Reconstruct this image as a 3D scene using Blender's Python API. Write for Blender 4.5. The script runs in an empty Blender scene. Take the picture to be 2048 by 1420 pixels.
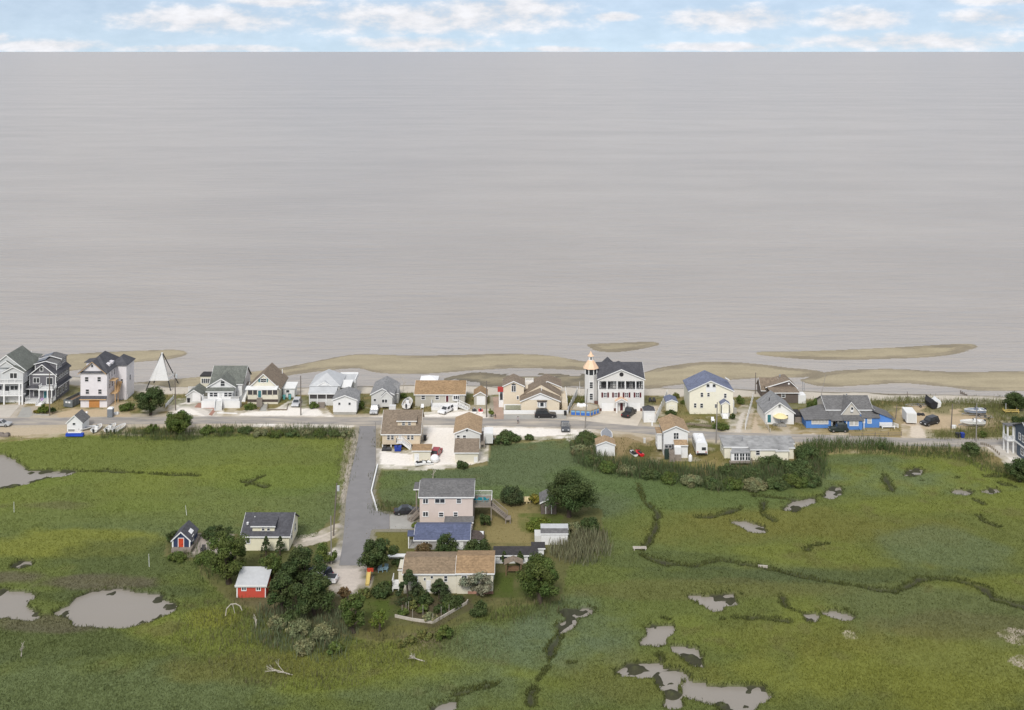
import bpy, math, random
import numpy as np
from mathutils import Vector
R=math.radians
sc=bpy.context.scene; col=sc.collection
rng=np.random.default_rng(7); random.seed(7)
# ---------------------------------------------------------------- camera, sky, sun, exposure
F=2200.0; HC=88.0; YH=103.0        # focal length in photo pixels, camera height in metres, horizon row
cd=bpy.data.cameras.new('camera'); cam=bpy.data.objects.new('camera',cd); col.objects.link(cam)
cam.location=(0,0,HC); cam.rotation_euler=(R(90),0,0)
cd.sensor_fit='HORIZONTAL'; cd.sensor_width=36; cd.lens=36*F/2048
cd.shift_y=-(710-YH)/2048; cd.clip_start=1; cd.clip_end=400000
sc.camera=cam
SUN_EL,SUN_AZ=44,192               # degrees; azimuth clockwise from the view direction (+Y)
w=bpy.data.worlds.new('World'); sc.world=w; w.use_nodes=True
nt=w.node_tree; nt.nodes.clear()
def N(t,**k):
    n=nt.nodes.new(t)
    for a,b in k.items(): setattr(n,a,b)
    return n
def M(op,a,b=None,c=None):
    n=N('ShaderNodeMath',operation=op)
    for i,v in enumerate((a,b,c)):
        if v is None: continue
        if isinstance(v,(int,float)): n.inputs[i].default_value=v
        else: nt.links.new(v,n.inputs[i])
    return n.outputs[0]
def build_sky():
    L=nt.links.new
    sky=N('ShaderNodeTexSky',sky_type='NISHITA'); sky.sun_disc=False
    sky.sun_elevation=R(SUN_EL); sky.sun_rotation=R(SUN_AZ); sky.air_density=1.0; sky.dust_density=.3; sky.ozone_density=2.0
    tc=N('ShaderNodeTexCoord'); D=tc.outputs['Generated']
    def V(op,a,b=None,c=None):
        n=N('ShaderNodeVectorMath',operation=op)
        for i,v in enumerate((a,b,c)):
            if v is None: continue
            if isinstance(v,tuple): n.inputs[i].default_value=v
            else: L(v,n.inputs[i])
        return n
    L(V('NORMALIZE',V('MULTIPLY_ADD',D,(1,1,.9),(0,0,.12)).outputs[0]).outputs[0],sky.inputs[0])
    sep=N('ShaderNodeSeparateXYZ'); L(D,sep.inputs[0]); x,y,z=sep.outputs
    az=M('ARCTAN2',x,y); cb=N('ShaderNodeCombineXYZ'); L(az,cb.inputs[0]); L(z,cb.inputs[1]); AE=cb.outputs[0]
    def noise(sz,scale,detail,rough,off=0):
        n=N('ShaderNodeTexNoise'); n.inputs['Scale'].default_value=scale; n.inputs['Detail'].default_value=detail; n.inputs['Roughness'].default_value=rough
        L(V('MULTIPLY_ADD',D,(1,1,sz),(0,0,off)).outputs[0],n.inputs['Vector']); return n.outputs['Fac']
    nz=noise(2.4,30,5,.6)
    nl=noise(2.2,4,2,.5,3.1)
    # cumulus seen low over the bay: (bearing, height above the horizon, half-width, half-height), then broken cover over the rest of the dome
    blobs=[(425,42,185,28),(870,38,300,34),(830,88,160,16),(1010,22,150,40),(1460,38,140,26),
           (1700,42,95,24),(1790,84,230,18),(1930,42,90,16),(1440,94,150,9),(150,92,120,12),(35,80,50,12),(430,97,190,8),(560,6,95,12),(1960,6,110,12),(1120,99,80,7),(1230,34,50,10)]
    acc=None
    for (bx,by,rx,ry) in blobs:
        a=(bx-1024)/F; e=(YH-by)/F; v=V('MULTIPLY_ADD',AE,(F/rx,F/ry,0),(-a*F/rx,-e*F/ry,0)).outputs[0]
        d=V('DOT_PRODUCT',v,v).outputs['Value']; acc=d if acc is None else M('MINIMUM',acc,d)
    acc=M('SUBTRACT',1.0,M('MINIMUM',acc,2.4))
    near=M('MULTIPLY_ADD',M('SUBTRACT',nz,.5),3.0,M('MULTIPLY',acc,.55))
    high=M('MULTIPLY_ADD',M('SUBTRACT',nl,.42),3.5,M('SUBTRACT',nz,.45))
    t=N('ShaderNodeMapRange',interpolation_type='SMOOTHSTEP'); L(z,t.inputs[0]); t.inputs[1].default_value=.055; t.inputs[2].default_value=.16
    mx=N('ShaderNodeMix'); L(t.outputs[0],mx.inputs[0]); L(near,mx.inputs[2]); L(high,mx.inputs[3])
    cov=N('ShaderNodeMapRange',interpolation_type='SMOOTHSTEP'); L(mx.outputs[0],cov.inputs[0]); cov.inputs[1].default_value=-.25; cov.inputs[2].default_value=.7; cov.inputs[3].default_value=.36; cov.inputs[4].default_value=.97
    cr=N('ShaderNodeMapRange'); L(nz,cr.inputs[0]); cr.inputs[1].default_value=.36; cr.inputs[2].default_value=.66; cr.inputs[3].default_value=CLOUD*.86; cr.inputs[4].default_value=CLOUD*1.12
    g=V('MULTIPLY',(.985,.985,1.02)); [L(cr.outputs[0],g.inputs[1])]
    mix=N('ShaderNodeMix',data_type='RGBA'); L(cov.outputs[0],mix.inputs[0]); L(sky.outputs[0],mix.inputs[6]); L(g.outputs[0],mix.inputs[7])
    bg=N('ShaderNodeBackground'); bg.inputs[1].default_value=SKY; L(mix.outputs[2],bg.inputs[0])
    out=N('ShaderNodeOutputWorld'); L(bg.outputs[0],out.inputs[0])
SKY=0.10; CLOUD=7.0
build_sky()
sd=bpy.data.lights.new('sun','SUN'); sd.energy=2.2; sd.angle=R(16); sd.color=(1,.96,.90)
so=bpy.data.objects.new('sun',sd); col.objects.link(so)
az=R(SUN_AZ); el=R(SUN_EL)
dirv=Vector((math.sin(az)*math.cos(el),math.cos(az)*math.cos(el),math.sin(el)))
so.rotation_euler=dirv.to_track_quat('Z','Y').to_euler(); so.location=(0,100,120)
sc.view_settings.view_transform='Standard'; sc.view_settings.look='None'; sc.view_settings.gamma=1; sc.view_settings.use_curve_mapping=False
sc.view_settings.exposure=0.30
sc.render.engine='CYCLES'

# ---------------------------------------------------------------- photo pixel -> place on the ground
CR={0:(0,0,1),1:(0,680,5.689),2:(340,680,5.12),3:(720,680,4.6545),4:(1120,680,5.26),5:(1440,680,5.072),6:(1740,680,4.897),
    7:(300,960,4.733),8:(700,930,3.8385),10:(0,860,2.844),11:(1180,860,2.359),12:(400,1160,2.438),13:(0,690,10.14),14:(150,690,10.14),
    15:(980,740,10.24),16:(1580,770,8.533),17:(640,1100,8.873),18:(1940,800,8.352)}
def P(c,x,y):
    a,b,s=CR[c]; return a+x/s,b+y/s
def G(x,y,h=0.0):
    Y=F*(HC-h)/(y-YH); return ((x-1024)*Y/F,Y,h)
def GP(c,x,y,h=0.0): return G(*P(c,x,y),h)

# ---------------------------------------------------------------- materials
MATS={}
def principled(name):
    m=bpy.data.materials.new(name); m.use_nodes=True; t=m.node_tree
    return m,t,t.nodes['Principled BSDF']
def mat(name,c,rough=.75,var=.12,scale=2.5,metal=0,spec=.3,kind=None,bump=0):
    """procedural paint/board/shingle: colour broken by two noises, optional board or course relief"""
    if name in MATS: return MATS[name]
    m,t,b=principled(name); L=t.links.new
    b.inputs['Roughness'].default_value=rough; b.inputs['Metallic'].default_value=metal; b.inputs['Specular IOR Level'].default_value=spec
    tc=t.nodes.new('ShaderNodeTexCoord')
    n1=t.nodes.new('ShaderNodeTexNoise'); n1.inputs['Scale'].default_value=scale; n1.inputs['Detail'].default_value=6; n1.inputs['Roughness'].default_value=.65
    L(tc.outputs['Object'],n1.inputs['Vector'])
    n2=t.nodes.new('ShaderNodeTexNoise'); n2.inputs['Scale'].default_value=.35; n2.inputs['Detail'].default_value=3
    L(tc.outputs['Object'],n2.inputs['Vector'])
    ad=t.nodes.new('ShaderNodeMath'); ad.operation='ADD'; L(n1.outputs['Fac'],ad.inputs[0]); L(n2.outputs['Fac'],ad.inputs[1])
    mr=t.nodes.new('ShaderNodeMapRange'); L(ad.outputs[0],mr.inputs[0]); mr.inputs[1].default_value=.65; mr.inputs[2].default_value=1.35
    mr.inputs[3].default_value=1-var; mr.inputs[4].default_value=1+var
    fac=mr.outputs[0]; hgt=n1.outputs['Fac']
    if kind in('siding','shingle','boards'):
        wv=t.nodes.new('ShaderNodeTexWave'); wv.wave_type='BANDS'; wv.bands_direction='X' if kind=='boards' else 'Z'; wv.wave_profile='SAW'
        wv.inputs['Scale'].default_value={'siding':1.6,'shingle':2.2,'boards':1.4}[kind]; wv.inputs['Distortion'].default_value=.15 if kind!='shingle' else .8
        L(tc.outputs['Object'],wv.inputs['Vector'])
        mr2=t.nodes.new('ShaderNodeMapRange'); L(wv.outputs['Fac'],mr2.inputs[0]); mr2.inputs[3].default_value=.93 if kind!='shingle' else .88; mr2.inputs[4].default_value=1.03
        mu=t.nodes.new('ShaderNodeMath'); mu.operation='MULTIPLY'; L(fac,mu.inputs[0]); L(mr2.outputs[0],mu.inputs[1]); fac=mu.outputs[0]; hgt=wv.outputs['Fac']
        bump=bump or .25
    if kind=='shingle':
        vo=t.nodes.new('ShaderNodeTexVoronoi'); vo.inputs['Scale'].default_value=3.2; L(tc.outputs['Object'],vo.inputs['Vector'])
        sp=t.nodes.new('ShaderNodeSeparateColor'); L(vo.outputs['Color'],sp.inputs[0])
        mr3=t.nodes.new('ShaderNodeMapRange'); L(sp.outputs[0],mr3.inputs[0]); mr3.inputs[3].default_value=.82; mr3.inputs[4].default_value=1.18
        mu=t.nodes.new('ShaderNodeMath'); mu.operation='MULTIPLY'; L(fac,mu.inputs[0]); L(mr3.outputs[0],mu.inputs[1]); fac=mu.outputs[0]
    mx=t.nodes.new('ShaderNodeMix'); mx.data_type='RGBA'; mx.blend_type='MULTIPLY'; mx.inputs[0].default_value=1
    mx.inputs[6].default_value=(*c,1); cb=t.nodes.new('ShaderNodeCombineXYZ'); [L(fac,cb.inputs[i]) for i in range(3)]; L(cb.outputs[0],mx.inputs[7])
    L(mx.outputs[2],b.inputs['Base Color'])
    if bump:
        bp=t.nodes.new('ShaderNodeBump'); bp.inputs['Strength'].default_value=bump; bp.inputs['Distance'].default_value=.03; L(hgt,bp.inputs['Height']); L(bp.outputs[0],b.inputs['Normal'])
    MATS[name]=m; return m
def vcol_mat(name,noise=(),rough=.95,trans=0,bump=0,bscale=4,spec=.1):
    """colour from the point attribute 'Col', broken by world-space noise; noise=((scale,amount),...)"""
    m,t,b=principled(name); L=t.links.new
    at=t.nodes.new('ShaderNodeAttribute'); at.attribute_name='Col'; c=at.outputs['Color']
    ge=t.nodes.new('ShaderNodeNewGeometry')
    for (s,a,st) in noise:
        mp=t.nodes.new('ShaderNodeMapping'); mp.inputs['Scale'].default_value=(s*st,s,s); L(ge.outputs['Position'],mp.inputs[0])
        n=t.nodes.new('ShaderNodeTexNoise'); n.inputs['Scale'].default_value=1; n.inputs['Detail'].default_value=5; n.inputs['Roughness'].default_value=.7; L(mp.outputs[0],n.inputs['Vector'])
        mr=t.nodes.new('ShaderNodeMapRange'); L(n.outputs['Fac'],mr.inputs[0]); mr.inputs[1].default_value=.3; mr.inputs[2].default_value=.7; mr.inputs[3].default_value=1-a; mr.inputs[4].default_value=1+a
        cb=t.nodes.new('ShaderNodeCombineXYZ'); [L(mr.outputs[0],cb.inputs[i]) for i in range(3)]
        mx=t.nodes.new('ShaderNodeMix'); mx.data_type='RGBA'; mx.blend_type='MULTIPLY'; mx.inputs[0].default_value=1; L(c,mx.inputs[6]); L(cb.outputs[0],mx.inputs[7]); c=mx.outputs[2]
    L(c,b.inputs['Base Color']); b.inputs['Roughness'].default_value=rough; b.inputs['Specular IOR Level'].default_value=spec
    if bump:
        n=t.nodes.new('ShaderNodeTexNoise'); n.inputs['Scale'].default_value=bscale; n.inputs['Detail'].default_value=6; L(ge.outputs['Position'],n.inputs['Vector'])
        bp=t.nodes.new('ShaderNodeBump'); bp.inputs['Strength'].default_value=bump; bp.inputs['Distance'].default_value=.15; L(n.outputs['Fac'],bp.inputs['Height']); L(bp.outputs[0],b.inputs['Normal'])
    if trans:
        tr=t.nodes.new('ShaderNodeBsdfTranslucent'); L(c,tr.inputs[0]); ms=t.nodes.new('ShaderNodeMixShader'); ms.inputs[0].default_value=trans
        L(b.outputs[0],ms.inputs[1]); L(tr.outputs[0],ms.inputs[2]); L(ms.outputs[0],t.nodes['Material Output'].inputs[0])
    MATS[name]=m; return m
GROUND=vcol_mat('ground_soil',((1.6,.10,1),(6,.09,1)),bump=.35,bscale=3)
BLADE=vcol_mat('grass_blades',((.7,.12,.5),),rough=.8,trans=.25)
LEAF=vcol_mat('leaf_green',((1.2,.2,1),),rough=.65,trans=.25,spec=.25)
def water_mat(name,c,sx,bump,spec,rough):
    m,t,b=principled(name); L=t.links.new
    b.inputs['Roughness'].default_value=rough; b.inputs['IOR'].default_value=1.333; b.inputs['Specular IOR Level'].default_value=spec
    ge=t.nodes.new('ShaderNodeNewGeometry')
    def nz(scx,scy,detail,dist=0):
        mp=t.nodes.new('ShaderNodeMapping'); mp.inputs['Scale'].default_value=(scx,scy,1); mp.inputs['Rotation'].default_value=(0,0,R(4)); L(ge.outputs['Position'],mp.inputs[0])
        n=t.nodes.new('ShaderNodeTexNoise'); n.inputs['Scale'].default_value=1; n.inputs['Detail'].default_value=detail; n.inputs['Roughness'].default_value=.6; n.inputs['Distortion'].default_value=dist; L(mp.outputs[0],n.inputs['Vector']); return n.outputs['Fac']
    a=nz(.05*sx,.22,6,.5); b2=nz(.012,.02,3); c2=nz(.0012,.012,3)
    # muddy streaks of silt in the water itself
    ad=t.nodes.new('ShaderNodeMath'); ad.operation='ADD'; L(b2,ad.inputs[0]); L(c2,ad.inputs[1])
    mr=t.nodes.new('ShaderNodeMapRange'); L(ad.outputs[0],mr.inputs[0]); mr.inputs[1].default_value=.75; mr.inputs[2].default_value=1.3; mr.inputs[3].default_value=.93; mr.inputs[4].default_value=1.07
    cb=t.nodes.new('ShaderNodeCombineXYZ'); [L(mr.outputs[0],cb.inputs[i]) for i in range(3)]
    mx=t.nodes.new('ShaderNodeMix'); mx.data_type='RGBA'; mx.blend_type='MULTIPLY'; mx.inputs[0].default_value=1; mx.inputs[6].default_value=(*c,1); L(cb.outputs[0],mx.inputs[7]); L(mx.outputs[2],b.inputs['Base Color'])
    bp=t.nodes.new('ShaderNodeBump'); bp.inputs['Strength'].default_value=bump; bp.inputs['Distance'].default_value=1.1; L(a,bp.inputs['Height']); L(bp.outputs[0],b.inputs['Normal'])
    MATS[name]=m; return m
BAY=water_mat('bay_silt_water',(.385,.348,.308),1,1.0,.33,.26)
PONDW=water_mat('pond_silt_water',(.27,.245,.21),3,.10,.35,.2)
WHITE=mat('white_paint',(.78,.78,.77),.6,.05,1.5)
GLASS=mat('window_glass',(.045,.05,.055),.12,.3,.8,spec=.5)
ASPH=mat('asphalt',(.225,.218,.216),.9,.10,.6)
def two_tone(name,c1,c2,sx,sy,lo,hi,rough=.92):
    m,t,b=principled(name); L=t.links.new; ge=t.nodes.new('ShaderNodeNewGeometry'); mp=t.nodes.new('ShaderNodeMapping'); mp.inputs['Scale'].default_value=(sx,sy,1); L(ge.outputs['Position'],mp.inputs[0])
    n=t.nodes.new('ShaderNodeTexNoise'); n.inputs['Scale'].default_value=1; n.inputs['Detail'].default_value=7; n.inputs['Roughness'].default_value=.65; L(mp.outputs[0],n.inputs['Vector'])
    r=t.nodes.new('ShaderNodeMapRange'); L(n.outputs['Fac'],r.inputs[0]); r.inputs[1].default_value=lo; r.inputs[2].default_value=hi
    mx=t.nodes.new('ShaderNodeMix'); mx.data_type='RGBA'; L(r.outputs[0],mx.inputs[0]); mx.inputs[6].default_value=(*c1,1); mx.inputs[7].default_value=(*c2,1); L(mx.outputs[2],b.inputs['Base Color']); b.inputs['Roughness'].default_value=rough; b.inputs['Specular IOR Level'].default_value=.2; MATS[name]=m; return m
ASPHM=two_tone('sandy_asphalt',(.27,.255,.24),(.47,.415,.34),.12,.5,.38,.70)
CONC=mat('concrete',(.52,.48,.42),.9,.10,.8,bump=.15)
CONCG=mat('grey_concrete',(.36,.35,.32),.9,.12,.8,bump=.15)
WOOD=mat('weathered_wood',(.26,.225,.19),.85,.22,3,kind='boards')
POLE=mat('pole_wood',(.17,.145,.125),.9,.2,3)
TIMBER=mat('timber_edge',(.22,.185,.14),.9,.25,3)
DARKM=mat('dark_metal',(.035,.036,.038),.45,.1,3)
TYRE=mat('tyre_rubber',(.022,.022,.022),.85,.1,3)
RIM=mat('wheel_alloy',(.35,.35,.36),.35,.05,3,metal=.7)
LAMPW=mat('headlight_glass',(.7,.72,.74),.15,.03,3,spec=.6)
LAMPR=mat('taillight_red',(.45,.02,.02),.2,.03,3,spec=.6)
BARK=mat('bark',(.085,.065,.05),.95,.25,5,bump=.4)
DEADW=mat('bleached_wood',(.46,.42,.36),.9,.2,3)
GALV=mat('galvanised_steel',(.42,.43,.44),.4,.1,3,metal=.6)

# ---------------------------------------------------------------- object helpers
def props(o,label=None,cat=None,group=None,kind=None):
    if label: o['label']=label
    if cat: o['category']=cat
    if group: o['group']=group
    if kind: o['kind']=kind
    return o
def thing(name,label,cat,loc=(0,0,0),rz=0,group=None):
    o=bpy.data.objects.new(name,None); col.objects.link(o); o.empty_display_size=.3
    o.location=loc; o.rotation_euler=(0,0,rz); return props(o,label,cat,group)
class MB:
    def __init__(s): s.v=[]; s.f=[]
    def add(s,vs,fs):
        k=len(s.v); s.v+= [tuple(a) for a in vs]; s.f+=[tuple(i+k for i in f) for f in fs]; return s
    def box(s,x0,x1,y0,y1,z0,z1):
        if x0>x1: x0,x1=x1,x0
        if y0>y1: y0,y1=y1,y0
        if z0>z1: z0,z1=z1,z0
        return s.add([(x0,y0,z0),(x1,y0,z0),(x1,y1,z0),(x0,y1,z0),(x0,y0,z1),(x1,y0,z1),(x1,y1,z1),(x0,y1,z1)],
            [(0,3,2,1),(4,5,6,7),(0,1,5,4),(1,2,6,5),(2,3,7,6),(3,0,4,7)])
    def prism(s,poly,a,b,axis='y'):
        n=len(poly)
        if axis=='y': A=[(p,a,q) for p,q in poly]; B=[(p,b,q) for p,q in poly]
        elif axis=='x': A=[(a,p,q) for p,q in poly]; B=[(b,p,q) for p,q in poly]
        else: A=[(p,q,a) for p,q in poly]; B=[(p,q,b) for p,q in poly]
        return s.add(A+B,[tuple(range(n)),tuple(range(2*n-1,n-1,-1))]+[(i,i+n,(i+1)%n+n,(i+1)%n) for i in range(n)])
    def slab(s,pts,t):
        n=len(pts); low=[(p[0],p[1],p[2]-t) for p in pts]
        return s.add(list(pts)+low,[tuple(range(n)),tuple(range(2*n-1,n-1,-1))]+[(i,(i+1)%n,(i+1)%n+n,i+n) for i in range(n)])
    def tube(s,p0,p1,r0,r1=None,n=6,cap=True):
        r1=r0 if r1 is None else r1
        p0=Vector(p0); p1=Vector(p1); d=(p1-p0); 
        if d.length<1e-6: return s
        d.normalize(); u=d.orthogonal().normalized(); w=d.cross(u)
        a=[p0+(u*math.cos(2*math.pi*i/n)+w*math.sin(2*math.pi*i/n))*r0 for i in range(n)]
        b=[p1+(u*math.cos(2*math.pi*i/n)+w*math.sin(2*math.pi*i/n))*r1 for i in range(n)]
        f=[(i,(i+1)%n,(i+1)%n+n,i+n) for i in range(n)]
        if cap: f+=[tuple(range(n-1,-1,-1)),tuple(range(n,2*n))]
        return s.add(a+b,f)
    def bar(s,p0,p1,w,h):
        p0=Vector(p0); p1=Vector(p1); d=(p1-p0).normalized(); up=Vector((0,0,1)) if abs(d.z)<.95 else Vector((0,1,0))
        r=d.cross(up).normalized(); q=r.cross(d)
        A=[p+r*a*w/2+q*b*h/2 for p in(p0,p1) for a,b in((-1,-1),(1,-1),(1,1),(-1,1))]
        return s.add(A,[(3,2,1,0),(4,5,6,7),(0,1,5,4),(1,2,6,5),(2,3,7,6),(3,0,4,7)])
    def loft(s,rings,closed=True,caps=True):
        n=len(rings[0]); k=len(rings)
        f=[]
        for j in range(k-1):
            for i in range(n if closed else n-1): f.append((j*n+i,j*n+(i+1)%n,(j+1)*n+(i+1)%n,(j+1)*n+i))
        if caps: f+=[tuple(range(n-1,-1,-1)),tuple(range((k-1)*n,k*n))]
        return s.add([p for r in rings for p in r],f)
    def build(s,name,m,parent=None,smooth=False,loc=None,rz=0):
        me=bpy.data.meshes.new(name); me.from_pydata(s.v,[],s.f); me.validate()
        import bmesh
        bm=bmesh.new(); bm.from_mesh(me); bmesh.ops.recalc_face_normals(bm,faces=bm.faces); bm.to_mesh(me); bm.free()
        if smooth: me.polygons.foreach_set('use_smooth',[True]*len(me.polygons))
        me.materials.append(m); o=bpy.data.objects.new(name,me); col.objects.link(o)
        if parent: o.parent=parent
        if loc: o.location=loc
        o.rotation_euler.z=rz
        return o
def np_mesh(name,v,f,colr,m,parent=None,smooth=False):
    """mesh from numpy arrays: v (n,3), f (k,3 or 4), colr (n,3)"""
    me=bpy.data.meshes.new(name); n=len(v); k,q=f.shape
    me.vertices.add(n); me.vertices.foreach_set('co',np.ascontiguousarray(v,dtype=np.float32).ravel())
    me.loops.add(k*q); me.loops.foreach_set('vertex_index',np.ascontiguousarray(f,dtype=np.int32).ravel())
    me.polygons.add(k); me.polygons.foreach_set('loop_start',np.arange(0,k*q,q,dtype=np.int32)); me.polygons.foreach_set('loop_total',np.full(k,q,dtype=np.int32))
    if smooth: me.polygons.foreach_set('use_smooth',np.ones(k,dtype=bool))
    me.update(calc_edges=True)
    if colr is not None:
        a=me.attributes.new('Col','FLOAT_COLOR','POINT'); c4=np.ones((n,4),dtype=np.float32); c4[:,:3]=np.clip(colr,0,1); a.data.foreach_set('color',c4.ravel())
    me.materials.append(m); o=bpy.data.objects.new(name,me); col.objects.link(o)
    if parent: o.parent=parent
    return o
# ---------------------------------------------------------------- terrain
def vnoise(x,y,s,seed=0):
    g=np.random.default_rng(seed).random((256,256)); u=x/s; v=y/s; i=np.floor(u).astype(int); j=np.floor(v).astype(int); a=u-i; b=v-j
    a=a*a*(3-2*a); b=b*b*(3-2*b); i0=i%256; i1=(i+1)%256; j0=j%256; j1=(j+1)%256
    return (g[i0,j0]*(1-a)+g[i1,j0]*a)*(1-b)+(g[i0,j1]*(1-a)+g[i1,j1]*a)*b
def fbm(x,y,s,seed=0,o=4):
    r=0; a=1; t=0
    for k in range(o): r=r+a*vnoise(x+31*k,y-17*k,s/2**k,seed+k); t+=a; a*=.55
    return r/t
def seg_dist(x,y,pts,closed=False):
    d=np.full(x.shape,1e9)
    for k in range(len(pts)-(0 if closed else 1)):
        ax,ay=pts[k][:2]; bx,by=pts[(k+1)%len(pts)][:2]; dx,dy=bx-ax,by-ay; L=dx*dx+dy*dy+1e-12
        t=np.clip(((x-ax)*dx+(y-ay)*dy)/L,0,1); d=np.minimum(d,np.hypot(x-ax-t*dx,y-ay-t*dy))
    return d
def inside(x,y,pts):
    r=np.zeros(x.shape,bool); n=len(pts)
    for k in range(n):
        ax,ay=pts[k][:2]; bx,by=pts[(k+1)%n][:2]
        if ay==by: continue
        c=((ay>y)!=(by>y))&(x<(bx-ax)*(y-ay)/(by-ay)+ax); r^=c
    return r
def sdf(x,y,pts,m=4.0):
    """signed distance, positive inside, computed only near the polygon"""
    a=np.array([p[:2] for p in pts]); lo=a.min(0)-m; hi=a.max(0)+m
    k=(x>lo[0])&(x<hi[0])&(y>lo[1])&(y<hi[1]); r=np.full(x.shape,-m)
    xs,ys=x[k],y[k]; d=seg_dist(xs,ys,pts,True); d=np.where(inside(xs,ys,pts),d,-d); r[k]=np.maximum(d,-m); return r
def sm(t,a,b):
    t=np.clip((t-a)/(b-a),0,1); return t*t*(3-2*t)
ST=.45; X0,X1,Y0,Y1=-190,190,118,308
nx=int((X1-X0)/ST)+1; ny=int((Y1-Y0)/ST)+1
gx,gy=np.meshgrid(np.linspace(X0,X1,nx),np.linspace(Y0,Y1,ny)); gx=gx.ravel(); gy=gy.ravel()
MZ=-.32; WZ=-.62; PZ=-.80                                           # marsh level, water level
PL=lambda c,pts,h=0:[GP(c,a,b,h) for a,b in pts]
wob=(fbm(gx,gy,2.2,50,3)-.5)*2; wob2=(fbm(gx,gy,7,60,3)-.5)*2
# dry land: the barrier beach strip and the settled point beside the side street
land_polys=[PL(0,[(-700,885),(0,880),(140,868),(240,866),(340,868),(480,862),(600,866),(712,872),(702,930),(694,985),(690,1010),(640,1075),(560,1085),(480,1072),(400,1066),(345,1075),
   (340,1105),(400,1115),(420,1150),(470,1195),(540,1222),(640,1245),(690,1262),(760,1275),(860,1262),(930,1235),(1000,1205),(1110,1195),(1125,1130),(1190,1080),(1195,1020),(1120,1000),
   (1000,1000),(830,1012),(760,1018),(747,985),(754,935),(900,934),(968,926),(972,884),(1060,880),(1145,874),(1165,892),(1190,925),(1300,940),(1420,950),(1560,958),(1630,945),(1640,905),(1780,897),
   (1925,897),(1960,920),(1990,935),(2048,950),(2900,970),(2900,690),(-700,690)])]
ld=np.full(gx.shape,-9.);
for p in land_polys: ld=np.maximum(ld,sdf(gx,gy,p,9))
land=sm(ld+wob*.5,-1.0,.6)
tuss=(fbm(gx,gy,1.3,80,3)-.5)*.16+(fbm(gx,gy,9,90,3)-.5)*.14
gz=np.where(True,(MZ+tuss)*(1-land),0)
# beach slope to the bay
shore=lambda x:np.interp(x,[p[0] for p in SH],[p[1] for p in SH])
SH=[G(a,b,WZ) for a,b in[(-600,750),(0,752),(150,754),(255,764),(340,773),(560,776),(740,772),(880,768),(1000,775),(1180,776),(1330,776),(1480,778),(1600,782),(1760,786),(1900,790),(2048,795),(2700,800)]]
sd_=shore(gx)-gy+wob2*1.2                                   # metres landward of the waterline
bz=np.interp(sd_,[-14,-5,0,2.5,9],[-1.5,-.95,WZ,-.28,0])
beach=sm(-sd_,-9,-6.5)
gz=np.where(sd_<9,np.minimum(gz,bz),gz)
# pools and creeks cut into the marsh
pools=[PL(10,q,MZ) for q in [
 [(-500,120),(0,140),(60,165),(105,205),(150,228),(260,232),(415,235),(370,252),(270,262),(160,295),(60,318),(0,322),(-500,360)],
 [(-500,900),(0,915),(90,918),(160,930),(180,940),(115,985),(130,1010),(190,1040),(190,1065),(80,1048),(0,1050),(-500,1060)],
 [(335,1030),(420,990),(455,945),(545,918),(660,905),(760,925),(885,938),(905,965),(975,985),(970,1015),(940,1030),(840,1070),(740,1100),(620,1105),(450,1092),(440,1055),(380,1045)],
 [(92,768),(130,748),(155,745),(150,765),(120,772)]]]
pools+=[PL(11,q,MZ) for q in [
 [(485,780),(545,790),(660,776),(668,815),(610,815),(600,840),(570,828),(540,808)],
 [(288,930),(372,926),(366,945),(332,972),(325,1003),(260,998),(298,960)],
 [(408,1020),(480,1030),(500,1060),(507,1103),(470,1078),(430,1042)],
 [(150,1138),(200,1110),(310,1102),(345,1130),(405,1135),(440,1152),(395,1165),(385,1215),(405,1245),(400,1295),(385,1290),(390,1250),(345,1195),(330,1155),(260,1150)],
 [(470,1190),(520,1195),(525,1212),(640,1215),(800,1212),(822,1250),(760,1282),(730,1325),(720,1400),(640,1400),(655,1318),(600,1282),(540,1262),(468,1242)],
 [(930,372),(965,340),(1045,322),(1040,335),(985,355),(960,375)],[(1120,312),(1135,285),(1168,268),(1165,295),(1135,315)],
 [(690,432),(735,432),(800,452),(812,472),(770,472),(735,450)],[(1725,292),(1740,282),(1785,285),(1760,296)],[(1870,286),(1905,276),(1912,284),(1880,292)],
 [(1500,210),(1525,185),(1550,182),(1545,200),(1515,212)],[(1125,860),(1160,858),(1218,876),(1205,884),(1160,872)],[(1030,870),(1055,868),(1046,890)]]]
pools+=[PL(12,q,MZ) for q in [[(1775,150),(1830,156),(1885,140),(1892,152),(1840,168),(1790,166)],[(1762,225),(1800,195),(1815,190),(1795,225),(1770,235)],[(1145,640),(1160,622),(1225,598),(1222,612),(1180,632),(1150,655)]]]
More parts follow.
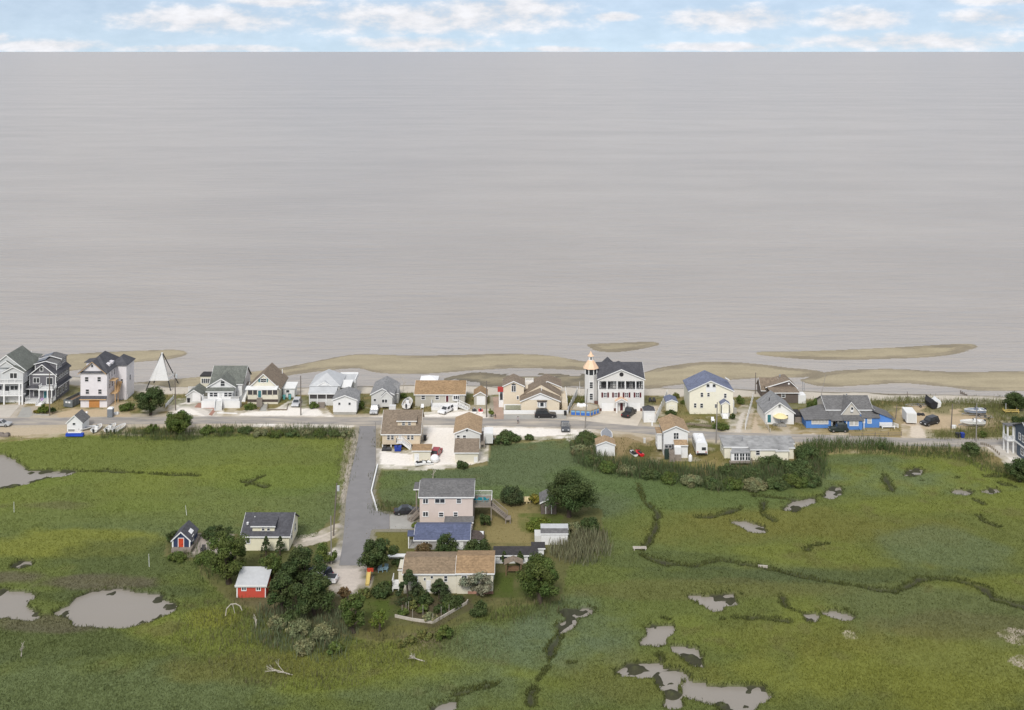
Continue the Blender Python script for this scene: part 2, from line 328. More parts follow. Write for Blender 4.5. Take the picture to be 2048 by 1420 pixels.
creeks=[(11,[(225,255),(260,340),(320,390),(310,460),(275,530),(238,585)],.45),(11,[(238,585),(330,618),(480,642),(620,610),(760,635),(900,665),(1000,690),(1140,718),(1300,742),(1440,765)],.75),
 (11,[(1440,765),(1500,735),(1560,708),(1640,698),(1760,712),(1860,745),(1900,792),(2048,830),(2300,850)],1.0),(11,[(770,308),(930,325),(1000,328),(1110,300)],.35),(11,[(825,335),(812,390),(870,425)],.45),
 (11,[(500,412),(590,405),(665,382),(715,365)],.35),(11,[(1380,200),(1400,240),(1432,290)],.55),(11,[(1822,328),(1862,348)],.5),(11,[(1832,405),(1860,430),(1920,455)],.45),
 (11,[(908,785),(925,830),(960,850),(1040,868)],.3),(11,[(340,885),(370,890)],.45),(11,[(620,890),(700,884),(800,882),(930,902)],.3),(11,[(1025,570),(1040,545),(1125,535)],.3),
 (11,[(320,1010),(318,1045),(340,1085)],.35),(11,[(1700,292),(1780,300)],.3),(11,[(1560,238),(1600,240)],.35),(11,[(1720,225),(1745,222)],.3),(11,[(1855,218),(1925,216)],.25),(11,[(1940,250),(2010,268)],.3),
 (12,[(1615,600),(1610,560),(1650,480),(1700,420),(1710,340),(1770,230)],.45),(12,[(1250,555),(1345,535),(1460,500)],.4),(12,[(1800,405),(1820,400)],.4),
 (10,[(415,235),(620,232),(900,250),(1130,258)],.35),(10,[(1385,290),(1420,300),(1400,315)],.4),(10,[(1420,290),(1495,258)],.45),(10,[(1430,300),(1510,318)],.35)]
cut=np.zeros(gx.shape); mud=np.zeros(gx.shape)
for p in pools:
    d=sdf(gx,gy,p,4)+.28+wob*.55+wob2*.2; cut=np.maximum(cut,sm(d,-.15,.4)); mud=np.maximum(mud,sm(d,-.45,.0))
for c,q,wd in creeks:
    pts=PL(c,q,MZ); a=np.array([p[:2] for p in pts]); lo=a.min(0)-4; hi=a.max(0)+4; k=(gx>lo[0])&(gx<hi[0])&(gy>lo[1])&(gy<hi[1])
    d=np.full(gx.shape,-4.); d[k]=wd*.62-seg_dist(gx[k],gy[k],pts)+wob[k]*.8+wob2[k]*.55; cut=np.maximum(cut,.46*sm(d,-.4,.5)); mud=np.maximum(mud,.95*sm(d,-.45,.35))
gz=gz-cut*.82*(1-land)
mud=mud*(1-land)
# colours of what grows or lies there
C=np.zeros((len(gx),3))
def put(c,f): C[:]=C*(1-f[:,None])+np.array(c)[None]*f[:,None]
def paint(c,pts,col_,feather=.6,rag=.7,f=1,h=0):
    d=sdf(gx,gy,PL(c,pts,h),6)+wob*rag; put(col_,f*sm(d,-feather,feather))
marsh_f=lambda x,y:None
def marsh_colour(x,y):
    n1=fbm(x*.55,y,14,101,4); n2=fbm(x*.5,y,34,111,3); n3=fbm(x,y,4,121,3)
    c=np.zeros((len(x),3))+np.array((.098,.118,.0225))
    def mix(cc,f): c[:]=c*(1-f[:,None])+np.array(cc)[None]*f[:,None]
    mix((.125,.145,.018),sm(n1,.5,.68))                       # yellow-green meadow hay
    mix((.082,.107,.045),sm(n2,.52,.66)*.85)                  # blue-green cordgrass
    mix((.108,.092,.030),sm(n3*.6+n1*.4,.6,.74)*.5)           # brownish thatch
    lx=sm(-x,10,60)*sm(y,190,215); mix((.128,.150,.021),lx*.65)    # the bright meadow left of the street
    rx=sm(x,20,60)*sm(-y,-232,-200); mix((.105,.110,.0205),rx*.45) # olive flats on the right
    for (px,py,rx_,ry_,cc,f) in PATCH:
        X,Y,_=G(px,py,MZ); d=((x-X)/rx_)**2+((y-Y)/ry_)**2+(n3-.5)*1.5+(n1-.5)*3.2; mix(cc,.85*f*sm(-d,-1.5,-.1))
    l=c.mean(1)[:,None]; c=c*.82+l*np.array((.19,.18,.16)); return c*1.42*np.array((.97,1.0,1.05))
YG=(.165,.168,.012); BG=(.095,.125,.060); OL=(.122,.116,.018); DK=(.058,.075,.028)
PATCH=[(150,1085,15,5,YG,.8),(420,1235,5,4,YG,.9),(1660,1050,22,8,OL,.8),(1800,1330,20,10,YG,.6),(1480,1060,16,6,OL,.6),(500,950,25,6,(.15,.17,.012),.6),(230,1185,12,3,DK,.7),
 (1040,1300,14,8,BG,.8),(1150,1280,10,10,BG,.7),(200,1380,30,8,BG,.5),(1850,960,25,8,BG,.7),(1250,960,14,8,(.085,.125,.03),.6),(1870,1100,10,10,BG,.6),(1600,1270,18,6,OL,.6),(300,1120,14,7,DK,.6),
 (620,960,20,8,(.10,.135,.02),.6),(1450,985,22,7,(.075,.11,.03),.7),(1750,1150,30,3,DK,.7),(1350,1120,20,2.5,DK,.5),(950,990,16,4,(.088,.125,.028),.7),(560,1330,14,5,OL,.6),(1240,1350,12,7,OL,.5),(100,1290,22,5,DK,.6),(60,960,14,5,(.12,.155,.018),.6),(200,1165,9,2.5,(.10,.082,.05),.9),(20,1155,6,2,(.10,.082,.05),.9),(130,1245,10,2.5,(.10,.082,.05),.8),(90,1010,9,2,(.105,.09,.04),.6),(300,1010,12,3,(.12,.15,.02),.5),(1450,1180,20,3,(.11,.10,.03),.5),(1900,1250,14,4,(.105,.095,.035),.6),(680,1320,20,7,OL,.4),(880,1390,14,6,BG,.5)]
C[:]=marsh_colour(gx,gy)
put((.045,.043,.032),mud*.9)                                # dark mud banks
put((.13,.12,.10),sm(cut,.85,.98))
SAND=(.60,.52,.42); SHELL=(.80,.75,.68); DIRT=(.36,.285,.185); DRY=(.235,.19,.085); LAWN=(.115,.125,.035); DUNE=(.15,.15,.062)
put(DRY,land)
n6=fbm(gx,gy,3,140,4); n7=fbm(gx,gy,9,150,3)
put(LAWN,land*sm(n7*.5+n6*.5,.46,.60)*.8)
point=sm(-gy,-238,-226); put((.085,.092,.036),land*point*.75)
put(SAND,land*(1-point)*sm(n6,.52,.68)*.55)
# sandy verge along the main road, front strip of the lots
ROADC=[(-500,846),(0,843.5),(200,841.5),(400,840.5),(560,840.5),(700,842),(900,842.5),(1050,846),(1170,850),(1260,857),(1390,869.5),(1500,874),(1700,879),(1840,884.5),(2048,886),(2700,890)]
rc=PL(0,ROADC); rd=seg_dist(gx,gy,rc)
put((.47,.41,.32),land*sm(-rd-wob*1.2,-6.2,-3.6)*.9)
paint(0,[(-600,845),(0,852),(140,852),(170,858),(240,852),(250,862),(100,870),(0,876),(-600,890)],(.47,.39,.28))
paint(0,[(150,816),(245,816),(255,835),(150,835),(110,838),(100,826)],(.48,.38,.25)); paint(0,[(210,800),(260,795),(255,818),(215,825)],(.47,.38,.26))
paint(0,[(-40,812),(0,812),(45,808),(20,835),(-40,838)],SAND)
paint(0,[(345,800),(380,798),(440,815),(436,834),(345,832)],SHELL,.5,.5); paint(0,[(476,824),(560,818),(585,802),(606,802),(606,815),(640,812),(660,834),(470,834)],SHELL,.5,.5)
paint(0,[(480,846),(700,846),(700,852),(600,852),(490,851)],SHELL,.5,.8); paint(0,[(600,857),(700,860),(706,868),(640,866)],(.42,.37,.29))
paint(0,[(745,833),(840,828),(930,820),(975,820),(975,835),(745,836)],SHELL,.6,.6); paint(0,[(720,836),(760,834),(770,842),(722,846)],SHELL)
paint(0,[(750,932),(752,900),(770,900),(820,905),(845,880),(848,853),(990,852),(1160,856),(1162,868),(1140,872),(1080,876),(985,873),(968,885),(966,920),(905,932),(840,935)],SHELL,.5,.5)
paint(0,[(1020,836),(1180,834),(1180,838),(1020,840)],(.45,.40,.33)); paint(0,[(1145,862),(1185,860),(1195,868),(1140,876)],SHELL)
paint(0,[(1220,868),(1260,872),(1300,878),(1280,886),(1240,882)],(.50,.42,.32)); paint(0,[(1190,868),(1260,872),(1310,890),(1300,930),(1250,930),(1200,890)],(.27,.205,.105),1.5)
paint(0,[(1270,888),(1320,890),(1300,930),(1240,935)],(.125,.115,.04),1); paint(0,[(1425,895),(1455,890),(1450,930),(1380,945),(1330,940),(1330,920),(1400,920)],(.13,.125,.035),1.2)
paint(0,[(1390,930),(1440,905),(1445,925),(1410,945)],(.26,.21,.09),1.5)
paint(0,[(1395,862),(1470,866),(1470,872),(1390,868)],SAND); paint(0,[(1460,866),(1472,828),(1490,812),(1500,815),(1490,868)],(.57,.52,.45),.4,.4); paint(0,[(1492,868),(1502,830),(1518,828),(1530,868)],(.50,.41,.30),.4,.4)
paint(0,[(1360,848),(1440,850),(1445,862),(1370,858)],(.115,.115,.05)); paint(0,[(1290,808),(1330,812),(1300,838),(1290,830)],SAND); paint(0,[(1345,815),(1380,805),(1376,832),(1345,832)],(.20,.18,.075))
paint(0,[(1590,862),(1820,858),(1825,878),(1590,874)],(.30,.235,.115),1); paint(0,[(1615,870),(1690,868),(1700,876),(1600,876)],SAND,.5); paint(0,[(1790,812),(1860,805),(1930,812),(1990,820),(1990,850),(1920,858),(1850,862),(1800,850)],(.46,.36,.235),1)
paint(0,[(1812,850),(1848,848),(1862,876),(1812,878)],SAND,.8); paint(0,[(1860,862),(2030,862),(2030,877),(1862,877)],(.17,.16,.065)); paint(0,[(1600,890),(1960,893),(1980,905),(1600,902)],(.24,.20,.095),1)
paint(0,[(1985,895),(2048,893),(2060,940),(2020,928)],SHELL,.4,.3)
# dune grass strip behind the beach, then pale beach sand
dn=sm(sd_,8.5,10.5)*sm(-sd_,-20,-15); put(DUNE,dn*.8*sm(n6,.36,.5))
put((.54,.49,.41),sm(-sd_,-9,-7.5)); put((.20,.175,.125),sm(-sd_-wob2,-1.6,-.2))
# the settled point: lawns, sand yards, garden
paint(0,[(640,1060),(690,1040),(695,1010),(690,1090),(670,1100)],(.20,.18,.075),1,.8); paint(0,[(588,1074),(640,1066),(672,1052),(686,1060),(650,1078),(600,1090)],(.55,.49,.42),.6)
paint(0,[(655,1122),(676,1100),(688,1086),(690,1130),(660,1126)],SHELL,.5); paint(0,[(648,1132),(732,1130),(734,1165),(715,1190),(690,1190),(655,1160)],(.54,.48,.42),.5,.5)
paint(0,[(376,1070),(455,1070),(448,1108),(378,1108)],(.40,.35,.31),.4,.3)
paint(0,[(742,1060),(830,1062),(828,1100),(760,1110),(740,1085)],(.155,.145,.045),.8); paint(0,[(970,1010),(1060,1005),(1080,1040),(1070,1090),(960,1090),(960,1040)],(.235,.195,.085),1.2,1.2)
paint(0,[(1046,1030),(1115,1032),(1110,1062),(1050,1060)],(.09,.125,.025),1); paint(0,[(988,1150),(1040,1150),(1040,1190),(990,1190)],(.075,.10,.022),.8)
paint(0,[(735,1195),(820,1195),(800,1240),(745,1250)],(.075,.10,.022),.8); paint(0,[(740,1245),(900,1240),(860,1262),(760,1275)],(.13,.125,.042),.8); paint(0,[(790,1200),(930,1200),(935,1215),(866,1248),(790,1235)],(.09,.075,.045),.5)
paint(0,[(590,1190),(690,1195),(690,1265),(540,1235),(480,1200)],(.13,.115,.06),1); paint(0,[(700,868),(716,862),(700,950),(688,1000),(682,1000),(690,940)],(.33,.285,.21),.5,.5)
paint(0,[(1700,1265),(1700,1266),(1699,1266)],SAND)
paint(11,[(1955,960),(2000,948),(2048,955),(2048,1000),(1990,990)],(.42,.36,.29),.5,.8,1,MZ); paint(11,[(2010,1090),(2048,1078),(2048,1110)],(.42,.36,.29),.5,.8,1,MZ)
paint(12,[(1000,270),(1140,260),(1150,310),(1040,320)],(.20,.155,.105),1,1,.8)
STREET=[(719,852),(716,880),(711,905),(700,950),(692,1000),(689,1050),(685,1090),(678,1131),(728,1131),(735,1100),(742,1062),(745,1059),(828,1058),(828,1029),(779,1029),(751,1021),(739.5,985),(748,945),(752,930),(752,900),(752,852)]
paint(0,STREET,(.34,.31,.28),.1,0)
for c_,q_ in((1,[(-90,770),(5,745),(232,742),(105,882),(-90,882)]),(1,[(255,770),(345,765),(375,850),(330,882),(195,882)]),(4,[(72,822),(430,748),(885,748),(880,780),(815,905),(500,880)]),(15,[(60,560),(200,560),(285,905),(1560,915),(1560,1000),(75,1010)]),(2,[(250,645),(330,645),(480,705),(430,775),(395,765),(250,690)]),(18,[(420,770),(800,770),(800,930),(500,930),(420,830)])): paint(c_,q_,(.42,.38,.33),.1,0)
# flat pads where buildings and roads stand (land is level there already); faces grouped by what they are
idx=np.arange(nx*ny).reshape(ny,nx); q=np.stack([idx[:-1,:-1],idx[:-1,1:],idx[1:,1:],idx[1:,:-1]],-1).reshape(-1,4)
lf=land[q].mean(1)>.5; bf=(sd_[q].mean(1)<9)
V=np.stack([gx,gy,gz],-1)
def sub(name,sel,label):
    f=q[sel]; u,inv=np.unique(f,return_inverse=True); o=np_mesh(name,V[u],inv.reshape(f.shape),C[u],GROUND,smooth=True); props(o,label,'ground',kind='structure'); return o
sub('marsh',~lf&~bf,'green tidal salt marsh cut by muddy pools and creeks'); sub('ground',lf&~bf,'sandy ground and lawns between the houses'); sub('beach',bf,'pale strip of beach sand along the bay')
GZ=gz.reshape(ny,nx); CUT=np.maximum(cut,mud*.8).reshape(ny,nx); LAND=land.reshape(ny,nx); CC=C.reshape(ny,nx,3)
def samp(A,x,y):
    u=np.clip((np.asarray(x)-X0)/(X1-X0)*(nx-1),0,nx-1.001); v=np.clip((np.asarray(y)-Y0)/(Y1-Y0)*(ny-1),0,ny-1.001); i=u.astype(int); j=v.astype(int); a=u-i; b=v-j
    if A.ndim==3: a=a[...,None]; b=b[...,None]
    return (A[j,i]*(1-a)+A[j,i+1]*a)*(1-b)+(A[j+1,i]*(1-a)+A[j+1,i+1]*a)*b
def tz(x,y): return float(samp(GZ,x,y))
# marsh going on beyond the detailed part
mp=MB(); 
for (a,b,c_,d) in[(-3000,X0+.2,-2500,Y1-20),(X1-.2,3000,-2500,Y1-20),(X0+.2,X1-.2,-2500,Y0+.2)]: mp.add([(a,c_,MZ-.05),(b,c_,MZ-.05),(b,d,MZ-.05),(a,d,MZ-.05)],[(0,1,2,3)])
o=mp.build('marsh_plain',mat('marsh_plain_grass',(.105,.118,.03),.95,.35,.15)); props(o,'wide green salt marsh stretching away from the houses','marsh',kind='structure')
def sheet(name,pts,m,label,z=.03,cat='ground',kind='structure'):
    pts=[(p[0],p[1],z) for p in pts]
    o=MB().slab(pts,.12).build(name,m); props(o,label,cat,kind=kind); return o
o=MB().add([(-200000,262,WZ),(200000,262,WZ),(200000,300000,WZ),(-200000,300000,WZ)],[(0,1,2,3)]).build('bay_water',BAY); props(o,'grey brown silty bay water reaching the horizon','water',kind='structure')
o=MB().add([(X0+1,Y0+1,PZ),(X1-1,Y0+1,PZ),(X1-1,258,PZ),(X0+1,258,PZ)],[(0,1,2,3)]).build('marsh_water',PONDW); props(o,'still grey water in the marsh pools and creeks','water',kind='structure')
def dense(pts,n=6):
    out=[]; 
    for i in range(len(pts)-1):
        p0=pts[max(i-1,0)];p1=pts[i];p2=pts[i+1];p3=pts[min(i+2,len(pts)-1)]
        for k in range(n):
            t=k/n; out.append(tuple(.5*((2*p1[j])+(-p0[j]+p2[j])*t+(2*p0[j]-5*p1[j]+4*p2[j]-p3[j])*t*t+(-p0[j]+3*p1[j]-3*p2[j]+p3[j])*t**3) for j in(0,1)))
    return out+[pts[-1][:2]]
# sandbars: low shoals breaking the bay surface
bars=[([(60,716),(140,712),(200,708),(300,704),(345,703),(362,708),(330,716),(260,722),(200,730),(140,738),(60,742)],'sandbar behind the house wrapped in white paper'),
 ([(370,760),(480,750),(560,740),(620,729),(680,717),(720,712),(800,714),(900,713.5),(1000,711),(1080,713),(1130,720),(1185,730),(1185,736),(1100,734),(1050,732),(960,736),(860,743),(800,744),(760,741.5),(735,735),(700,733),(620,741),(560,750),(480,766),(370,777),(300,778),(250,772)],'longest curved sandbar behind the middle houses'),
 ([(1186,691),(1240,688.5),(1306,687),(1270,696),(1230,701),(1200,699)],'small sandbar out in the bay behind the lighthouse tower'),
 ([(1180,757),(1230,752),(1290,749),(1330,738),(1380,730),(1420,726),(1500,730),(1570,738),(1635,745),(1600,751),(1520,752),(1430,758),(1330,768),(1290,774),(1180,774)],'broad sandbar between the tower house and the cream house'),
 ([(1525,707),(1640,705),(1800,698),(1900,692),(1942,692),(1900,705),(1830,712),(1700,716),(1600,714.5)],'long thin outer sandbar on the open bay'),
 ([(1615,762),(1660,748),(1720,743),(1800,742),(1900,747),(2048,746),(2300,746),(2300,778),(2048,778),(1950,777),(1880,769),(1800,762),(1730,766),(1650,769)],'wide sandbar behind the blue house and the boat yard'),
 ([(930,752),(960,748),(1000,752),(1060,750),(1130,752),(1175,752),(1175,768),(1100,770),(1000,772),(960,768),(900,760)],'dark weedy tidal flat off the beach behind the beige house')]
for i,(p,lab) in enumerate(bars):
    pts=[G(a,b,WZ) for a,b in p]; pts=dense(pts+[pts[0]],5)[:-1]; a=np.array(pts)[:,:2]; lo=a.min(0)-4; hi=a.max(0)+4; st=.6
    hx,hy=np.meshgrid(np.arange(lo[0],hi[0],st),np.arange(lo[1],hi[1],st)); sh=hx.shape; hx=hx.ravel(); hy=hy.ravel()
    d=sdf(hx,hy,pts,4)+1.3+(fbm(hx*.5,hy,9,200+i,3)-.5)*1.0; n=fbm(hx*.5,hy,6,210+i,4); n2=fbm(hx*.35,hy,3,230+i,3)
    z=WZ+np.interp(d,[-3,0,1.2,5,12],[-.5,0,.07,.18,.24])+(n-.5)*.06*(d>0)
    wet=sm(-d-(n-.5)*5,-2.2,-.2)
    c=np.array((.365,.315,.215))[None]*(1-wet[:,None])+np.array((.25,.215,.155))[None]*wet[:,None]; c=c*(.82+.36*n2[:,None])
    if i==6: k=sm(n,.40,.58)[:,None]; c=c*(1-k)*.75+np.array((.15,.135,.105))[None]*k; z=z-(.10*(n>.55))
    id2=np.arange(len(hx)).reshape(sh); f=np.stack([id2[:-1,:-1],id2[:-1,1:],id2[1:,1:],id2[1:,:-1]],-1).reshape(-1,4); f=f[(z[f].max(1)>WZ-.08)]
    u,inv=np.unique(f,return_inverse=True); o=np_mesh('sandbar',np.stack([hx,hy,z],-1)[u],inv.reshape(f.shape),c[u],GROUND,smooth=True); props(o,lab,'sandbar','sandbars in the bay','structure'); o['group']='sandbars in the bay'
# ---------------------------------------------------------------- roads, drives, paths
def ribbon(pts,wid,z):
    L=[];Rr=[]
    for i,p in enumerate(pts):
        a=Vector(pts[max(i-1,0)][:2]); b=Vector(pts[min(i+1,len(pts)-1)][:2]); t=(b-a).normalized(); n=Vector((-t.y,t.x))
        L.append((p[0]+n.x*wid/2,p[1]+n.y*wid/2,z)); Rr.append((p[0]-n.x*wid/2,p[1]-n.y*wid/2,z))
    v=L+Rr; k=len(pts); return MB().add(v,[(i,i+1,k+i+1,k+i) for i in range(k-1)])
o=ribbon(dense(rc),5.2,.035).build('main_road',ASPHM); props(o,'sandy grey road running along the beach houses','road',kind='structure')
st=[(719,852),(716,880),(711,905),(700,950),(692,1000),(689,1050),(685,1090),(678,1131),(728,1131),(735,1100),(742,1062),(745,1059),(779,1058),(779,1029),(751,1021),(739.5,985),(748,945),(752,930),(752,900),(752,852)]
sheet('side_street',[G(*p) for p in st],ASPH,'dark grey side street leading from the beach road',.031,'road')
sheet('driveway',[G(*p) for p in[(780,1029),(828,1029),(828,1058),(780,1058)]],CONCG,'faded asphalt driveway beside the pink house',.033,'driveway')
sheet('driveway',[GP(1,*p) for p in[(-90,770),(5,745),(232,742),(105,882),(-90,882)]],CONC,'pale concrete driveway of the white house with stacked porches',.04,'driveway')
sheet('driveway',[GP(1,*p) for p in[(255,770),(345,765),(375,850),(330,882),(195,882)]],CONCG,'grey gravel driveway before the dark grey house',.036,'driveway')
sheet('driveway',[GP(4,*p) for p in[(72,822),(430,748),(885,748),(880,780),(815,905),(500,880)]],mat('cream_concrete',(.58,.52,.43),.9,.09,.7),'cream concrete driveway of the lighthouse tower house',.042,'driveway')
sheet('driveway',[GP(15,*p) for p in[(285,915),(1560,915),(1560,1000),(285,1010)]],CONCG,'grey concrete apron before the beige house fence',.046,'driveway')
BRK=mat('brick_paving',(.36,.20,.15),.9,.2,2)
sheet('brick_path',[GP(15,*p) for p in[(60,560),(200,560),(285,905),(280,1010),(75,1010),(85,880)]],mat('faded_brick_paving',(.40,.29,.225),.9,.18,2),'brick paved drive beside the beige house',.038,'path')
sheet('brick_path',[GP(2,*p) for p in[(290,645),(330,645),(330,665),(460,690),(480,705),(430,775),(395,765),(445,705),(250,690)]],BRK,'red brick path before the white porch house',.044,'path')
sheet('footpath',[GP(2,*p) for p in[(955,645),(1000,645),(985,728),(915,725)]],CONCG,'concrete path to the screened porch',.05,'path')
sheet('driveway',[GP(18,*p) for p in[(420,770),(800,770),(800,930),(500,930),(420,830)]],CONC,'concrete driveway of the slate blue house',.04,'driveway')
# ---------------------------------------------------------------- buildings
class B:
    """a building: root Empty on the ground at the middle of its front; local x right, y away from the street side, z up.
    Measures are read in photo crop c on the plane v metres behind the front."""
    def __init__(s,name,label,cat,c,xl,xr,yb,group=None,h=0):
        s.c=c; fx0,fy=P(c,xl,yb); fx1,_=P(c,xr,yb); s.Y=F*(HC-h)/(fy-YH); s.X=((fx0+fx1)/2-1024)*s.Y/F; s.h=h
        s.r=thing(name,label,cat,(s.X,s.Y,h),0,group)
    def u(s,x,v=0): a,b,k=CR[s.c]; return (a+x/k-1024)*(s.Y+v)/F-s.X
    def w(s,y,v=0): a,b,k=CR[s.c]; return HC-(b+y/k-YH)*(s.Y+v)/F-s.h
    def part(s,mb,name,m,parent=None,**k): return mb.build(name,m,parent or s.r,**k)
    def box(s,name,x0,x1,yb,yt,v0,v1,m,parent=None):
        """box whose front is at v0; yb/yt are photo rows on that plane (yb None = ground)"""
        return s.part(MB().box(s.u(x0,v0),s.u(x1,v0),v0,v1,-.05 if yb is None else s.w(yb,v0),s.w(yt,v0)),name,m,parent)
    def bm(s,name,u0,u1,v0,v1,w0,w1,m,parent=None): return s.part(MB().box(u0,u1,v0,v1,w0,w1),name,m,parent)
    def gableF(s,x0,x1,yb,ye,yp,v0,v1,wm,rm,xp=None,oh=.35,trim=WHITE,wn='wall',t=.16,tw=.22):
        u0,u1=s.u(x0,v0),s.u(x1,v0); up=s.u(xp,v0) if xp else (u0+u1)/2; wb=-.05 if yb is None else s.w(yb,v0); we=s.w(ye,v0); wp=s.w(yp,v0)
        return s.gF(u0,u1,wb,we,wp,v0,v1,wm,rm,up,oh,trim,wn,t,tw)
    def gF(s,u0,u1,wb,we,wp,v0,v1,wm,rm,up=None,oh=.35,trim=WHITE,wn='wall',t=.16,tw=.22):
        up=(u0+u1)/2 if up is None else up
        if wm: s.part(MB().prism([(u0,wb),(u1,wb),(u1,we),(up,wp),(u0,we)],v0,v1),wn,wm)
        mb=MB(); tr=MB()
        for ue,sg in((u0,-1),(u1,1)):
            k=(wp-we)/max(abs(ue-up),.1); ue2=ue+sg*oh; we2=we-k*oh; a=v0-oh; b=v1+oh*.6; e=.012+t
            q=[(up,a,wp+e),(up,b,wp+e),(ue2,b,we2+e),(ue2,a,we2+e)]
            mb.slab(q if sg>0 else q[::-1],t)
            for vv in((a-.05,)):
                tr.prism([(up,wp+e+.02),(ue2,we2+e+.02),(ue2,we2+e-tw),(up,wp+e-tw)],vv,a-.004)
        r=s.part(mb,'roof',rm)
        if trim: s.part(tr,'rake_trim',trim)
        return r
    def gableS(s,x0,x1,yb,ye,yr,v0,v1,wm,rm,oh=.35,trim=WHITE,frac=.5,t=.16,wn='wall'):
        u0,u1=s.u(x0,v0),s.u(x1,v0); wb=-.05 if yb is None else s.w(yb,v0); we=s.w(ye,v0); vm=v0+(v1-v0)*frac; wr=s.w(yr,vm)
        return s.gS(u0,u1,wb,we,wr,v0,v1,wm,rm,oh,trim,frac,t,wn)
    def gS(s,u0,u1,wb,we,wr,v0,v1,wm,rm,oh=.35,trim=WHITE,frac=.5,t=.16,wn='wall'):
        vm=v0+(v1-v0)*frac; wk=we if frac==.5 else wr-(wr-we)*(v1-vm)/max(vm-v0,.1)
        wk=max(wk,wb+.5)
        if wm: s.part(MB().prism([(v0,wb),(v1,wb),(v1,wk),(vm,wr),(v0,we)],u0,u1,'x'),wn,wm)
        mb=MB(); tr=MB(); e=.012+t; a=u0-oh; b=u1+oh
        k=(wr-we)/max(vm-v0,.1); p=(v0-oh,we-k*oh); k2=(wr-wk)/max(v1-vm,.1); r_=(v1+oh,wk-k2*oh)
        mb.slab([(a,p[0],p[1]+e),(b,p[0],p[1]+e),(b,vm,wr+e),(a,vm,wr+e)],t)
        mb.slab([(a,vm,wr+e),(b,vm,wr+e),(b,r_[0],r_[1]+e),(a,r_[0],r_[1]+e)],t)
        r=s.part(mb,'roof',rm)
        if trim:
            tr.box(a,b,p[0]-.05,p[0]-.004,p[1]+e-.2,p[1]+e+.01)
            for x_,y_ in((a-.05,a-.004),(b+.004,b+.05)): tr.prism([(p[0],p[1]+e),(vm,wr+e),(vm,wr+e-.2),(p[0],p[1]+e-.2)],x_,y_,'x')
            s.part(tr,'eave_trim',trim)
        return r
    def hip(s,u0,u1,v0,v1,we,wr,rm,inset=None,oh=.35,t=.14,axis='x',name='roof',trim=None):
        a,b,c,d=u0-oh,u1+oh,v0-oh,v1+oh; e=.012
        if axis=='x':
            i=inset if inset is not None else (d-c)/2; m=(c+d)/2; p,q=(a+i,m,wr),(b-i,m,wr)
        else:
            i=inset if inset is not None else (b-a)/2; m=(a+b)/2; p,q=(m,c+i,wr),(m,d-i,wr)
        A,Bq,Cq,D=(a,c,we+e),(b,c,we+e),(b,d,we+e),(a,d,we+e)
        f=[(0,1,5,4),(1,2,5),(2,3,4,5),(3,0,4)] if axis=='x' else [(0,1,4),(1,2,5,4),(2,3,5),(3,0,4,5)]
        mb=MB().add([A,Bq,Cq,D,p,q],f+[(3,2,1,0)]); o=s.part(mb,name,rm)
        if trim: s.part(MB().box(a-.03,b+.03,c-.03,d+.03,we-.17,we+.006),'eave_trim',trim)
        return o
    def shed(s,u0,u1,va,wa,vb,wb,rm,oh=.25,t=.14,name='roof',trim=WHITE):
        o=s.part(MB().slab([(u0-oh,va,wa),(u1+oh,va,wa),(u1+oh,vb,wb),(u0-oh,vb,wb)],t),name,rm)
        if trim: s.part(MB().box(u0-oh-.01,u1+oh+.01,va-.05,va-.004,wa-t-.04,wa+.015),'eave_trim',trim)
        return o
    def winm(s,wd,ht,loc,rz=0,nx=1,ny=2,fm=WHITE,gm=GLASS,name='window',fw=.11,parent=None):
        mb=MB(); a=wd/2
        mb.box(-a-fw,a+fw,-.07,0,ht,ht+fw).box(-a-fw,a+fw,-.10,0,-fw,0).box(-a-fw,-a,-.07,0,0,ht).box(a,a+fw,-.07,0,0,ht)
        for i in range(1,nx): x=-a+wd*i/nx; mb.box(x-.05,x+.05,-.055,0,0,ht)
        for j in range(1,ny): z=ht*j/ny; mb.box(-a,a,-.05,0,z-.035,z+.035)
        o=mb.build(name,fm,parent or s.r,loc=loc,rz=rz); MB().box(-a,a,-.03,.0,0,ht).build('pane',gm,o); return o
    def win(s,x0,y0,x1,y1,v=0,nx=1,ny=2,fm=WHITE,gm=GLASS,shut=None,fw=.11,arch=False):
        a,b=s.u(x0,v),s.u(x1,v); w1,w0=s.w(y0,v),s.w(y1,v); o=s.winm(b-a,w1-w0,((a+b)/2,v-.004,w0),0,nx,ny,fm,gm,fw=fw)
        if shut:
            for x in(a-fw-.25,b+fw+.25): s.part(MB().box(x-.22,x+.22,v-.06,v-.003,w0-.05,w1+.05),'shutter',shut)
        return o
    def swin(s,side,u,v,w0,wd,ht,nx=1,ny=2,fm=WHITE,gm=GLASS):
        return s.winm(wd,ht,(u+side*.004,v,w0),R(90)*side,nx,ny,fm,gm)
    def door(s,x0,y0,x1,y1,v,m,name='door',fm=WHITE):
        a,b=s.u(x0,v),s.u(x1,v); w1,w0=s.w(y0,v),s.w(y1,v); mb=MB().box(a-.1,a,v-.06,v-.003,w0,w1+.1).box(b,b+.1,v-.06,v-.003,w0,w1+.1).box(a,b,v-.06,v-.003,w1,w1+.1)
        o=s.part(MB().box(a,b,v-.035,v-.003,w0,w1),name,m); s.part(mb,'frame',fm,o); s.part(MB().box(b-.22,b-.12,v-.08,v-.036,w0+(w1-w0)*.45,w0+(w1-w0)*.5),'handle',DARKM,o); return o
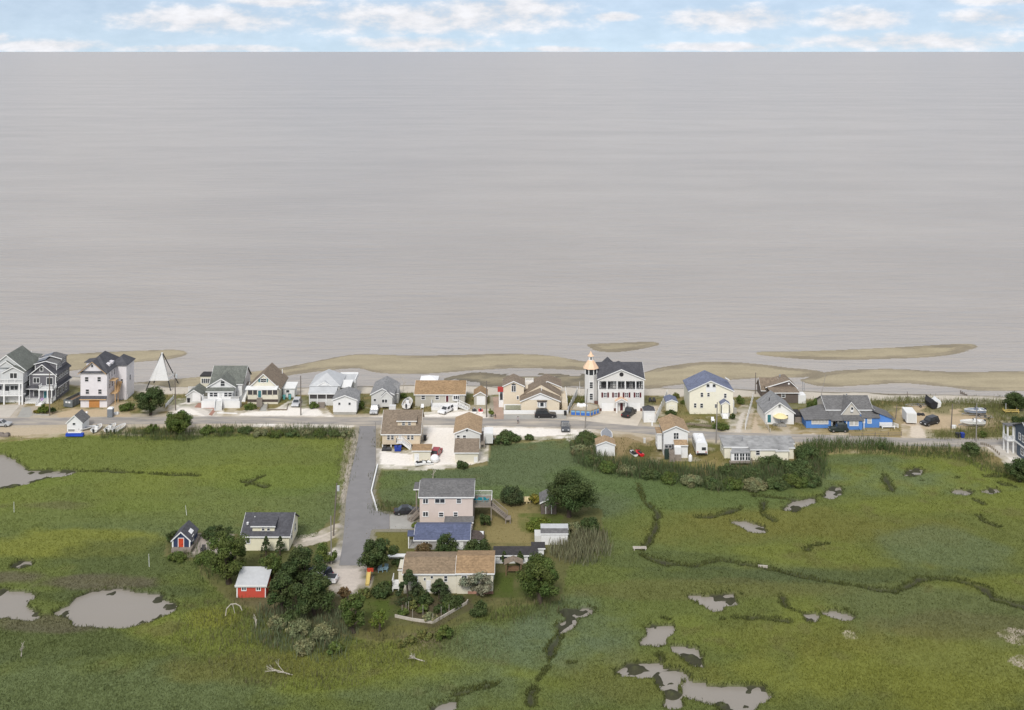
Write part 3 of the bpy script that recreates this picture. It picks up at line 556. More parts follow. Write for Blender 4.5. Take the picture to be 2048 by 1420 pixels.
    def garage(s,x0,y0,x1,y1,v,m,fm=WHITE):
        a,b=s.u(x0,v),s.u(x1,v); w1,w0=s.w(y0,v),max(s.w(y1,v),0); mb=MB(); n=4
        for i in range(n): mb.box(a,b,v-.05,v-.003,w0+(w1-w0)*i/n+.02,w0+(w1-w0)*(i+1)/n-.02)
        mb.box(a,b,v-.02,v-.003,w0,w1); o=s.part(mb,'garage_door',m); s.part(MB().box(a-.12,a,v-.06,v-.003,w0,w1+.12).box(b,b+.12,v-.06,v-.003,w0,w1+.12).box(a,b,v-.06,v-.003,w1,w1+.12),'frame',fm,o); return o
    def rail(s,pts,ht=.95,m=WHITE,name='railing',gap=.22):
        mb=MB()
        for a,b in zip(pts[:-1],pts[1:]):
            a=Vector(a); b=Vector(b); L=(b-a).length; up=Vector((0,0,1))
            mb.bar(a+up*ht,b+up*ht,.10,.07); mb.bar(a+up*.12,b+up*.12,.07,.06); n=max(1,int(L/1.8))
            for i in range(n+1): p=a+(b-a)*i/n; mb.box(p.x-.06,p.x+.06,p.y-.06,p.y+.06,p.z,p.z+ht+.08)
            k=max(2,int(L/gap))
            for i in range(1,k): p=a+(b-a)*i/k; mb.box(p.x-.025,p.x+.025,p.y-.025,p.y+.025,p.z+.1,p.z+ht)
        return s.part(mb,name,m)
    def deck(s,u0,u1,v0,v1,z,m=WOOD,posts=True,name='deck',pm=None):
        o=s.part(MB().box(u0,u1,v0,v1,z-.22,z),name,m)
        if posts and z>.5:
            n=max(2,int((u1-u0)/2.6)+1)
            for i in range(n):
                for v in(v0+.12,v1-.12): x=u0+.12+(u1-u0-.24)*i/(n-1); s.part(MB().box(x-.09,x+.09,v-.09,v+.09,-.05,z-.222),'post',pm or m)
        return o
    def stairs(s,a,b,width,m,rm=None,along='v',n=None):
        """a = bottom middle, b = top middle (local points)"""
        a=Vector(a); b=Vector(b); n=n or max(2,int(abs(b.z-a.z)/.19)); mb=MB(); d=(b-a); hz=Vector((d.x,d.y,0)); dn=hz.normalized(); sd=Vector((-dn.y,dn.x,0))
        for i in range(n):
            p=a+d*((i+.5)/n); q=p+dn*(hz.length/n/2); p2=p-dn*(hz.length/n/2); t=a.z+d.z*(i+1)/n
            c=[p2-sd*width/2,q-sd*width/2,q+sd*width/2,p2+sd*width/2]; mb.slab([(k.x,k.y,t) for k in c],max(.06,d.z/n+.02))
        for sg in(-1,1): mb.bar(a+sd*sg*width/2+Vector((0,0,.02)),b+sd*sg*width/2-Vector((0,0,.12)),.08,.28)
        o=s.part(mb,'stairs',m)
        if rm:
            for sg in(-1,1): s.rail([a+sd*sg*width/2,b+sd*sg*width/2],.95,rm,'stair_railing')
        return o
    def posts(s,xs,v,y0,y1,m=WHITE,wd=.16,name='post'):
        for x in xs: u=s.u(x,v); s.part(MB().box(u-wd,u+wd,v-wd,v+wd,-.05 if y0 is None else s.w(y0,v),s.w(y1,v)),name,m)
    def lean(s,x0,x1,yb,yf,yk,wm,rm,v=0,pitch=.12,oh=.25,trim=WHITE,vmin=1.5):
        '''room under one slope: front eave at photo row yf, back edge at row yk'''
        u0,u1=s.u(x0,v),s.u(x1,v); w0=s.w(yf,v); a=s.w(yk,v); k=s.w(yk,v)-s.w(yk,v+1); d=max((a-w0)/(pitch+k),vmin); wb=-.05 if yb is None else s.w(yb,v)
        if wm: s.part(MB().prism([(v,wb),(v+d,wb),(v+d,w0+pitch*d),(v,w0)],u0,u1,'x'),'wall',wm)
        t=.14; e=t+.012; r=s.part(MB().slab([(u0-oh,v-oh,w0-pitch*oh+e),(u1+oh,v-oh,w0-pitch*oh+e),(u1+oh,v+d+oh,w0+pitch*(d+oh)+e),(u0-oh,v+d+oh,w0+pitch*(d+oh)+e)],t),'roof',rm)
        if trim: s.part(MB().box(u0-oh-.01,u1+oh+.01,v-oh-.05,v-oh-.004,w0-pitch*oh-.05,w0-pitch*oh+e+.01),'eave_trim',trim)
        return d
    def dormer(s,x0,x1,yb,yt,we,k,wm,rm,wins=(),pitch=.18,drop=.12):
        '''shed dormer on a front slope that starts at height we and rises k per metre'''
        f=(s.w(yb,0)-s.w(yb,1)); v=(s.w(yb,0)-we)/(k+f); wb=we+k*v-.4; wt=s.w(yt,v); d=max((wt-we-k*v)/(k-pitch),.8); u0,u1=s.u(x0,v),s.u(x1,v)
        s.part(MB().prism([(v,wb),(v,wt),(v+d,wt+pitch*d)],u0,u1,'x'),'dormer',wm)
        s.part(MB().slab([(u0-.25,v-.35,wt-.35*pitch+.16),(u1+.25,v-.35,wt-.35*pitch+.16),(u1+.25,v+d+.5,wt+pitch*(d+.5)+.16),(u0-.25,v+d+.5,wt+pitch*(d+.5)+.16)],.13),'dormer_roof',rm)
        s.part(MB().box(u0-.26,u1+.26,v-.40,v-.355,wt-.35*pitch-.03,wt-.35*pitch+.17),'dormer_trim',WHITE)
        for q in wins: s.win(*q,v,1,2,fw=.06)
    def stack(s,u,v,z,h=.6,m=WHITE,r=.09): return s.part(MB().tube((u,v,z-.3),(u,v,z+h),r,r,8),'vent_pipe',m)
def sid(n,c,v=.06): return mat(n,c,.75,v,1.6,kind='siding')
def shi(n,c,v=.16): return mat(n,c,.92,v,2.0,kind='shingle')
PALEG=sid('pale_grey_siding',(.56,.57,.57)); DKG=sid('dark_grey_shingle_siding',(.155,.15,.165)); WRAP=mat('white_house_wrap',(.74,.71,.73),.5,.09,1.1,kind='siding')
WSID=sid('white_siding',(.77,.77,.76)); CREAM=sid('cream_siding',(.70,.66,.54)); TAN=sid('tan_siding',(.64,.54,.40)); YEL=sid('pale_yellow_siding',(.80,.76,.58)); LGREY=sid('light_grey_siding',(.62,.62,.60))
BEIGE=sid('beige_siding',(.72,.63,.49)); PINK=sid('pale_pink_siding',(.66,.56,.505)); BLUE=sid('bright_blue_siding',(.095,.235,.57)); NAVY=sid('navy_siding',(.035,.05,.105)); RED=sid('barn_red_siding',(.56,.085,.055)); SLATE=sid('slate_blue_siding',(.085,.11,.145)); SAGE=sid('greige_siding',(.46,.44,.38)); BRNS=mat('brown_shingle_siding',(.14,.115,.10),.9,.2,3,kind='siding')
R_GREEN=shi('greygreen_shingles',(.155,.165,.145)); R_GREY=shi('grey_shingles',(.155,.152,.150)); R_CHAR=shi('charcoal_shingles',(.085,.085,.095)); R_BROWN=shi('brown_shingles',(.225,.178,.132)); R_TAN=shi('tan_shingles',(.32,.215,.12)); R_TANL=shi('light_tan_shingles',(.36,.255,.155)); R_BLUE=shi('blue_grey_shingles',(.105,.122,.195)); CURT=mat('curtained_glass',(.50,.49,.46),.3,.25,2.5); PALEC=sid('pale_cream_siding',(.82,.785,.65)); TOWER=sid('tower_siding',(.69,.68,.655)); R_MID=shi('mid_grey_shingles',(.25,.25,.25)); R_BLUEL=shi('pale_blue_grey_shingles',(.165,.185,.26)); R_LITE=mat('pale_metal_roof',(.50,.51,.515),.55,.12,1.5,kind='boards'); R_WHITE=mat('white_roof_coating',(.74,.74,.72),.6,.06,1); R_DBRN=shi('dark_brown_shingles',(.095,.075,.065)); R_BLK=shi('black_roof',(.05,.047,.047)); COPPER=mat('peach_copper_roof',(.80,.56,.38),.5,.12,1.5,kind='boards'); R_WEA=mat('weathered_flat_roof',(.30,.30,.295),.85,.38,1.0)
DOORRED=mat('dark_red_paint',(.10,.02,.025),.5); BLACKP=mat('black_paint',(.03,.028,.03),.6); TEAL=mat('teal_paint',(.05,.18,.20),.6); DBLUE=mat('blue_door_paint',(.04,.10,.30),.5); ORW=mat('raw_plywood',(.50,.235,.075),.75,.2,2,kind='boards'); RAWW=mat('raw_lumber',(.60,.40,.21),.8,.15,2); SCREEN=mat('screen_shade',(.07,.065,.065),.7,.2,1); SOLAR=mat('solar_panel',(.05,.06,.085),.15,.2,.8,spec=.7); REDP=mat('red_paint',(.45,.06,.05),.6)  # the screen colour also serves as painted shade under porches and stilts

# white house with stacked porches, left edge
b=B('porch_house','white house with stacked porches and a ground floor garage beside the dark grey house','house',13,-320,470,1205)
dp=10; us=b.u(470); vb=1.6
b.box('wall',-300,468,None,800,vb,dp,PALEG); b.bm('upper_wall',b.u(-300,0),b.u(462,0),.25,dp-.01,b.w(790,0),b.w(560,0),PALEG)
b.gF(b.u(62),b.u(470),b.w(560),b.w(556),b.w(450),.24,dp*.55,PALEG,R_GREEN,oh=.3,wn='gable')
b.gF(b.u(-300),b.u(470,0),b.w(560),b.w(540),b.w(240),1.4,dp,PALEG,R_GREEN,oh=.3,wn='gable')
b.gF(b.u(-70),b.u(250),b.w(480),b.w(462),b.w(355),.9,6,PALEG,R_GREEN,oh=.2,wn='gable')
b.deck(b.u(-300),us,-.2,vb-.004,b.w(1015,0),WHITE,False,'porch_floor'); b.deck(b.u(-300),us,-.2,.24,b.w(770,0),WHITE,False,'balcony_floor')
b.rail([(b.u(-300),-.1,b.w(1015)),(us-.1,-.1,b.w(1015))]); b.rail([(b.u(-300),-.15,b.w(770)),(us-.1,-.15,b.w(770))])
b.posts((-120,85,395,455),-.05,None,790); b.win(205,570,345,672,.25,2,1); b.win(-100,560,5,680,.25,2,1); b.win(215,825,365,910,vb,2,1); b.win(-60,825,40,910,vb,2,1); b.win(85,830,190,930,vb,1,1)
b.garage(175,1068,388,1190,vb,WHITE); b.stairs((b.u(10)-2.2,-.9,0),(b.u(75)-1.2,-.25,b.w(1060)),1.1,WHITE,WHITE)
# house behind it by the beach
b=B('beach_house','grey house with a hipped green grey roof and white rear deck behind the porch house','house',13,200,640,560)
b.Y=289; b.X=(P(13,430,0)[0]-1024)*b.Y/F; b.r.location=(b.X,b.Y,-.1)
u0,u1=b.u(180),b.u(620); wz=b.w(330); b.bm('wall',u0,u1,0,7,-.9,wz,PALEG); b.hip(u0,u1,0,7,wz,b.w(150,3.5),R_GREEN,inset=3.2,axis='y'); b.gF(b.u(340),b.u(540),b.w(350),b.w(320),b.w(240),-.6,3,PALEG,R_GREEN,oh=.15,wn='gable')
b.bm('deck',b.u(480),b.u(690),-2,2.4,b.w(420)-.2,b.w(400),WHITE); b.rail([(b.u(470),-1.9,b.w(400)),(b.u(690),-1.9,b.w(400)),(b.u(690),2.3,b.w(400))]); b.posts((480,680),-1.85,None,410); b.stack(b.u(500),4,b.w(170,4),.8); b.win(360,300,400,330,-.6,1,1)
# dark grey shingled house
b=B('shingle_house','dark grey shingled house with white trim, roof dormers and solar panels','house',13,605,1135,1130)
D=8.6; ul,ur=b.u(600),b.u(1130); we=b.w(605); wp=b.w(395)
b.bm('wall',ul,ur,0,D,-.05,we,DKG); b.gF(ul,ur,we-.02,we,wp,.0,D,DKG,R_CHAR,oh=.45,wn='gable',t=.14)
um=(ul+ur)/2
for (v0,v1,du,dz) in((2.0,4.9,.82,0),(4.95,8.2,.82,.55)):       # shed dormers both sides
    for sg in(-1,1):
        ue=um+sg*(ur-um)*du; wt=wp-.55+dz; b.part(MB().prism([(um,we+.2),(ue,we+.2),(ue,wt),(um,wp+.25+dz)],v0,v1),'dormer',DKG)
        b.part(MB().slab([(um,v0-.3,wp+.42+dz),(um,v1+.1,wp+.42+dz),(ue+sg*.3,v1+.1,wt+.16),(ue+sg*.3,v0-.3,wt+.16)] if sg>0 else [(ue+sg*.3,v0-.3,wt+.16),(ue+sg*.3,v1+.1,wt+.16),(um,v1+.1,wp+.42+dz),(um,v0-.3,wp+.42+dz)],.13),'dormer_roof',R_GREY if sg>0 else R_CHAR)
        b.part(MB().bar((um,v0-.34,wp+.34+dz),(ue+sg*.3,v0-.34,wt+.08),.06,.2).box(ue-.08,ue+.08,v0-.05,v0-.003,we+.3,wt),'dormer_trim',WHITE)
        for vv in(v0+.8,v0+2.0): b.swin(sg,ue,vv,wt-1.15,.6,.9)
b.part(MB().slab([(um-2.4,2.2,wp+.02),(um-.2,2.2,wp+.62),(um-.2,7.5,wp+1.1),(um-2.4,7.5,wp+.5)],.06),'solar_panel',SOLAR)
b.win(815,455,870,525,0,1,1); b.win(680,668,800,765,0,2,1); b.win(950,665,1070,800,0,2,1); b.door(690,920,805,1040,0,GLASS); b.door(890,935,950,1080,0,TEAL)
wz=b.w(830); b.part(MB().slab([(ul-.4,-1.2,wz-.35),(b.u(850),-1.2,wz-.35),(b.u(850),0,wz+.15),(ul-.4,0,wz+.15)],.12),'skirt_roof',R_CHAR)
b.part(MB().box(b.u(845),ur+.3,-2.2,-.004,wz-.45,wz-.15),'balcony',WHITE); b.rail([(b.u(850),-.1,wz-.15),(b.u(850),-2.1,wz-.15),(ur+.2,-2.1,wz-.15),(ur+.2,-.1,wz-.15)],.8)
b.part(MB().slab([(ur+.02,0,wz+.15),(ur+.75,0,wz-.35),(ur+.75,D,wz-.35),(ur+.02,D,wz+.15)][::-1],.12),'side_roof',R_CHAR); b.part(MB().box(ur+.72,ur+.78,-.3,D,wz-.52,wz-.33).box(ul-.45,b.u(850),-1.27,-1.21,wz-.5,wz-.33),'skirt_trim',WHITE)
zf=b.w(1100); b.deck(ul-.3,ur,-2.4,-.004,zf,WHITE,False,'porch_floor'); b.bm('porch_skirt',ul-.25,ur-.05,-2.35,-.1,-.05,zf-.225,WHITE); b.rail([(ul-.25,-.1,zf),(ul-.25,-2.3,zf),(b.u(860),-2.3,zf)],1.0); b.rail([(b.u(1010),-2.3,zf),(ur,-2.3,zf),(ur,-.2,zf)],1.0)
for x in(b.u(870),b.u(1040),ur-.1): b.part(MB().box(x-.11,x+.11,-2.3,-2.08,zf,wz-.452),'post',WHITE)
b.stairs((b.u(930),-4.1,0),(b.u(930),-2.4,zf),1.5,WHITE,WHITE); b.part(MB().tube((b.u(940),-2.45,zf+.75),(b.u(940),-2.5,zf+.75),.42,.42,12),'bunting',mat('bunting_cloth',(.35,.25,.42),.8)); 
for v in(1.0,2.4,3.6,4.8,6,7.2): b.swin(1,ur,v,we-1.6,.6,1.1)
for v in(1.2,3.0,4.6,6.4): b.swin(1,ur,v,.9,.7,1.4)
b.part(MB().box(ul-.06,ul+.14,-.05,-.003,0,we).box(ur-.14,ur+.06,-.05,-.003,0,we).box(ul-.3,ur+.3,-.06,-.003,we-.05,we+.25),'corner_trim',WHITE)
# house under construction
b=B('unfinished_house','unfinished house wrapped in white paper with an orange plywood garage door','house',14,120,635,1265)
D=11; ul,ur=b.u(112),b.u(650); we=b.w(560); wp=b.w(345)
b.bm('wall',ul,ur,0,D,-.05,we,WRAP); b.gF(ul,b.u(610),we-.02,we+.05,wp,-.05,5,WRAP,R_CHAR,oh=.5,trim=RAWW,wn='gable',tw=.12)
b.hip(ul,ur,0,D,we+.01,b.w(160,5.5),R_CHAR,inset=3.9,axis='y',oh=.5); b.bm('bay_wall',ur-.6,ur+2.7,6,D+.6,-.05,we+.1,WRAP); b.hip(ur-1.4,ur+2.7,6,D+.6,we+.12,b.w(205,8.5),R_CHAR,inset=2.2,axis='y',oh=.4)
for v in(2.6,4.6): b.part(MB().prism([(ur-2.2,we+.1),(ur-.35,we+.1),(ur-.35,we+1.35),(ur-2.2,we+1.75)],v,v+1.3),'dormer',WRAP)
b.part(MB().prism([(ul+.3,we+.1),(ul+2.2,we+.1),(ul+2.2,we+1.9),(ul+.3,we+1.7)],3,6),'dormer',WRAP); b.part(MB().slab([(ul-.2,2.7,we+1.78),(ul+2.6,2.7,we+2.1),(ul+2.6,6.2,we+2.1),(ul-.2,6.2,we+1.78)],.12),'dormer_roof',R_CHAR)
for x0,x1 in((205,272),(458,524)): b.win(x0,650,x1,738,0,1,2,fm=WRAP)
for x0,x1 in((220,285),(474,540)): b.win(x0,900,x1,990,0,1,2,fm=WRAP)
b.win(330,400,370,450,-.05,1,1,fm=WRAP); b.garage(295,1112,488,1268,0,ORW,ORW); b.shed(b.u(120),b.u(635),-.5,b.w(1088),0,b.w(1030),R_CHAR,.15,trim=RAWW)
for (v,z,l) in((1.6,b.w(760),2.2),(6.4,b.w(640,5),2.0),(2.2,b.w(1040),2.4)): b.part(MB().slab([(ur+.01,v,z+.1),(ur+1.5,v,z),(ur+1.5,v+l,z),(ur+.01,v+l,z+.1)][::-1],.14),'porch_roof' if z>2.5 else 'landing',RAWW)
for v in(1.7,3.7): b.part(MB().box(ur+1.3,ur+1.45,v,v+.15,0,b.w(760)-.1),'post',RAWW)
b.part(MB().slab([(ur+1.7,6.5,-.05),(ur+2.9,6.5,-.05),(ur+2.9,6.4,1.4),(ur+1.7,6.4,1.4)],.2),'stair_wall',WRAP); b.stairs((ur+1.0,3.9,b.w(1040)),(ur+1.0,6.0,b.w(880)),1.1,RAWW)
for v in(1.4,3.2,4.9): b.swin(1,ur,v,we-1.9,.5,1.3,fm=WRAP); b.swin(1,ur,v+.3,we-4.4,.6,1.2,fm=WRAP)
b.swin(1,ur+2.7,8.6,we-4.3,.7,1.3,fm=WRAP); b.win(930,690,972,770,6,1,2,fm=WRAP)
# small white hut by the marsh
b=B('storage_hut','small white hut with a grey gable roof beside boats at the marsh edge','shed',1,762,935,1040)
b.gableF(762,935,None,940,862,0,4.2,WSID,R_GREY,oh=.22); b.win(828,942,857,966,0,1,1,fw=.04); b.door(775,1015,850,1042,0,GALV)
# small grey garage + white gable house with porch
b=B('garage','small grey garage with a white door beside the white porch house','garage',2,168,325,640)
b.gableF(168,325,None,565,515,0,6,LGREY,R_GREEN,oh=.2); b.garage(235,548,305,628,0,WHITE)
b=B('gable_house','white gable house with a long front porch and wide white steps','house',2,400,655,650)
D=8.5; ul,ur=b.u(400),b.u(655); b.gableF(385,665,None,480,398,0,D,WSID,R_GREEN,oh=.3)
wr=b.w(305,4); b.gS(ul-.4,ur+1.5,.1,b.w(480),wr,3.2,D+2.5,WSID,R_GREEN,oh=.3); b.bm('side_wing',ur-.2,ur+1.6,1.6,3.4,-.05,b.w(470),WSID); b.shed(ur-.1,ur+1.7,1.4,b.w(470),4.2,b.w(400,3),R_GREEN,.15)
b.shed(b.u(392),b.u(665),-2.0,b.w(528,-2),-.02,b.w(485),R_GREEN,.15); zf=b.w(595,-1.5); b.bm('porch_wall',b.u(405),b.u(640),-1.75,-.004,-.05,b.w(533,-1.75),WSID)
for x0,x1 in((408,440),(448,486),(556,590),(598,634)): b.win(x0,538,x1,578,-1.75,1,2)
b.door(505,538,535,592,-1.75,LGREY); b.win(520,420,560,470,0,1,2); b.part(MB().tube((b.u(540),-.07,b.w(420)),(b.u(540),-.01,b.w(420)),.45,.45,14),'arch_window',GLASS)
b.deck(b.u(325,-3),b.u(722,-3),-3.6,-1.76,zf-.05,WHITE,False); b.bm('deck_skirt',b.u(327,-3),b.u(720,-3),-3.55,-1.8,-.05,zf-.272,WHITE)
b.rail([(b.u(328,-3),-1.8,zf-.05),(b.u(328,-3),-3.5,zf-.05),(b.u(470,-3),-3.5,zf-.05)],1.0,gap=.15); b.rail([(b.u(528,-3),-3.5,zf-.05),(b.u(720,-3),-3.5,zf-.05),(b.u(720,-3),-1.8,zf-.05)],1.0,gap=.15)
b.stairs((b.u(497,-5),-5.6,0),(b.u(500,-3.6),-3.6,zf-.05),1.7,LGREY,WHITE)
for v in(1.2,3,5): b.swin(1,ur+.25,v,1.4,.7,1.3)
b.deck(ur+1.0,ur+3.0,5.5,8,b.w(455,5.5)); b.stairs((ur+2.0,1.2,.0),(ur+2.2,5.4,b.w(470,5.4)),1.0,WHITE,WHITE)
b.bm('sun_room',b.u(312,6),b.u(430,6),6,9,-.05,b.w(372,6),CREAM); b.bm('flat_roof',b.u(308,6),b.u(432,6),5.8,9.2,b.w(372,6)+.004,b.w(366,6)+.15,R_BLK)
for x in(325,345,365,385,405): b.win(x,395,x+14,440,6,1,1,fw=.05)
b.deck(b.u(195,5),b.u(318,5),4.6,6,b.w(500,5)-.4,WHITE); b.rail([(b.u(195,5),4.7,b.w(500,5)-.4),(b.u(318,5),4.7,b.w(500,5)-.4)],1.0)
# cream gable house, brown roof, screened porch
b=B('screened_porch_house','cream gable house with a steep brown roof and dark screened porch','house',2,790,1125,632)
D=9.5; b.gableF(800,1118,None,492,348,0,D,CREAM,R_BROWN,oh=.4); b.shed(b.u(792),b.u(1108),-1.9,b.w(505,-1.9),-.02,b.w(468),R_WHITE,.1)
b.bm('porch_wall',b.u(795,-1.8),b.u(1105,-1.8),-1.8,-.004,-.05,b.w(562,-1.8),CREAM)
xs=[795,848,895,940,995,1050,1105]
for a,c in zip(xs[:-1],xs[1:]):
    if a==895: continue
    b.box('screen',a+4,c-4,561,512,-1.75,-1.70,SCREEN)
b.posts(xs,-1.72,570,510,CREAM,.08); b.door(902,518,934,588,-1.8,TEAL)
b.box('porch_base',793,1107,634,608,-1.86,-1.81,R_DBRN); b.win(928,397,955,430,0,1,2); b.win(960,397,986,430,0,1,2)
for x0,x1 in((905,924),(990,1002)): b.box('shutter',x0,x1,432,396,-.06,-.003,TEAL)
b.stairs((b.u(918,-4),-4.4,0),(b.u(918,-1.8),-1.9,b.w(590,-1.8)),1.3,WOOD,None); b.stack(b.u(1150,5),5,b.w(330,5),.8); b.part(MB().slab([(b.u(1025,4),3.4,b.w(352,4)),(b.u(1050,4),3.4,b.w(372,4)),(b.u(1050,4),4.6,b.w(372,4)),(b.u(1025,4),4.6,b.w(352,4))][::-1],.08),'skylight',R_WHITE)
b=B('shed','small white shed with a flat white roof next to the screened porch','shed',2,1155,1275,590)
b.lean(1155,1275,None,494,438,WSID,R_WHITE); b.win(1190,512,1222,538,0,1,1); b.door(1210,548,1240,590,0,BLACKP)
# pale metal roofed house
b=B('metal_roof_house','pale grey hip roofed house with a wide metal porch roof behind the white garage','house',2,1440,1720,640)
D=9; u0,u1=b.u(1440),b.u(1735); wz=b.w(470); b.bm('wall',u0,u1,0,D,-.05,wz,LGREY); b.hip(u0,u1,0,D,wz,b.w(314,4.5),R_LITE,inset=3.4,axis='y')
b.shed(b.u(1422,-2),b.u(1702,-2),-2.6,b.w(550,-2.6),-.02,b.w(470),R_LITE,.1); b.posts((1428,1510,1600,1698),-2.4,None,548,WHITE,.08); b.box('screen_shade',1430,1690,600,556,-2.3,-2.25,SCREEN); b.box('porch_wall',1430,1695,None,602,-2.32,-2.24,LGREY)  # dark sheet between the posts paints the shade beneath the porch roof
b.gF(b.u(1510),b.u(1650),wz-.1,wz,b.w(430),-.1,3,WHITE,R_LITE,oh=.1,wn='gable'); b.stairs((b.u(1550,-4),-4.6,0),(b.u(1552,-2.4),-2.5,.9),1.6,WOOD,None)
b.bm('rear_wing',u1-1,b.u(1885,5),5,10,-.05,b.w(430,5),LGREY); b.part(MB().slab([(u1-1.3,4.7,b.w(428,5)),(b.u(1892,5),4.7,b.w(428,5)),(b.u(1892,5),10.3,b.w(428,5)+.5),(u1-1.3,10.3,b.w(428,5)+.5)],.15),'flat_roof',R_LITE); b.bm('parapet',u1-1.3,b.u(1895,5),10.32,10.5,b.w(428,5)-.2,b.w(428,5)+.85,WHITE); b.bm('parapet',b.u(1893,5),b.u(1893,5)+.2,4.7,10.3,b.w(428,5)-.2,b.w(428,5)+.8,WHITE)
b.shed(b.u(1718,1),b.u(1850,1),.8,b.w(480,1),5,b.w(430,3),R_WHITE,.1); b.posts((1740,1840),1.0,None,478,WHITE,.1); b.win(1480,560,1520,590,-.004,1,1)
b=B('white_garage','white gable garage with two small windows on a concrete base at the road corner','garage',2,1670,1910,765)
b.gableF(1670,1910,738,612,568,0,6.5,WSID,R_MID,oh=.3); b.box('foundation',1674,1906,None,736,.05,6.4,CONCG); b.win(1724,640,1745,664,0,1,1,fw=.05); b.win(1828,640,1850,664,0,1,1,fw=.05); b.swin(1,b.u(1910),3,1.6,.7,.7)
# weathered grey house
b=B('weathered_house','weathered grey gable house behind the silver pickup','house',3,100,310,628)
D=10; b.gableF(105,312,None,505,452,0,D,LGREY,R_MID,oh=.3); b.gF(b.u(200,-1.2),b.u(300,-1.2),b.w(620,-1.2),b.w(528,-1.2),b.w(482,-1.2),-1.3,.5,LGREY,R_MID,oh=.15,wn='porch'); b.win(128,548,148,568,0,1,1,fw=.05); b.win(205,553,226,582,-1.3,1,1,fw=.06); b.win(232,553,252,582,-1.3,1,1,fw=.06); b.shed(b.u(290),b.u(345),3,b.w(520,1),7,b.w(440,3),R_MID,.1); b.bm('side_room',b.u(300),b.u(345),3.2,7,-.05,b.w(525,1),LGREY); b.swin(1,b.u(312),2,1.3,.7,1.0)
b.part(MB().tube((b.u(326,1),1,0),(b.u(324,1),1,b.w(400,1)),.05,.04,6),'antenna',GALV)
# ranch with tan roof
b=B('ranch_house','greige ranch house with a long tan roof, bay window and white deck','house',3,512,975,618)
D=8.5; b.gableS(514,974,None,505,381,0,D,SAGE,R_TAN,oh=.3); b.win(572,515,604,552,0,1,2); b.win(703,517,734,553,0,1,2); b.door(800,517,824,575,0,DOORRED)
zf=b.w(585); uL,uR=b.u(860),b.u(930); b.part(MB().prism([(uL,0),(uL+.5,-.55),(uR-.5,-.55),(uR,0)],b.w(560),b.w(508),'z'),'bay_window',WHITE)
for x0,x1 in((872,886),(890,906),(910,922)): b.win(x0,518,x1,550,-.56,1,1,fw=.04)
b.deck(b.u(665,-2),b.u(912,-2),-3.2,-.004,zf,WHITE,False); b.bm('deck_skirt',b.u(667,-2),b.u(910,-2),-3.15,-.1,-.05,zf-.225,WHITE); b.rail([(b.u(665,-2),-.1,zf),(b.u(665,-2),-3.15,zf),(b.u(905,-2),-3.15,zf)]); b.stairs((b.u(1015,-2),-2.6,0),(b.u(915,-2),-1.6,zf),1.2,LGREY,WHITE)
b=B('beach_tent','white peaked canopy tent behind the tan roofed ranch','tent',3,575,705,470); b.r.location.y=b.Y=b.Y+9; b.r.location.x=b.X=(P(3,640,0)[0]-1024)*b.Y/F
for sx in(560,722):
    for v in(0,4.5): b.part(MB().tube((b.u(sx),v,-.1),(b.u(sx),v,b.w(385)),.05,.05,6),'pole',WHITE)
uu=[b.u(555),b.u(725)]; wz=b.w(383); ap=((uu[0]+uu[1])/2,2.25,b.w(330,2)); b.part(MB().add([(uu[0],-.3,wz),(uu[1],-.3,wz),(uu[1],4.8,wz),(uu[0],4.8,wz),ap,(uu[0],-.3,wz-.3),(uu[1],-.3,wz-.3),(uu[1],4.8,wz-.3),(uu[0],4.8,wz-.3)],[(0,1,4),(1,2,4),(2,3,4),(3,0,4),(0,5,6,1),(1,6,7,2),(2,7,8,3),(3,8,5,0)]),'canopy',mat('white_canvas',(.82,.82,.82),.7,.03,1))
b=B('garden_garage','small grey garage with white double doors and a tan hipped roof','garage',3,1062,1180,605)
b.gableF(1062,1180,None,520,485,0,5,SAGE,R_TAN,oh=.2); b.garage(1090,528,1160,604,0,WHITE)
# beige house with two gables
b=B('beige_house','beige house with a tall left wing, low front gable and white wall along the street','house',15,280,1400,905)
T=(275,690); ul,ur=b.u(275,5),b.u(695,5); b.gF(ul,ur,-.05,b.w(330,5),b.w(235,5),5,11,BEIGE,R_BROWN,oh=.25)
b.win(445,320,478,440,5,1,1); b.win(492,320,525,440,5,1,1); b.part(MB().prism([(b.u(440,5),b.w(315,5)),(b.u(530,5),b.w(315,5)),(b.u(530,5),b.w(295,5)),(b.u(485,5),b.w(270,5)),(b.u(440,5),b.w(295,5))],4.93,4.997),'arch_window',GLASS); b.win(552,535,585,598,5,1,1)
b.gF(b.u(640,1),b.u(1420,1),-.05,b.w(635,1),b.w(475,1),1,8,BEIGE,R_BROWN,oh=.35); b.part(MB().prism([(b.u(790,1),b.w(610,1)),(b.u(1290,1),b.w(610,1)),(b.u(1035,1),b.w(495,1))],.94,.997),'gable_panel',WHITE)
b.gF(b.u(640,5),b.u(1450,5),-.05,b.w(520,5),b.w(290,5),4.6,10,BEIGE,R_BROWN,oh=.1,trim=None); b.gF(b.u(905,9),b.u(1450,9),-.05,b.w(345,9),b.w(235,9),9,15,BEIGE,R_BROWN,oh=.3)
uL,uR=b.u(970,1),b.u(1160,1); b.part(MB().prism([(uL,.995),(uL+.45,.45),(uR-.45,.45),(uR,.995)],b.w(760,1),b.w(645,1),'z'),'bay_window',WHITE); b.part(MB().prism([(uL-.15,.995),(uL+.35,.3),(uR-.35,.3),(uR+.15,.995)],b.w(643,1),b.w(622,1),'z'),'bay_roof',R_DBRN); b.win(1030,665,1098,742,.445,1,1,fw=.05); b.win(985,665,1003,742,.70,1,1,fw=.05); b.win(1122,665,1145,742,.70,1,1,fw=.05)
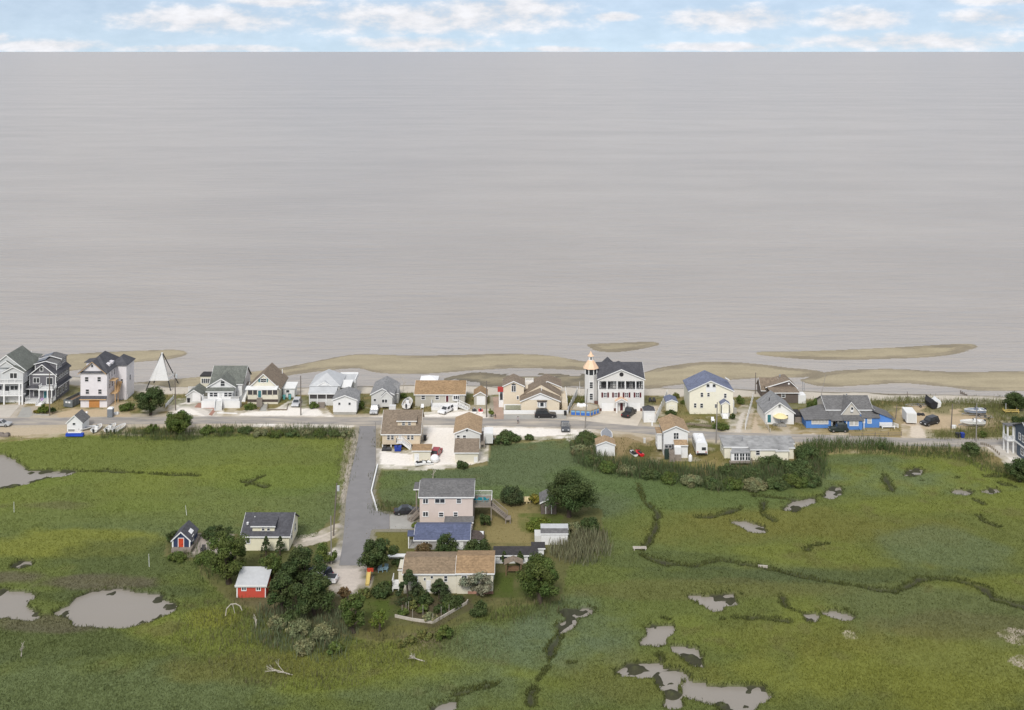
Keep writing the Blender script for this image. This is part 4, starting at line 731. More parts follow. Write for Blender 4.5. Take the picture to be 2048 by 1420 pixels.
b.box('roof_deck',725,890,345,330,9.5,13,WHITE); b.rail([(b.u(728,9.5),9.6,b.w(335,9.5)),(b.u(888,9.5),9.6,b.w(335,9.5))],1.5,gap=.1); b.rail([(b.u(728,9.5),12.5,b.w(335,9.5)),(b.u(888,9.5),12.5,b.w(335,9.5))],1.2,gap=.1); b.bm('link_wall',ur-.1,b.u(905,7),7.2,13,-.05,b.w(375,7),BEIGE)
b.box('side_porch',180,275,None,620,5.2,8,WHITE); b.box('porch_glass',205,265,600,480,5.3,7.9,GLASS); b.posts((190,270),5.25,630,455,WHITE,.1); b.box('awning',155,272,448,352,5.0,5.5,REDP)
b.box('street_wall',280,1600,None,825,0,.18,WHITE); b.box('planter_panel',315,625,810,722,3.2,3.3,mat('lattice_green',(.33,.34,.26),.9,.3,3)); b.box('planter_frame',285,640,812,700,3.31,3.45,WHITE); b.stack(b.u(1055,3),3,b.w(400,3),.5)
b.box('side_deck',1470,1590,None,672,3.5,13,BEIGE); b.rail([(b.u(1580,3.5),3.6,b.w(672,3.5)),(b.u(1580,3.5),13,b.w(672,3.5))],1.0,gap=.12)
for px in(240,): b.part(MB().tube((b.u(px,10),10,0),(b.u(265,10),10,b.w(190,10)),.07,.06,6),'flag_pole',WHITE)
# bungalow on stilts, brown roof and dormer
b=B('bungalow','tan bungalow with a brown roof, wide dormer and white steps at the street corner','house',3,205,555,1000)
D=9.5; b.gableS(207,556,972,872,655,0,D,TAN,R_BROWN,oh=.3,frac=.55); _v=D*.55; b.dormer(350,520,802,752,b.w(872),(b.w(655,_v)-b.w(872))/_v,TAN,R_BROWN,((392,766,418,790),(448,766,473,790)))
for x0,x1 in((254,277),(290,313),(440,462),(476,498)): b.win(x0,880,x1,926,0,1,2,fw=.07)
b.door(362,880,384,925,0,LGREY); zf=b.w(935); b.box('understorey_shade',220,545,None,968,1.2,D-.3,SCREEN); b.posts((210,290,380,470,550),.2,None,968,WHITE,.12); b.deck(b.u(345),b.u(395),-1.4,-.004,zf,WHITE,False,'landing'); b.rail([(b.u(345),-.1,zf),(b.u(345),-1.35,zf),(b.u(395),-1.35,zf)]); b.stairs((b.u(470,-1),-.8,0),(b.u(395,-1),-.7,zf),1.1,WHITE,WHITE); b.swin(1,b.u(556),3,1.9,.7,1.1); b.swin(1,b.u(556),6.5,1.9,.7,1.1); b.part(MB().tube((b.u(345,.2),.1,b.w(870)),(b.u(356,1),2.4,b.w(770,2)),.06,.06,6),'vent_pipe',WHITE)  # dark block behind the stilts stands for the shade under the floor
b=B('shed','low cream shed with a flat tan roof before the bungalow','shed',3,492,655,1128)
b.lean(492,655,None,1032,978,CREAM,R_TAN); b.door(510,1062,545,1128,0,WHITE)
# cottage with tan roof and its low garage
b=B('gable_cottage','pale cottage with a tan roof and side deck behind its low garage','house',3,880,1120,1010)
D=10.5; b.gableF(880,1118,None,868,822,0,D,LGREY,R_TANL,oh=.3); b.win(902,887,928,925,0,1,2); b.win(958,887,986,928,0,1,2); b.win(987,827,1006,852,0,1,1,fw=.05); b.deck(b.u(1118)+.01,b.u(1162),0,8,b.w(965)); b.rail([(b.u(1160),.1,b.w(965)),(b.u(1160),7.9,b.w(965))],1,WOOD)
b=B('low_garage','low cream garage with a brown lean-to roof before the gable cottage','garage',3,885,1098,1142)
b.lean(885,1098,None,1048,928,CREAM,R_BROWN,pitch=.3); b.door(1065,1092,1090,1140,0,WHITE)
# lighthouse-tower house
b=B('tower_house','large white house with a lighthouse tower, red shutters and dark grey roof','house',4,403,885,748)
D=11; ul,ur=b.u(403),b.u(885); we=b.w(412); wp=b.w(312)
b.bm('wall',ul,ur,0,D,-.05,b.w(520),TOWER); b.bm('upper_wall',ul,ur,1.3,D-.01,b.w(520),we,LGREY); b.gF(ul,ur,b.w(432),we,wp,0,7,TOWER,R_CHAR,oh=.3)
b.gS(ul,ur,we-.3,we,b.w(243,5.5),1,D,TOWER,R_CHAR,oh=.25); b.gF(b.u(420,8),b.u(600,8),we,we+.3,b.w(207,9),7,D,TOWER,R_CHAR,oh=.2,trim=None,wn='gable')
b.bm('porch_slab',ul,ur,-.02,1.29,b.w(526),b.w(520)+.004,WHITE)
for x in(408,495,600,687,797,880): b.part(MB().box(b.u(x)-.13,b.u(x)+.13,.0,.26,b.w(520)+.004,b.w(432)),'column',WHITE)
b.rail([(ul+.3,.12,b.w(520)),(ur-.3,.12,b.w(520))],.95,BLACKP,gap=.16)
for x0,x1 in((432,490),(505,535),(612,676),(700,735),(760,790),(800,830)): b.win(x0,440,x1,515,1.3,2 if x1-x0>40 else 1,1)
for x0,x1 in((458,492),(540,552),(588,598),(698,708),(740,752),(840,852)): b.box('shutter',x0 if x1-x0<20 else x0,x0+12,515,436,1.2,1.297,BLACKP)
for cx in(475,588,700,815): b.win(cx-15,554,cx+15,602,0,2,2,shut=DOORRED,gm=GLASS)
b.garage(444,668,560,748,0,WHITE); b.garage(706,668,838,748,0,WHITE); b.door(632,663,662,742,0,DOORRED)
b.gF(b.u(590,-1.4),b.u(704,-1.4),b.w(656,-1.4),b.w(650,-1.4),b.w(618,-1.4),-1.5,0,TOWER,COPPER,oh=.2,wn='portico'); b.posts((597,693),-1.35,None,655,WHITE,.16)
b.part(MB().tube((b.u(647),-.05,b.w(362)),(b.u(647),-.003,b.w(362)),.52,.52,20),'round_vent',BLACKP)
for x0,x1 in((403,440),(562,588),(704,722),(842,885)): b.box('brick_base',x0,x1,None,718,-.04,-.003,mat('dark_brick',(.14,.075,.06),.9,.2,4))
cx,cy=b.u(328,2),3.2; rw=(b.u(390,2)-b.u(264,2))/2; wt=b.w(292,3)
def ring(r,z,n=8,o=math.pi/8): return [(cx+r*math.cos(o+2*math.pi*i/n),cy+r*math.sin(o+2*math.pi*i/n),z) for i in range(n)]
k=1/math.cos(math.pi/8); b.part(MB().loft([ring(rw*k,-.05),ring(rw*k,wt-1.5)]),'tower_wall',TOWER); b.part(MB().loft([ring(rw*k*.93,wt-1.5),ring(rw*k*.93,wt)]),'lookout_glass',GLASS)
for i in range(8):
    a=math.pi/8+2*math.pi*i/8; b.part(MB().tube((cx+rw*k*.97*math.cos(a),cy+rw*k*.97*math.sin(a),wt-1.5),(cx+rw*k*.97*math.cos(a),cy+rw*k*.97*math.sin(a),wt),.15,.15,4),'mullion',WHITE)
wr=b.w(214,3); b.part(MB().loft([ring(rw*1.38,wt+.004),ring(rw*1.05,wt+.7),ring(rw*.52,wr)]),'tower_roof',COPPER); b.part(MB().loft([ring(rw*.42,wr),ring(rw*.42,wr+1.05)]),'cupola',WHITE)
for i in range(4): a=-math.pi/2+i*math.pi/2; b.part(MB().box(-.17,.17,-.02,0,0,.6),'cupola_window',GLASS,loc=(cx+rw*.40*math.cos(a),cy+rw*.40*math.sin(a),wr+.25),rz=a+math.pi/2)
b.part(MB().loft([ring(rw*.58,wr+1.05),ring(rw*.3,wr+1.45),ring(.03,b.w(118,3))]),'cupola_roof',COPPER)
for (y0,y1) in((440,503),(560,624)): b.winm(.75,b.w(y0,2)-b.w(y1,2),(cx,cy-rw-.004,b.w(y1,2)),0,1,3)
b.part(MB().box(b.u(362,1),b.u(398,1),.6,1.6,-.05,b.w(648,1)),'chimney',mat('dark_brick',(.14,.075,.06),.9,.2,4))
# white shed with dark hip roof, cream shed, cream blue-roofed house
b=B('hip_shed','white clapboard shed with a dark pyramid roof at the end of the vinyl fence','shed',4,882,998,868)
u0,u1=b.u(882),b.u(998); b.bm('wall',u0,u1,0,2.9,-.05,b.w(745),WSID); b.hip(u0,u1,0,2.9,b.w(745),b.w(684,1.5),R_CHAR,inset=1.55,oh=.12,trim=WHITE); b.door(925,800,955,866,0,WHITE)
b=B('cream_shed','small cream shed with a blue grey roof beside the vinyl fence','shed',4,1118,1235,752)
b.gableF(1118,1235,None,655,632,0,4,PALEC,R_BLUEL,oh=.15); b.door(1150,690,1200,750,0,PALEC)
b=B('cream_house','tall cream house with a blue grey roof and a blue front door','house',4,1362,1820,778)
D=8.5; b.gableF(1362,1820,None,535,432,0,D,PALEC,R_BLUEL,oh=.3,xp=1585); b.box('gable_panel',1535,1640,546,458,-.03,-.003,WHITE)
for q in((1542,465,1572,494),(1606,465,1636,494)): b.win(*q,-.03,1,1,fw=.05)
for q in((1480,554,1505,597),(1550,556,1573,592),(1726,564,1750,607),(1410,666,1433,709),(1476,668,1503,711),(1629,676,1652,711)): b.win(*q,0,1,2,fw=.07)
b.gF(b.u(1694,-2),b.u(1786,-2),.9,b.w(678,-2),b.w(648,-2),-2.2,0,PALEC,R_BLUEL,oh=.12,wn='portico'); b.box('porch',1700,1780,None,768,-2.2,-.004,WHITE); b.posts((1698,1780),-2.1,None,675,WHITE,.1); b.door(1724,687,1762,764,-.004,DBLUE); b.stairs((b.u(1738,-3.4),-3.6,0),(b.u(1738,-2.2),-2.2,.6),1.3,WHITE,WHITE); b.part(MB().slab([(b.u(1745,4),4.2,b.w(405,4)),(b.u(1790,4),4.2,b.w(430,4)),(b.u(1790,4),5.4,b.w(430,4)),(b.u(1745,4),5.4,b.w(405,4))][::-1],.08),'skylight',R_WHITE)
b.bm('side_wall',b.u(1820)+.01,b.u(1850),2,6,-.05,2.6,WSID)
# white two-storey cottage on the marsh side
b=B('tall_cottage','tall narrow white cottage with a tan roof and rear steps at the marsh','house',4,1092,1345,1240)
D=9; b.gableF(1092,1345,None,962,908,1.2,D,WSID,R_TANL,oh=.3); b.box('wall',1205,1343,None,1105,0,1.19,WSID); b.shed(b.u(1205),b.u(1343),-.4,b.w(1100),1.19,b.w(1068),R_TANL,.05); b.win(1197,977,1246,1040,1.2,2,2); b.box('recess_shade',1100,1198,1200,1098,1.12,1.197,SCREEN)  # recess is a flat dark panel, its shade put into the colour
for x0,x1 in((1105,1135),(1145,1175)): b.win(x0,1105,x1,1135,1.1,1,1,fw=.05)
b.deck(b.u(1100),b.u(1200),-.8,1.1,b.w(1170),WOOD); b.stairs((b.u(1178,-2),-2.4,0),(b.u(1178,-.8),-.8,b.w(1170)),1.0,WOOD,WOOD); b.box('screen_panel',1207,1274,None,1206,-1.6,-1.5,WOOD); b.box('awning_box',1205,1275,1205,1130,-1.2,-.004,WHITE); b.box('bin_box',1100,1145,None,1150,-1.0,-.81,mat('dark_green_paint',(.03,.05,.04),.6)); b.bm('bay',b.u(1092)-1.0,b.u(1092)-.004,3,6,.8,4.2,WSID); b.shed(b.u(1092)-1.1,b.u(1092),2.8,4.3,6.2,4.6,R_TANL,.05); b.swin(-1,b.u(1092)-1.0,4.5,1.8,1.2,1.4)
b=B('white_shed','white shed with a tan gable roof beside the reeds','shed',4,387,577,1222)
b.gableF(387,577,None,1105,1070,0,3.6,WSID,R_TANL,oh=.2); b.door(460,1140,500,1218,0,WHITE)
# dark shingled house by the beach
b=B('dark_cottage','dark shingled cottage with brown roofs by the beach behind the white cottage','house',5,520,800,640)
b.box('wall',560,792,None,530,0,5,BRNS); b.shed(b.u(515),b.u(800),-.4,b.w(530),4,b.w(472,4),R_BROWN,.1); b.win(628,538,658,580,0,1,2); b.gF(b.u(470,4),b.u(775,4),0,b.w(480,4),b.w(412,4),4,9,BRNS,R_BROWN,oh=.3,up=b.u(700,4)); b.part(MB().tube((b.u(698,4),3.9,b.w(442,4)),(b.u(698,4),3.995,b.w(442,4)),.25,.25,12),'round_window',WHITE)
b.gS(b.u(420,5),b.u(600,5),-.05,b.w(505,5),b.w(385,7.5),4.6,10,BRNS,R_BROWN,oh=.2); b.part(MB().tube((b.u(608,8),8,b.w(400,8)),(b.u(608,8),8,b.w(350,8)),.22,.22,8),'chimney',GALV); b.box('side_box',795,872,None,560,-.3,2.6,WSID); b.part(MB().tube((b.u(838,3),3,2),(b.u(838,3),3,b.w(415,3)),.06,.06,6),'vent_pipe',GALV); b.part(MB().tube((b.u(855,3),3,2),(b.u(855,3),3,b.w(440,3)),.06,.06,6),'vent_pipe',GALV)
# white cottage with umbrella patio
b=B('white_cottage','white gable cottage with a grey roof and teal door','house',5,462,750,855)
b.gableF(462,750,None,738,638,0,9,WSID,R_MID,oh=.3,xp=605); b.win(592,657,616,684,0,1,2,fw=.07); b.door(482,757,516,836,0,TEAL); b.win(640,760,690,800,0,2,1); b.part(MB().slab([(b.u(755),1,b.w(778)),(b.u(845),1,b.w(778)),(b.u(835),4,b.w(716,3)),(b.u(755),4,b.w(716,3))],.12),'lean_to_roof',R_BLK); b.box('lean_to_wall',760,845,None,782,1.2,3.8,WOOD); b.stack(b.u(500,4),4,b.w(600,4),.4,DARKM)
# blue house
b=B('blue_house','rambling bright blue house with grey roofs and a beige centre gable','house',16,270,1530,735)
b.box('wall',275,700,None,575,0,5,BLUE); b.part(MB().slab([(b.u(235),-.4,b.w(578)),(b.u(700),-.4,b.w(572)),(b.u(650,4),5.5,b.w(430,4)),(b.u(570,6),7.5,b.w(355,6)),(b.u(165,4),4.5,b.w(430,4))],.16),'roof',R_GREY)
for i in range(5): b.win(372+i*57,588,420+i*57,662,0,1,1,fw=.08,gm=CURT)
m0,m1=b.u(625,4),b.u(1400,4); b.gS(m0,m1,-.05,b.w(420,4),b.w(185,8),4,12,sid('beige_gable_siding',(.56,.52,.45)),R_GREY,oh=.25)
b.part(MB().slab([(b.u(690),-.35,b.w(598)),(b.u(915),-.35,b.w(598)),(b.u(870,3.9),3.9,b.w(440,3.9)),(b.u(650,3.9),3.9,b.w(440,3.9))],.15),'porch_roof',R_GREY); b.box('porch_back',705,930,None,600,2,2.1,SCREEN); b.win(740,615,810,680,1.99,2,1); b.door(840,605,880,730,1.99,BLACKP); b.posts((715,820,905),.0,None,598,WHITE,.08)
b.gF(b.u(880,2.5),b.u(1205,2.5),-.05,b.w(490,2.5),b.w(295,2.5),2.5,8,sid('beige_gable_siding',(.56,.52,.45)),R_GREY,oh=.25); b.win(1040,380,1078,425,2.5,1,1); b.box('air_conditioner',1035,1080,460,432,2.1,2.49,WHITE)
b.box('front_room',945,1235,None,605,-1.2,3,BLUE); b.part(MB().slab([(b.u(915,-1.5),-1.5,b.w(603,-1.5)),(b.u(1265,-1.5),-1.5,b.w(603,-1.5)),(b.u(1230,2.4),2.4,b.w(512,2.4)),(b.u(890,2.4),2.4,b.w(512,2.4))],.15),'porch_roof',R_GREY); b.win(1022,618,1082,690,-1.2,1,1,gm=CURT); b.win(1100,618,1160,690,-1.2,1,1,gm=CURT); b.part(MB().box(b.u(935),b.u(947),-1.26,-1.15,0,b.w(610,-1)).box(b.u(1228),b.u(1240),-1.26,-1.15,0,b.w(610,-1)),'corner_trim',WHITE)
b.box('side_room',1236,1530,None,560,.3,5,BLUE); b.part(MB().slab([(b.u(1225),-.0,b.w(558)),(b.u(1545),-.0,b.w(558)),(b.u(1490,4),3.9,b.w(450,4)),(b.u(1200,4),3.9,b.w(450,4))],.15),'roof',R_GREY); b.win(1328,565,1385,648,.3,1,2,gm=CURT); b.win(1240,580,1272,640,.3,1,1,gm=CURT)
uA,uB=b.u(1530,2.2),b.u(1750,2.2); b.part(MB().prism([(uA,-.05),(uB,-.05),(uB,b.w(572,2.2)),(uA,b.w(478,2.2))],2.2,8),'lean_to_wall',BLUE); b.part(MB().slab([(uA-1.3,1.9,b.w(440,2.2)),(uB+.7,1.9,b.w(585,2.2)),(uB+.7,8.4,b.w(585,2.2)),(uA-1.3,8.4,b.w(440,2.2))],.15),'lean_to_roof',R_GREY)
zf=.55; b.deck(b.u(1535,1),b.u(1760,1),-.4,2.1,zf,WHITE,True); b.rail([(b.u(1535,-.4),-.3,zf),(b.u(1760,-.4),-.3,zf),(b.u(1850,-.4),-.2,.1)],.85,WHITE,gap=.14); b.stack(b.u(965,8),8,b.w(180,8),.4,GALV,.18); b.part(MB().box(b.u(655,4)-.0,b.u(860,4),3.9,3.997,b.w(440,4),b.w(415,4)).box(b.u(1210,4),b.u(1450,4),3.9,3.997,b.w(445,4),b.w(415,4)),'white_band',WHITE)
# long yellow cottage on piles at the marsh
b=B('long_cottage','long pale yellow cottage with patched grey flat roofs and a sunroom over the marsh','house',5,110,750,1250,h=-.1)
b.lean(45,285,1235,1085,975,PALEC,R_WEA,v=2.6); b.lean(312,570,1218,1112,1050,PALEC,R_WEA,v=1.2); b.lean(290,745,1150,1050,982,PALEC,R_WEA,v=4.6,oh=.3); b.lean(571,694,1226,1122,1054,PALEC,R_WEA,v=.9,pitch=.16); b.lean(697,748,1205,1094,1054,PALEC,R_WEA,v=2.2)
b.box('sun_room',115,308,1228,1142,-.6,.59,WHITE); b.part(MB().slab([(b.u(110,-.8),-.8,b.w(1142,-.8)),(b.u(312,-.8),-.8,b.w(1142,-.8)),(b.u(290,2.3),2.3,b.w(1095,2.3)),(b.u(118,2.3),2.3,b.w(1095,2.3))],.13),'sunroom_roof',R_WEA)
for x0,x1 in((145,188),(202,247),(260,303)): b.win(x0,1150,x1,1218,-.6,2,2,fw=.06)
b.deck(b.u(95,-1),b.u(320,-1),-1.6,-.61,b.w(1240,-1.6),WOOD,True); b.win(366,1118,402,1164,1.2,1,2); b.swin(-1,b.u(45,2.6),5,1.3,1.0,1.1)
for x in(130,220,330,450,560,680):
    for v in(.9,4,7.5): b.part(MB().tube((b.u(x),v,-.3),(b.u(x),v,b.w(1215)),.14,.14,6),'pile',WOOD)
for x,y in((225,985),(440,1030),(545,1072),(715,1030)): b.stack(b.u(x,5),5,b.w(y+10,5)-.1,.35,GALV,.12)
# slate blue house at the right edge
b=B('slate_house','slate blue house with white trim on posts cut off by the wetland shrubs','house',18,1075,1700,1163)
ul=b.u(1075); ZB,ZE=2.95,5.9; b.bm('lower_wall',ul+.25,ul+9,.5,8.6,-.05,ZB,SLATE); b.bm('upper_wall',ul,ul+9.2,0,9,ZB+.004,ZE,SLATE); b.gS(ul,ul+9.2,ZE-.02,ZE,ZE+2.4,0,9,SLATE,R_GREY,oh=.4,wn='gable')
b.bm('band',ul-.1,ul+9.3,-.1,-.004,ZB-.15,ZB+.2,WHITE); b.bm('band',ul-.1,ul-.004,0,9,ZB-.15,ZB+.2,WHITE); b.bm('corner_trim',ul-.08,ul-.004,8.8,9.05,ZB+.2,ZE,WHITE)
for v in(1.4,3.2,5.0,6.6): b.swin(-1,ul,v,ZB+1.1,.7,1.3); 
for v in(2.5,6): b.swin(-1,ul+.25,v,.9,1.0,1.3)
for u in(1.5,4,6.5): b.winm(.9,1.3,(ul+u,-.004,ZB+1.0)); b.winm(.9,1.2,(ul+u,.496,.9))
b.bm('garage_door',ul+1,ul+3.6,.44,.497,0,2.2,WHITE)
for v in(9.3,): b.part(MB().box(ul-.3,ul-.02,v,v+.28,-.05,ZE+.1),'post',WHITE); b.part(MB().box(ul-1.5,ul-1.22,v,v+.28,-.05,ZE+.1),'post',WHITE); b.bm('deck',ul-1.6,ul+5,9.02,11.5,ZB-.2,ZB,WHITE); b.rail([(ul-1.5,9.2,ZB),(ul-1.5,11.4,ZB)]); b.rail([(ul-1.5,9.15,ZB),(ul-.1,9.15,ZB)]); b.part(MB().slab([(ul-1.7,9.0,ZE+.3),(ul+5,9.0,ZE+.3),(ul+5,11.6,ZE+.05),(ul-1.7,11.6,ZE+.05)],.15),'porch_roof',R_GREY)
for v in(11.2,): b.part(MB().box(ul-1.5,ul-1.22,v,v+.28,-.05,ZE+.02),'post',WHITE)
# --- the point: navy shed, yellow house, red shed, pink house, blue roof house, long tan ranch and outbuildings
b=B('navy_shed','small navy shed with a red door and white trim beside the sand patio','shed',7,210,380,672)
b.gableF(210,380,655,572,494,0,4.6,NAVY,R_CHAR,oh=.2); b.door(270,552,318,655,0,mat('red_mural_door',(.55,.07,.03),.5,.45,6)); b.box('floor',200,388,686,656,-.9,4.6,WOOD); b.part(MB().box(b.u(210)-.02,b.u(222),-.05,-.003,b.w(655),b.w(575)).box(b.u(370),b.u(380)+.02,-.05,-.003,b.w(655),b.w(575)),'corner_trim',WHITE); b.part(MB().prism([(b.u(345,2),b.w(500,2)),(b.u(385,2),b.w(535,2)),(b.u(400,2),b.w(500,2)),(b.u(360,2),b.w(470,2))],1.6,3),'dormer',WHITE); b.swin(1,b.u(380),1.6,1.2,.7,.8)
for u in(-1.6,0,1.6):
    for v in(-.7,1.8,4.3): b.part(MB().box(u-.1,u+.1,v-.1,v+.1,-.35,b.w(684)),'pile',WOOD)
b=B('yellow_house','pale yellow house with a charcoal roof and wide shed dormer','house',7,872,1315,668)
D=8; b.gableS(872,1315,None,528,314,0,D,YEL,R_CHAR,oh=.3); b.dormer(970,1178,492,434,b.w(528),(b.w(314,D/2)-b.w(528))/(D/2),YEL,R_CHAR,((1060,440,1083,478),(1111,440,1134,478)))
b.win(914,538,946,596,0,1,2); b.win(1042,537,1072,550,0,1,1,fw=.05); b.swin(1,b.u(1315),2.2,1.2,.9,1.3); b.swin(1,b.u(1315),5.4,1.2,.9,1.3); b.swin(1,b.u(1315),4,3.6,.8,1.0); b.stack(b.u(993,3),3,b.w(365,3),.4); b.part(MB().tube((b.u(930,2),1.6,b.w(420,1.6)),(b.u(930,2),1.55,b.w(400,1.6)),.2,.2,8),'roof_vent',WHITE)
b=B('red_shed','red barn shed with a pale metal roof and two white windows by the marsh','shed',7,822,1097,1112)
b.lean(822,1095,None,1000,838,RED,R_LITE,pitch=.3); b.part(MB().box(b.u(806),b.u(1110),-.36,-.304,b.w(998),b.w(986)).box(b.u(820)-.02,b.u(830),-.04,-.003,0,b.w(1000)).box(b.u(1088),b.u(1095)+.02,-.04,-.003,0,b.w(1000)),'trim',WHITE)
for x0,x1 in((872,908),(1009,1044)): b.win(x0,1008,x1,1042,0,2,1)
b=B('pink_house','two storey pale pink house with a grey roof and a raised side deck','house',8,535,943,455)
D=8.5; b.gableS(535,943,None,246,123,0,D,PINK,R_GREY,oh=.25)
for q,n in(((562,260,598,293),2),((654,260,726,290),2),((820,260,852,290),1),((562,360,598,392),2),((684,365,716,395),1),((797,363,825,392),1)): b.win(*q,0,n,1 if n>1 else 2)
b.shed(b.u(728,-2),b.u(945,-2),-2.6,b.w(440,-2.6),-.02,b.w(392),R_GREY,.1); b.box('lean_to',735,942,None,445,-2.4,-.004,PINK)
for i in range(6): b.win(750+i*32,456,772+i*32,478,-2.4,1,1,fw=.04)
b.shed(b.u(490,5),b.u(530,5),4.4,b.w(186,4.4),7.5,b.w(138,7),R_GREY,.02); b.part(MB().box(b.u(505,5),b.u(515,5),5,5.15,-.05,b.w(184,5)),'post',WOOD)
zf=b.w(300,2.5); ur=b.u(943); uR=b.u(1090,3); b.deck(ur+.01,uR,1.5,6.5,zf,WOOD); b.rail([(ur+.1,1.6,zf),(uR-.05,1.6,zf)],1,WOOD); b.rail([(uR-.05,1.6,zf),(uR-.05,6.4,zf),(ur+.1,6.4,zf)],1,WHITE); b.stairs((b.u(1200,1),1.0,.9),(uR,2.2,zf),1.1,WOOD,WOOD); b.deck(b.u(1190,0),b.u(1235,0),.2,1.8,.9,WOOD); b.stairs((b.u(455,1),1.2,0),(b.u(520,1),2.4,1.3),1.1,WOOD,WOOD); b.stack(b.u(895,4),4,b.w(140,4),.4)
b=B('blue_roof_cottage','low grey cottage with a blue roof behind dark shrubs','house',8,495,915,650)
b.gableS(497,915,None,578,463,0,7,sid('mid_grey_siding',(.36,.35,.34)),R_BLUE,oh=.2); b.part(MB().slab([(b.u(922,1),1,b.w(562,1)),(b.u(1028,1),1,b.w(575,1)),(b.u(1035,5),5,b.w(508,5)),(b.u(922,5),5,b.w(497,5))],.14),'lean_to_roof',R_DBRN); b.box('lean_to_wall',925,1022,None,575,1.2,4.8,WHITE); b.door(830,582,866,648,0,WHITE); b.win(560,590,600,625,0,2,1); b.win(690,590,730,625,0,2,1)
b.box('porch',448,494,None,640,.5,4,CONCG); b.part(MB().slab([(b.u(443,1),.4,b.w(542,.5)),(b.u(494,1),.4,b.w(542,.5)),(b.u(494,4),4,b.w(518,3)),(b.u(443,4),4,b.w(518,3))],.12),'porch_roof',R_BLUE); b.posts((450,),.6,640,545,WHITE,.08); b.posts((452,),3.6,None,540,WHITE,.08)
b=B('tan_ranch','long cream ranch with a brown and tan roof above the vegetable garden','house',8,412,1098,985)
b.gableS(412,820,None,836,712,0,7.5,CREAM,shi('warm_brown_shingles',(.25,.185,.12)),oh=.25); b.gableS(821,1098,None,832,702,-.15,7.6,CREAM,R_TAN,oh=.25); b.bm('porch_wing',b.u(372,2),b.u(411,2),2,5.5,-.05,b.w(800,2),CREAM); b.shed(b.u(368,2),b.u(411,2),1.8,b.w(798,2),5.7,b.w(768,4),R_BROWN,.02)
for q in((495,852,519,892),(724,852,746,892)): b.win(*q,0,1,2,fw=.07)
b.win(620,852,636,870,0,1,1,fw=.05); b.win(568,866,580,884,0,1,1,fw=.05); b.win(860,850,896,888,-.15,1,1); b.win(1010,850,1050,888,-.15,1,1); b.door(590,890,615,975,0,WHITE); b.swin(1,b.u(1098),3.4,1.0,1.1,1.1); b.box('brick_base',905,1100,None,970,-.22,-.16,BRK)
b.deck(b.u(330,2),b.u(385,2),.5,3.2,.7,WHITE); b.rail([(b.u(330,2),3.1,.7),(b.u(330,2),.55,.7),(b.u(380,2),.55,.7)],1.0)
b=B('dark_bungalow','low white outbuilding with a black roof behind the wooden swing','shed',8,1110,1432,756)
b.lean(1110,1432,None,694,635,WSID,R_BLK); b.lean(1402,1488,None,640,610,WSID,R_BLK,v=2.6)
for x0,x1 in((1150,1205),(1222,1255),(1365,1392)): b.win(x0,702,x1,728,0,1,1,fw=.06)
b=B('brown_shed','brown shingled shed with a grey gable roof under the big tree','shed',8,1466,1585,378)
b.gableF(1466,1585,None,290,262,0,4.5,BRNS,R_GREY,oh=.25); b.door(1505,305,1545,375,0,BRNS)
b=B('white_workshop','white workshop shed with grey and white roof bands behind the tall reeds','shed',8,1468,1672,612)
_d=b.lean(1468,1672,None,530,496,WSID,R_GREY,oh=.1); b.lean(1468,1672,None,494,472,WSID,R_LITE,v=_d+.1,oh=.1); b.box('side_lean_to',1418,1467,None,545,.6,3.2,LGREY); b.door(1620,560,1650,610,0,WHITE)
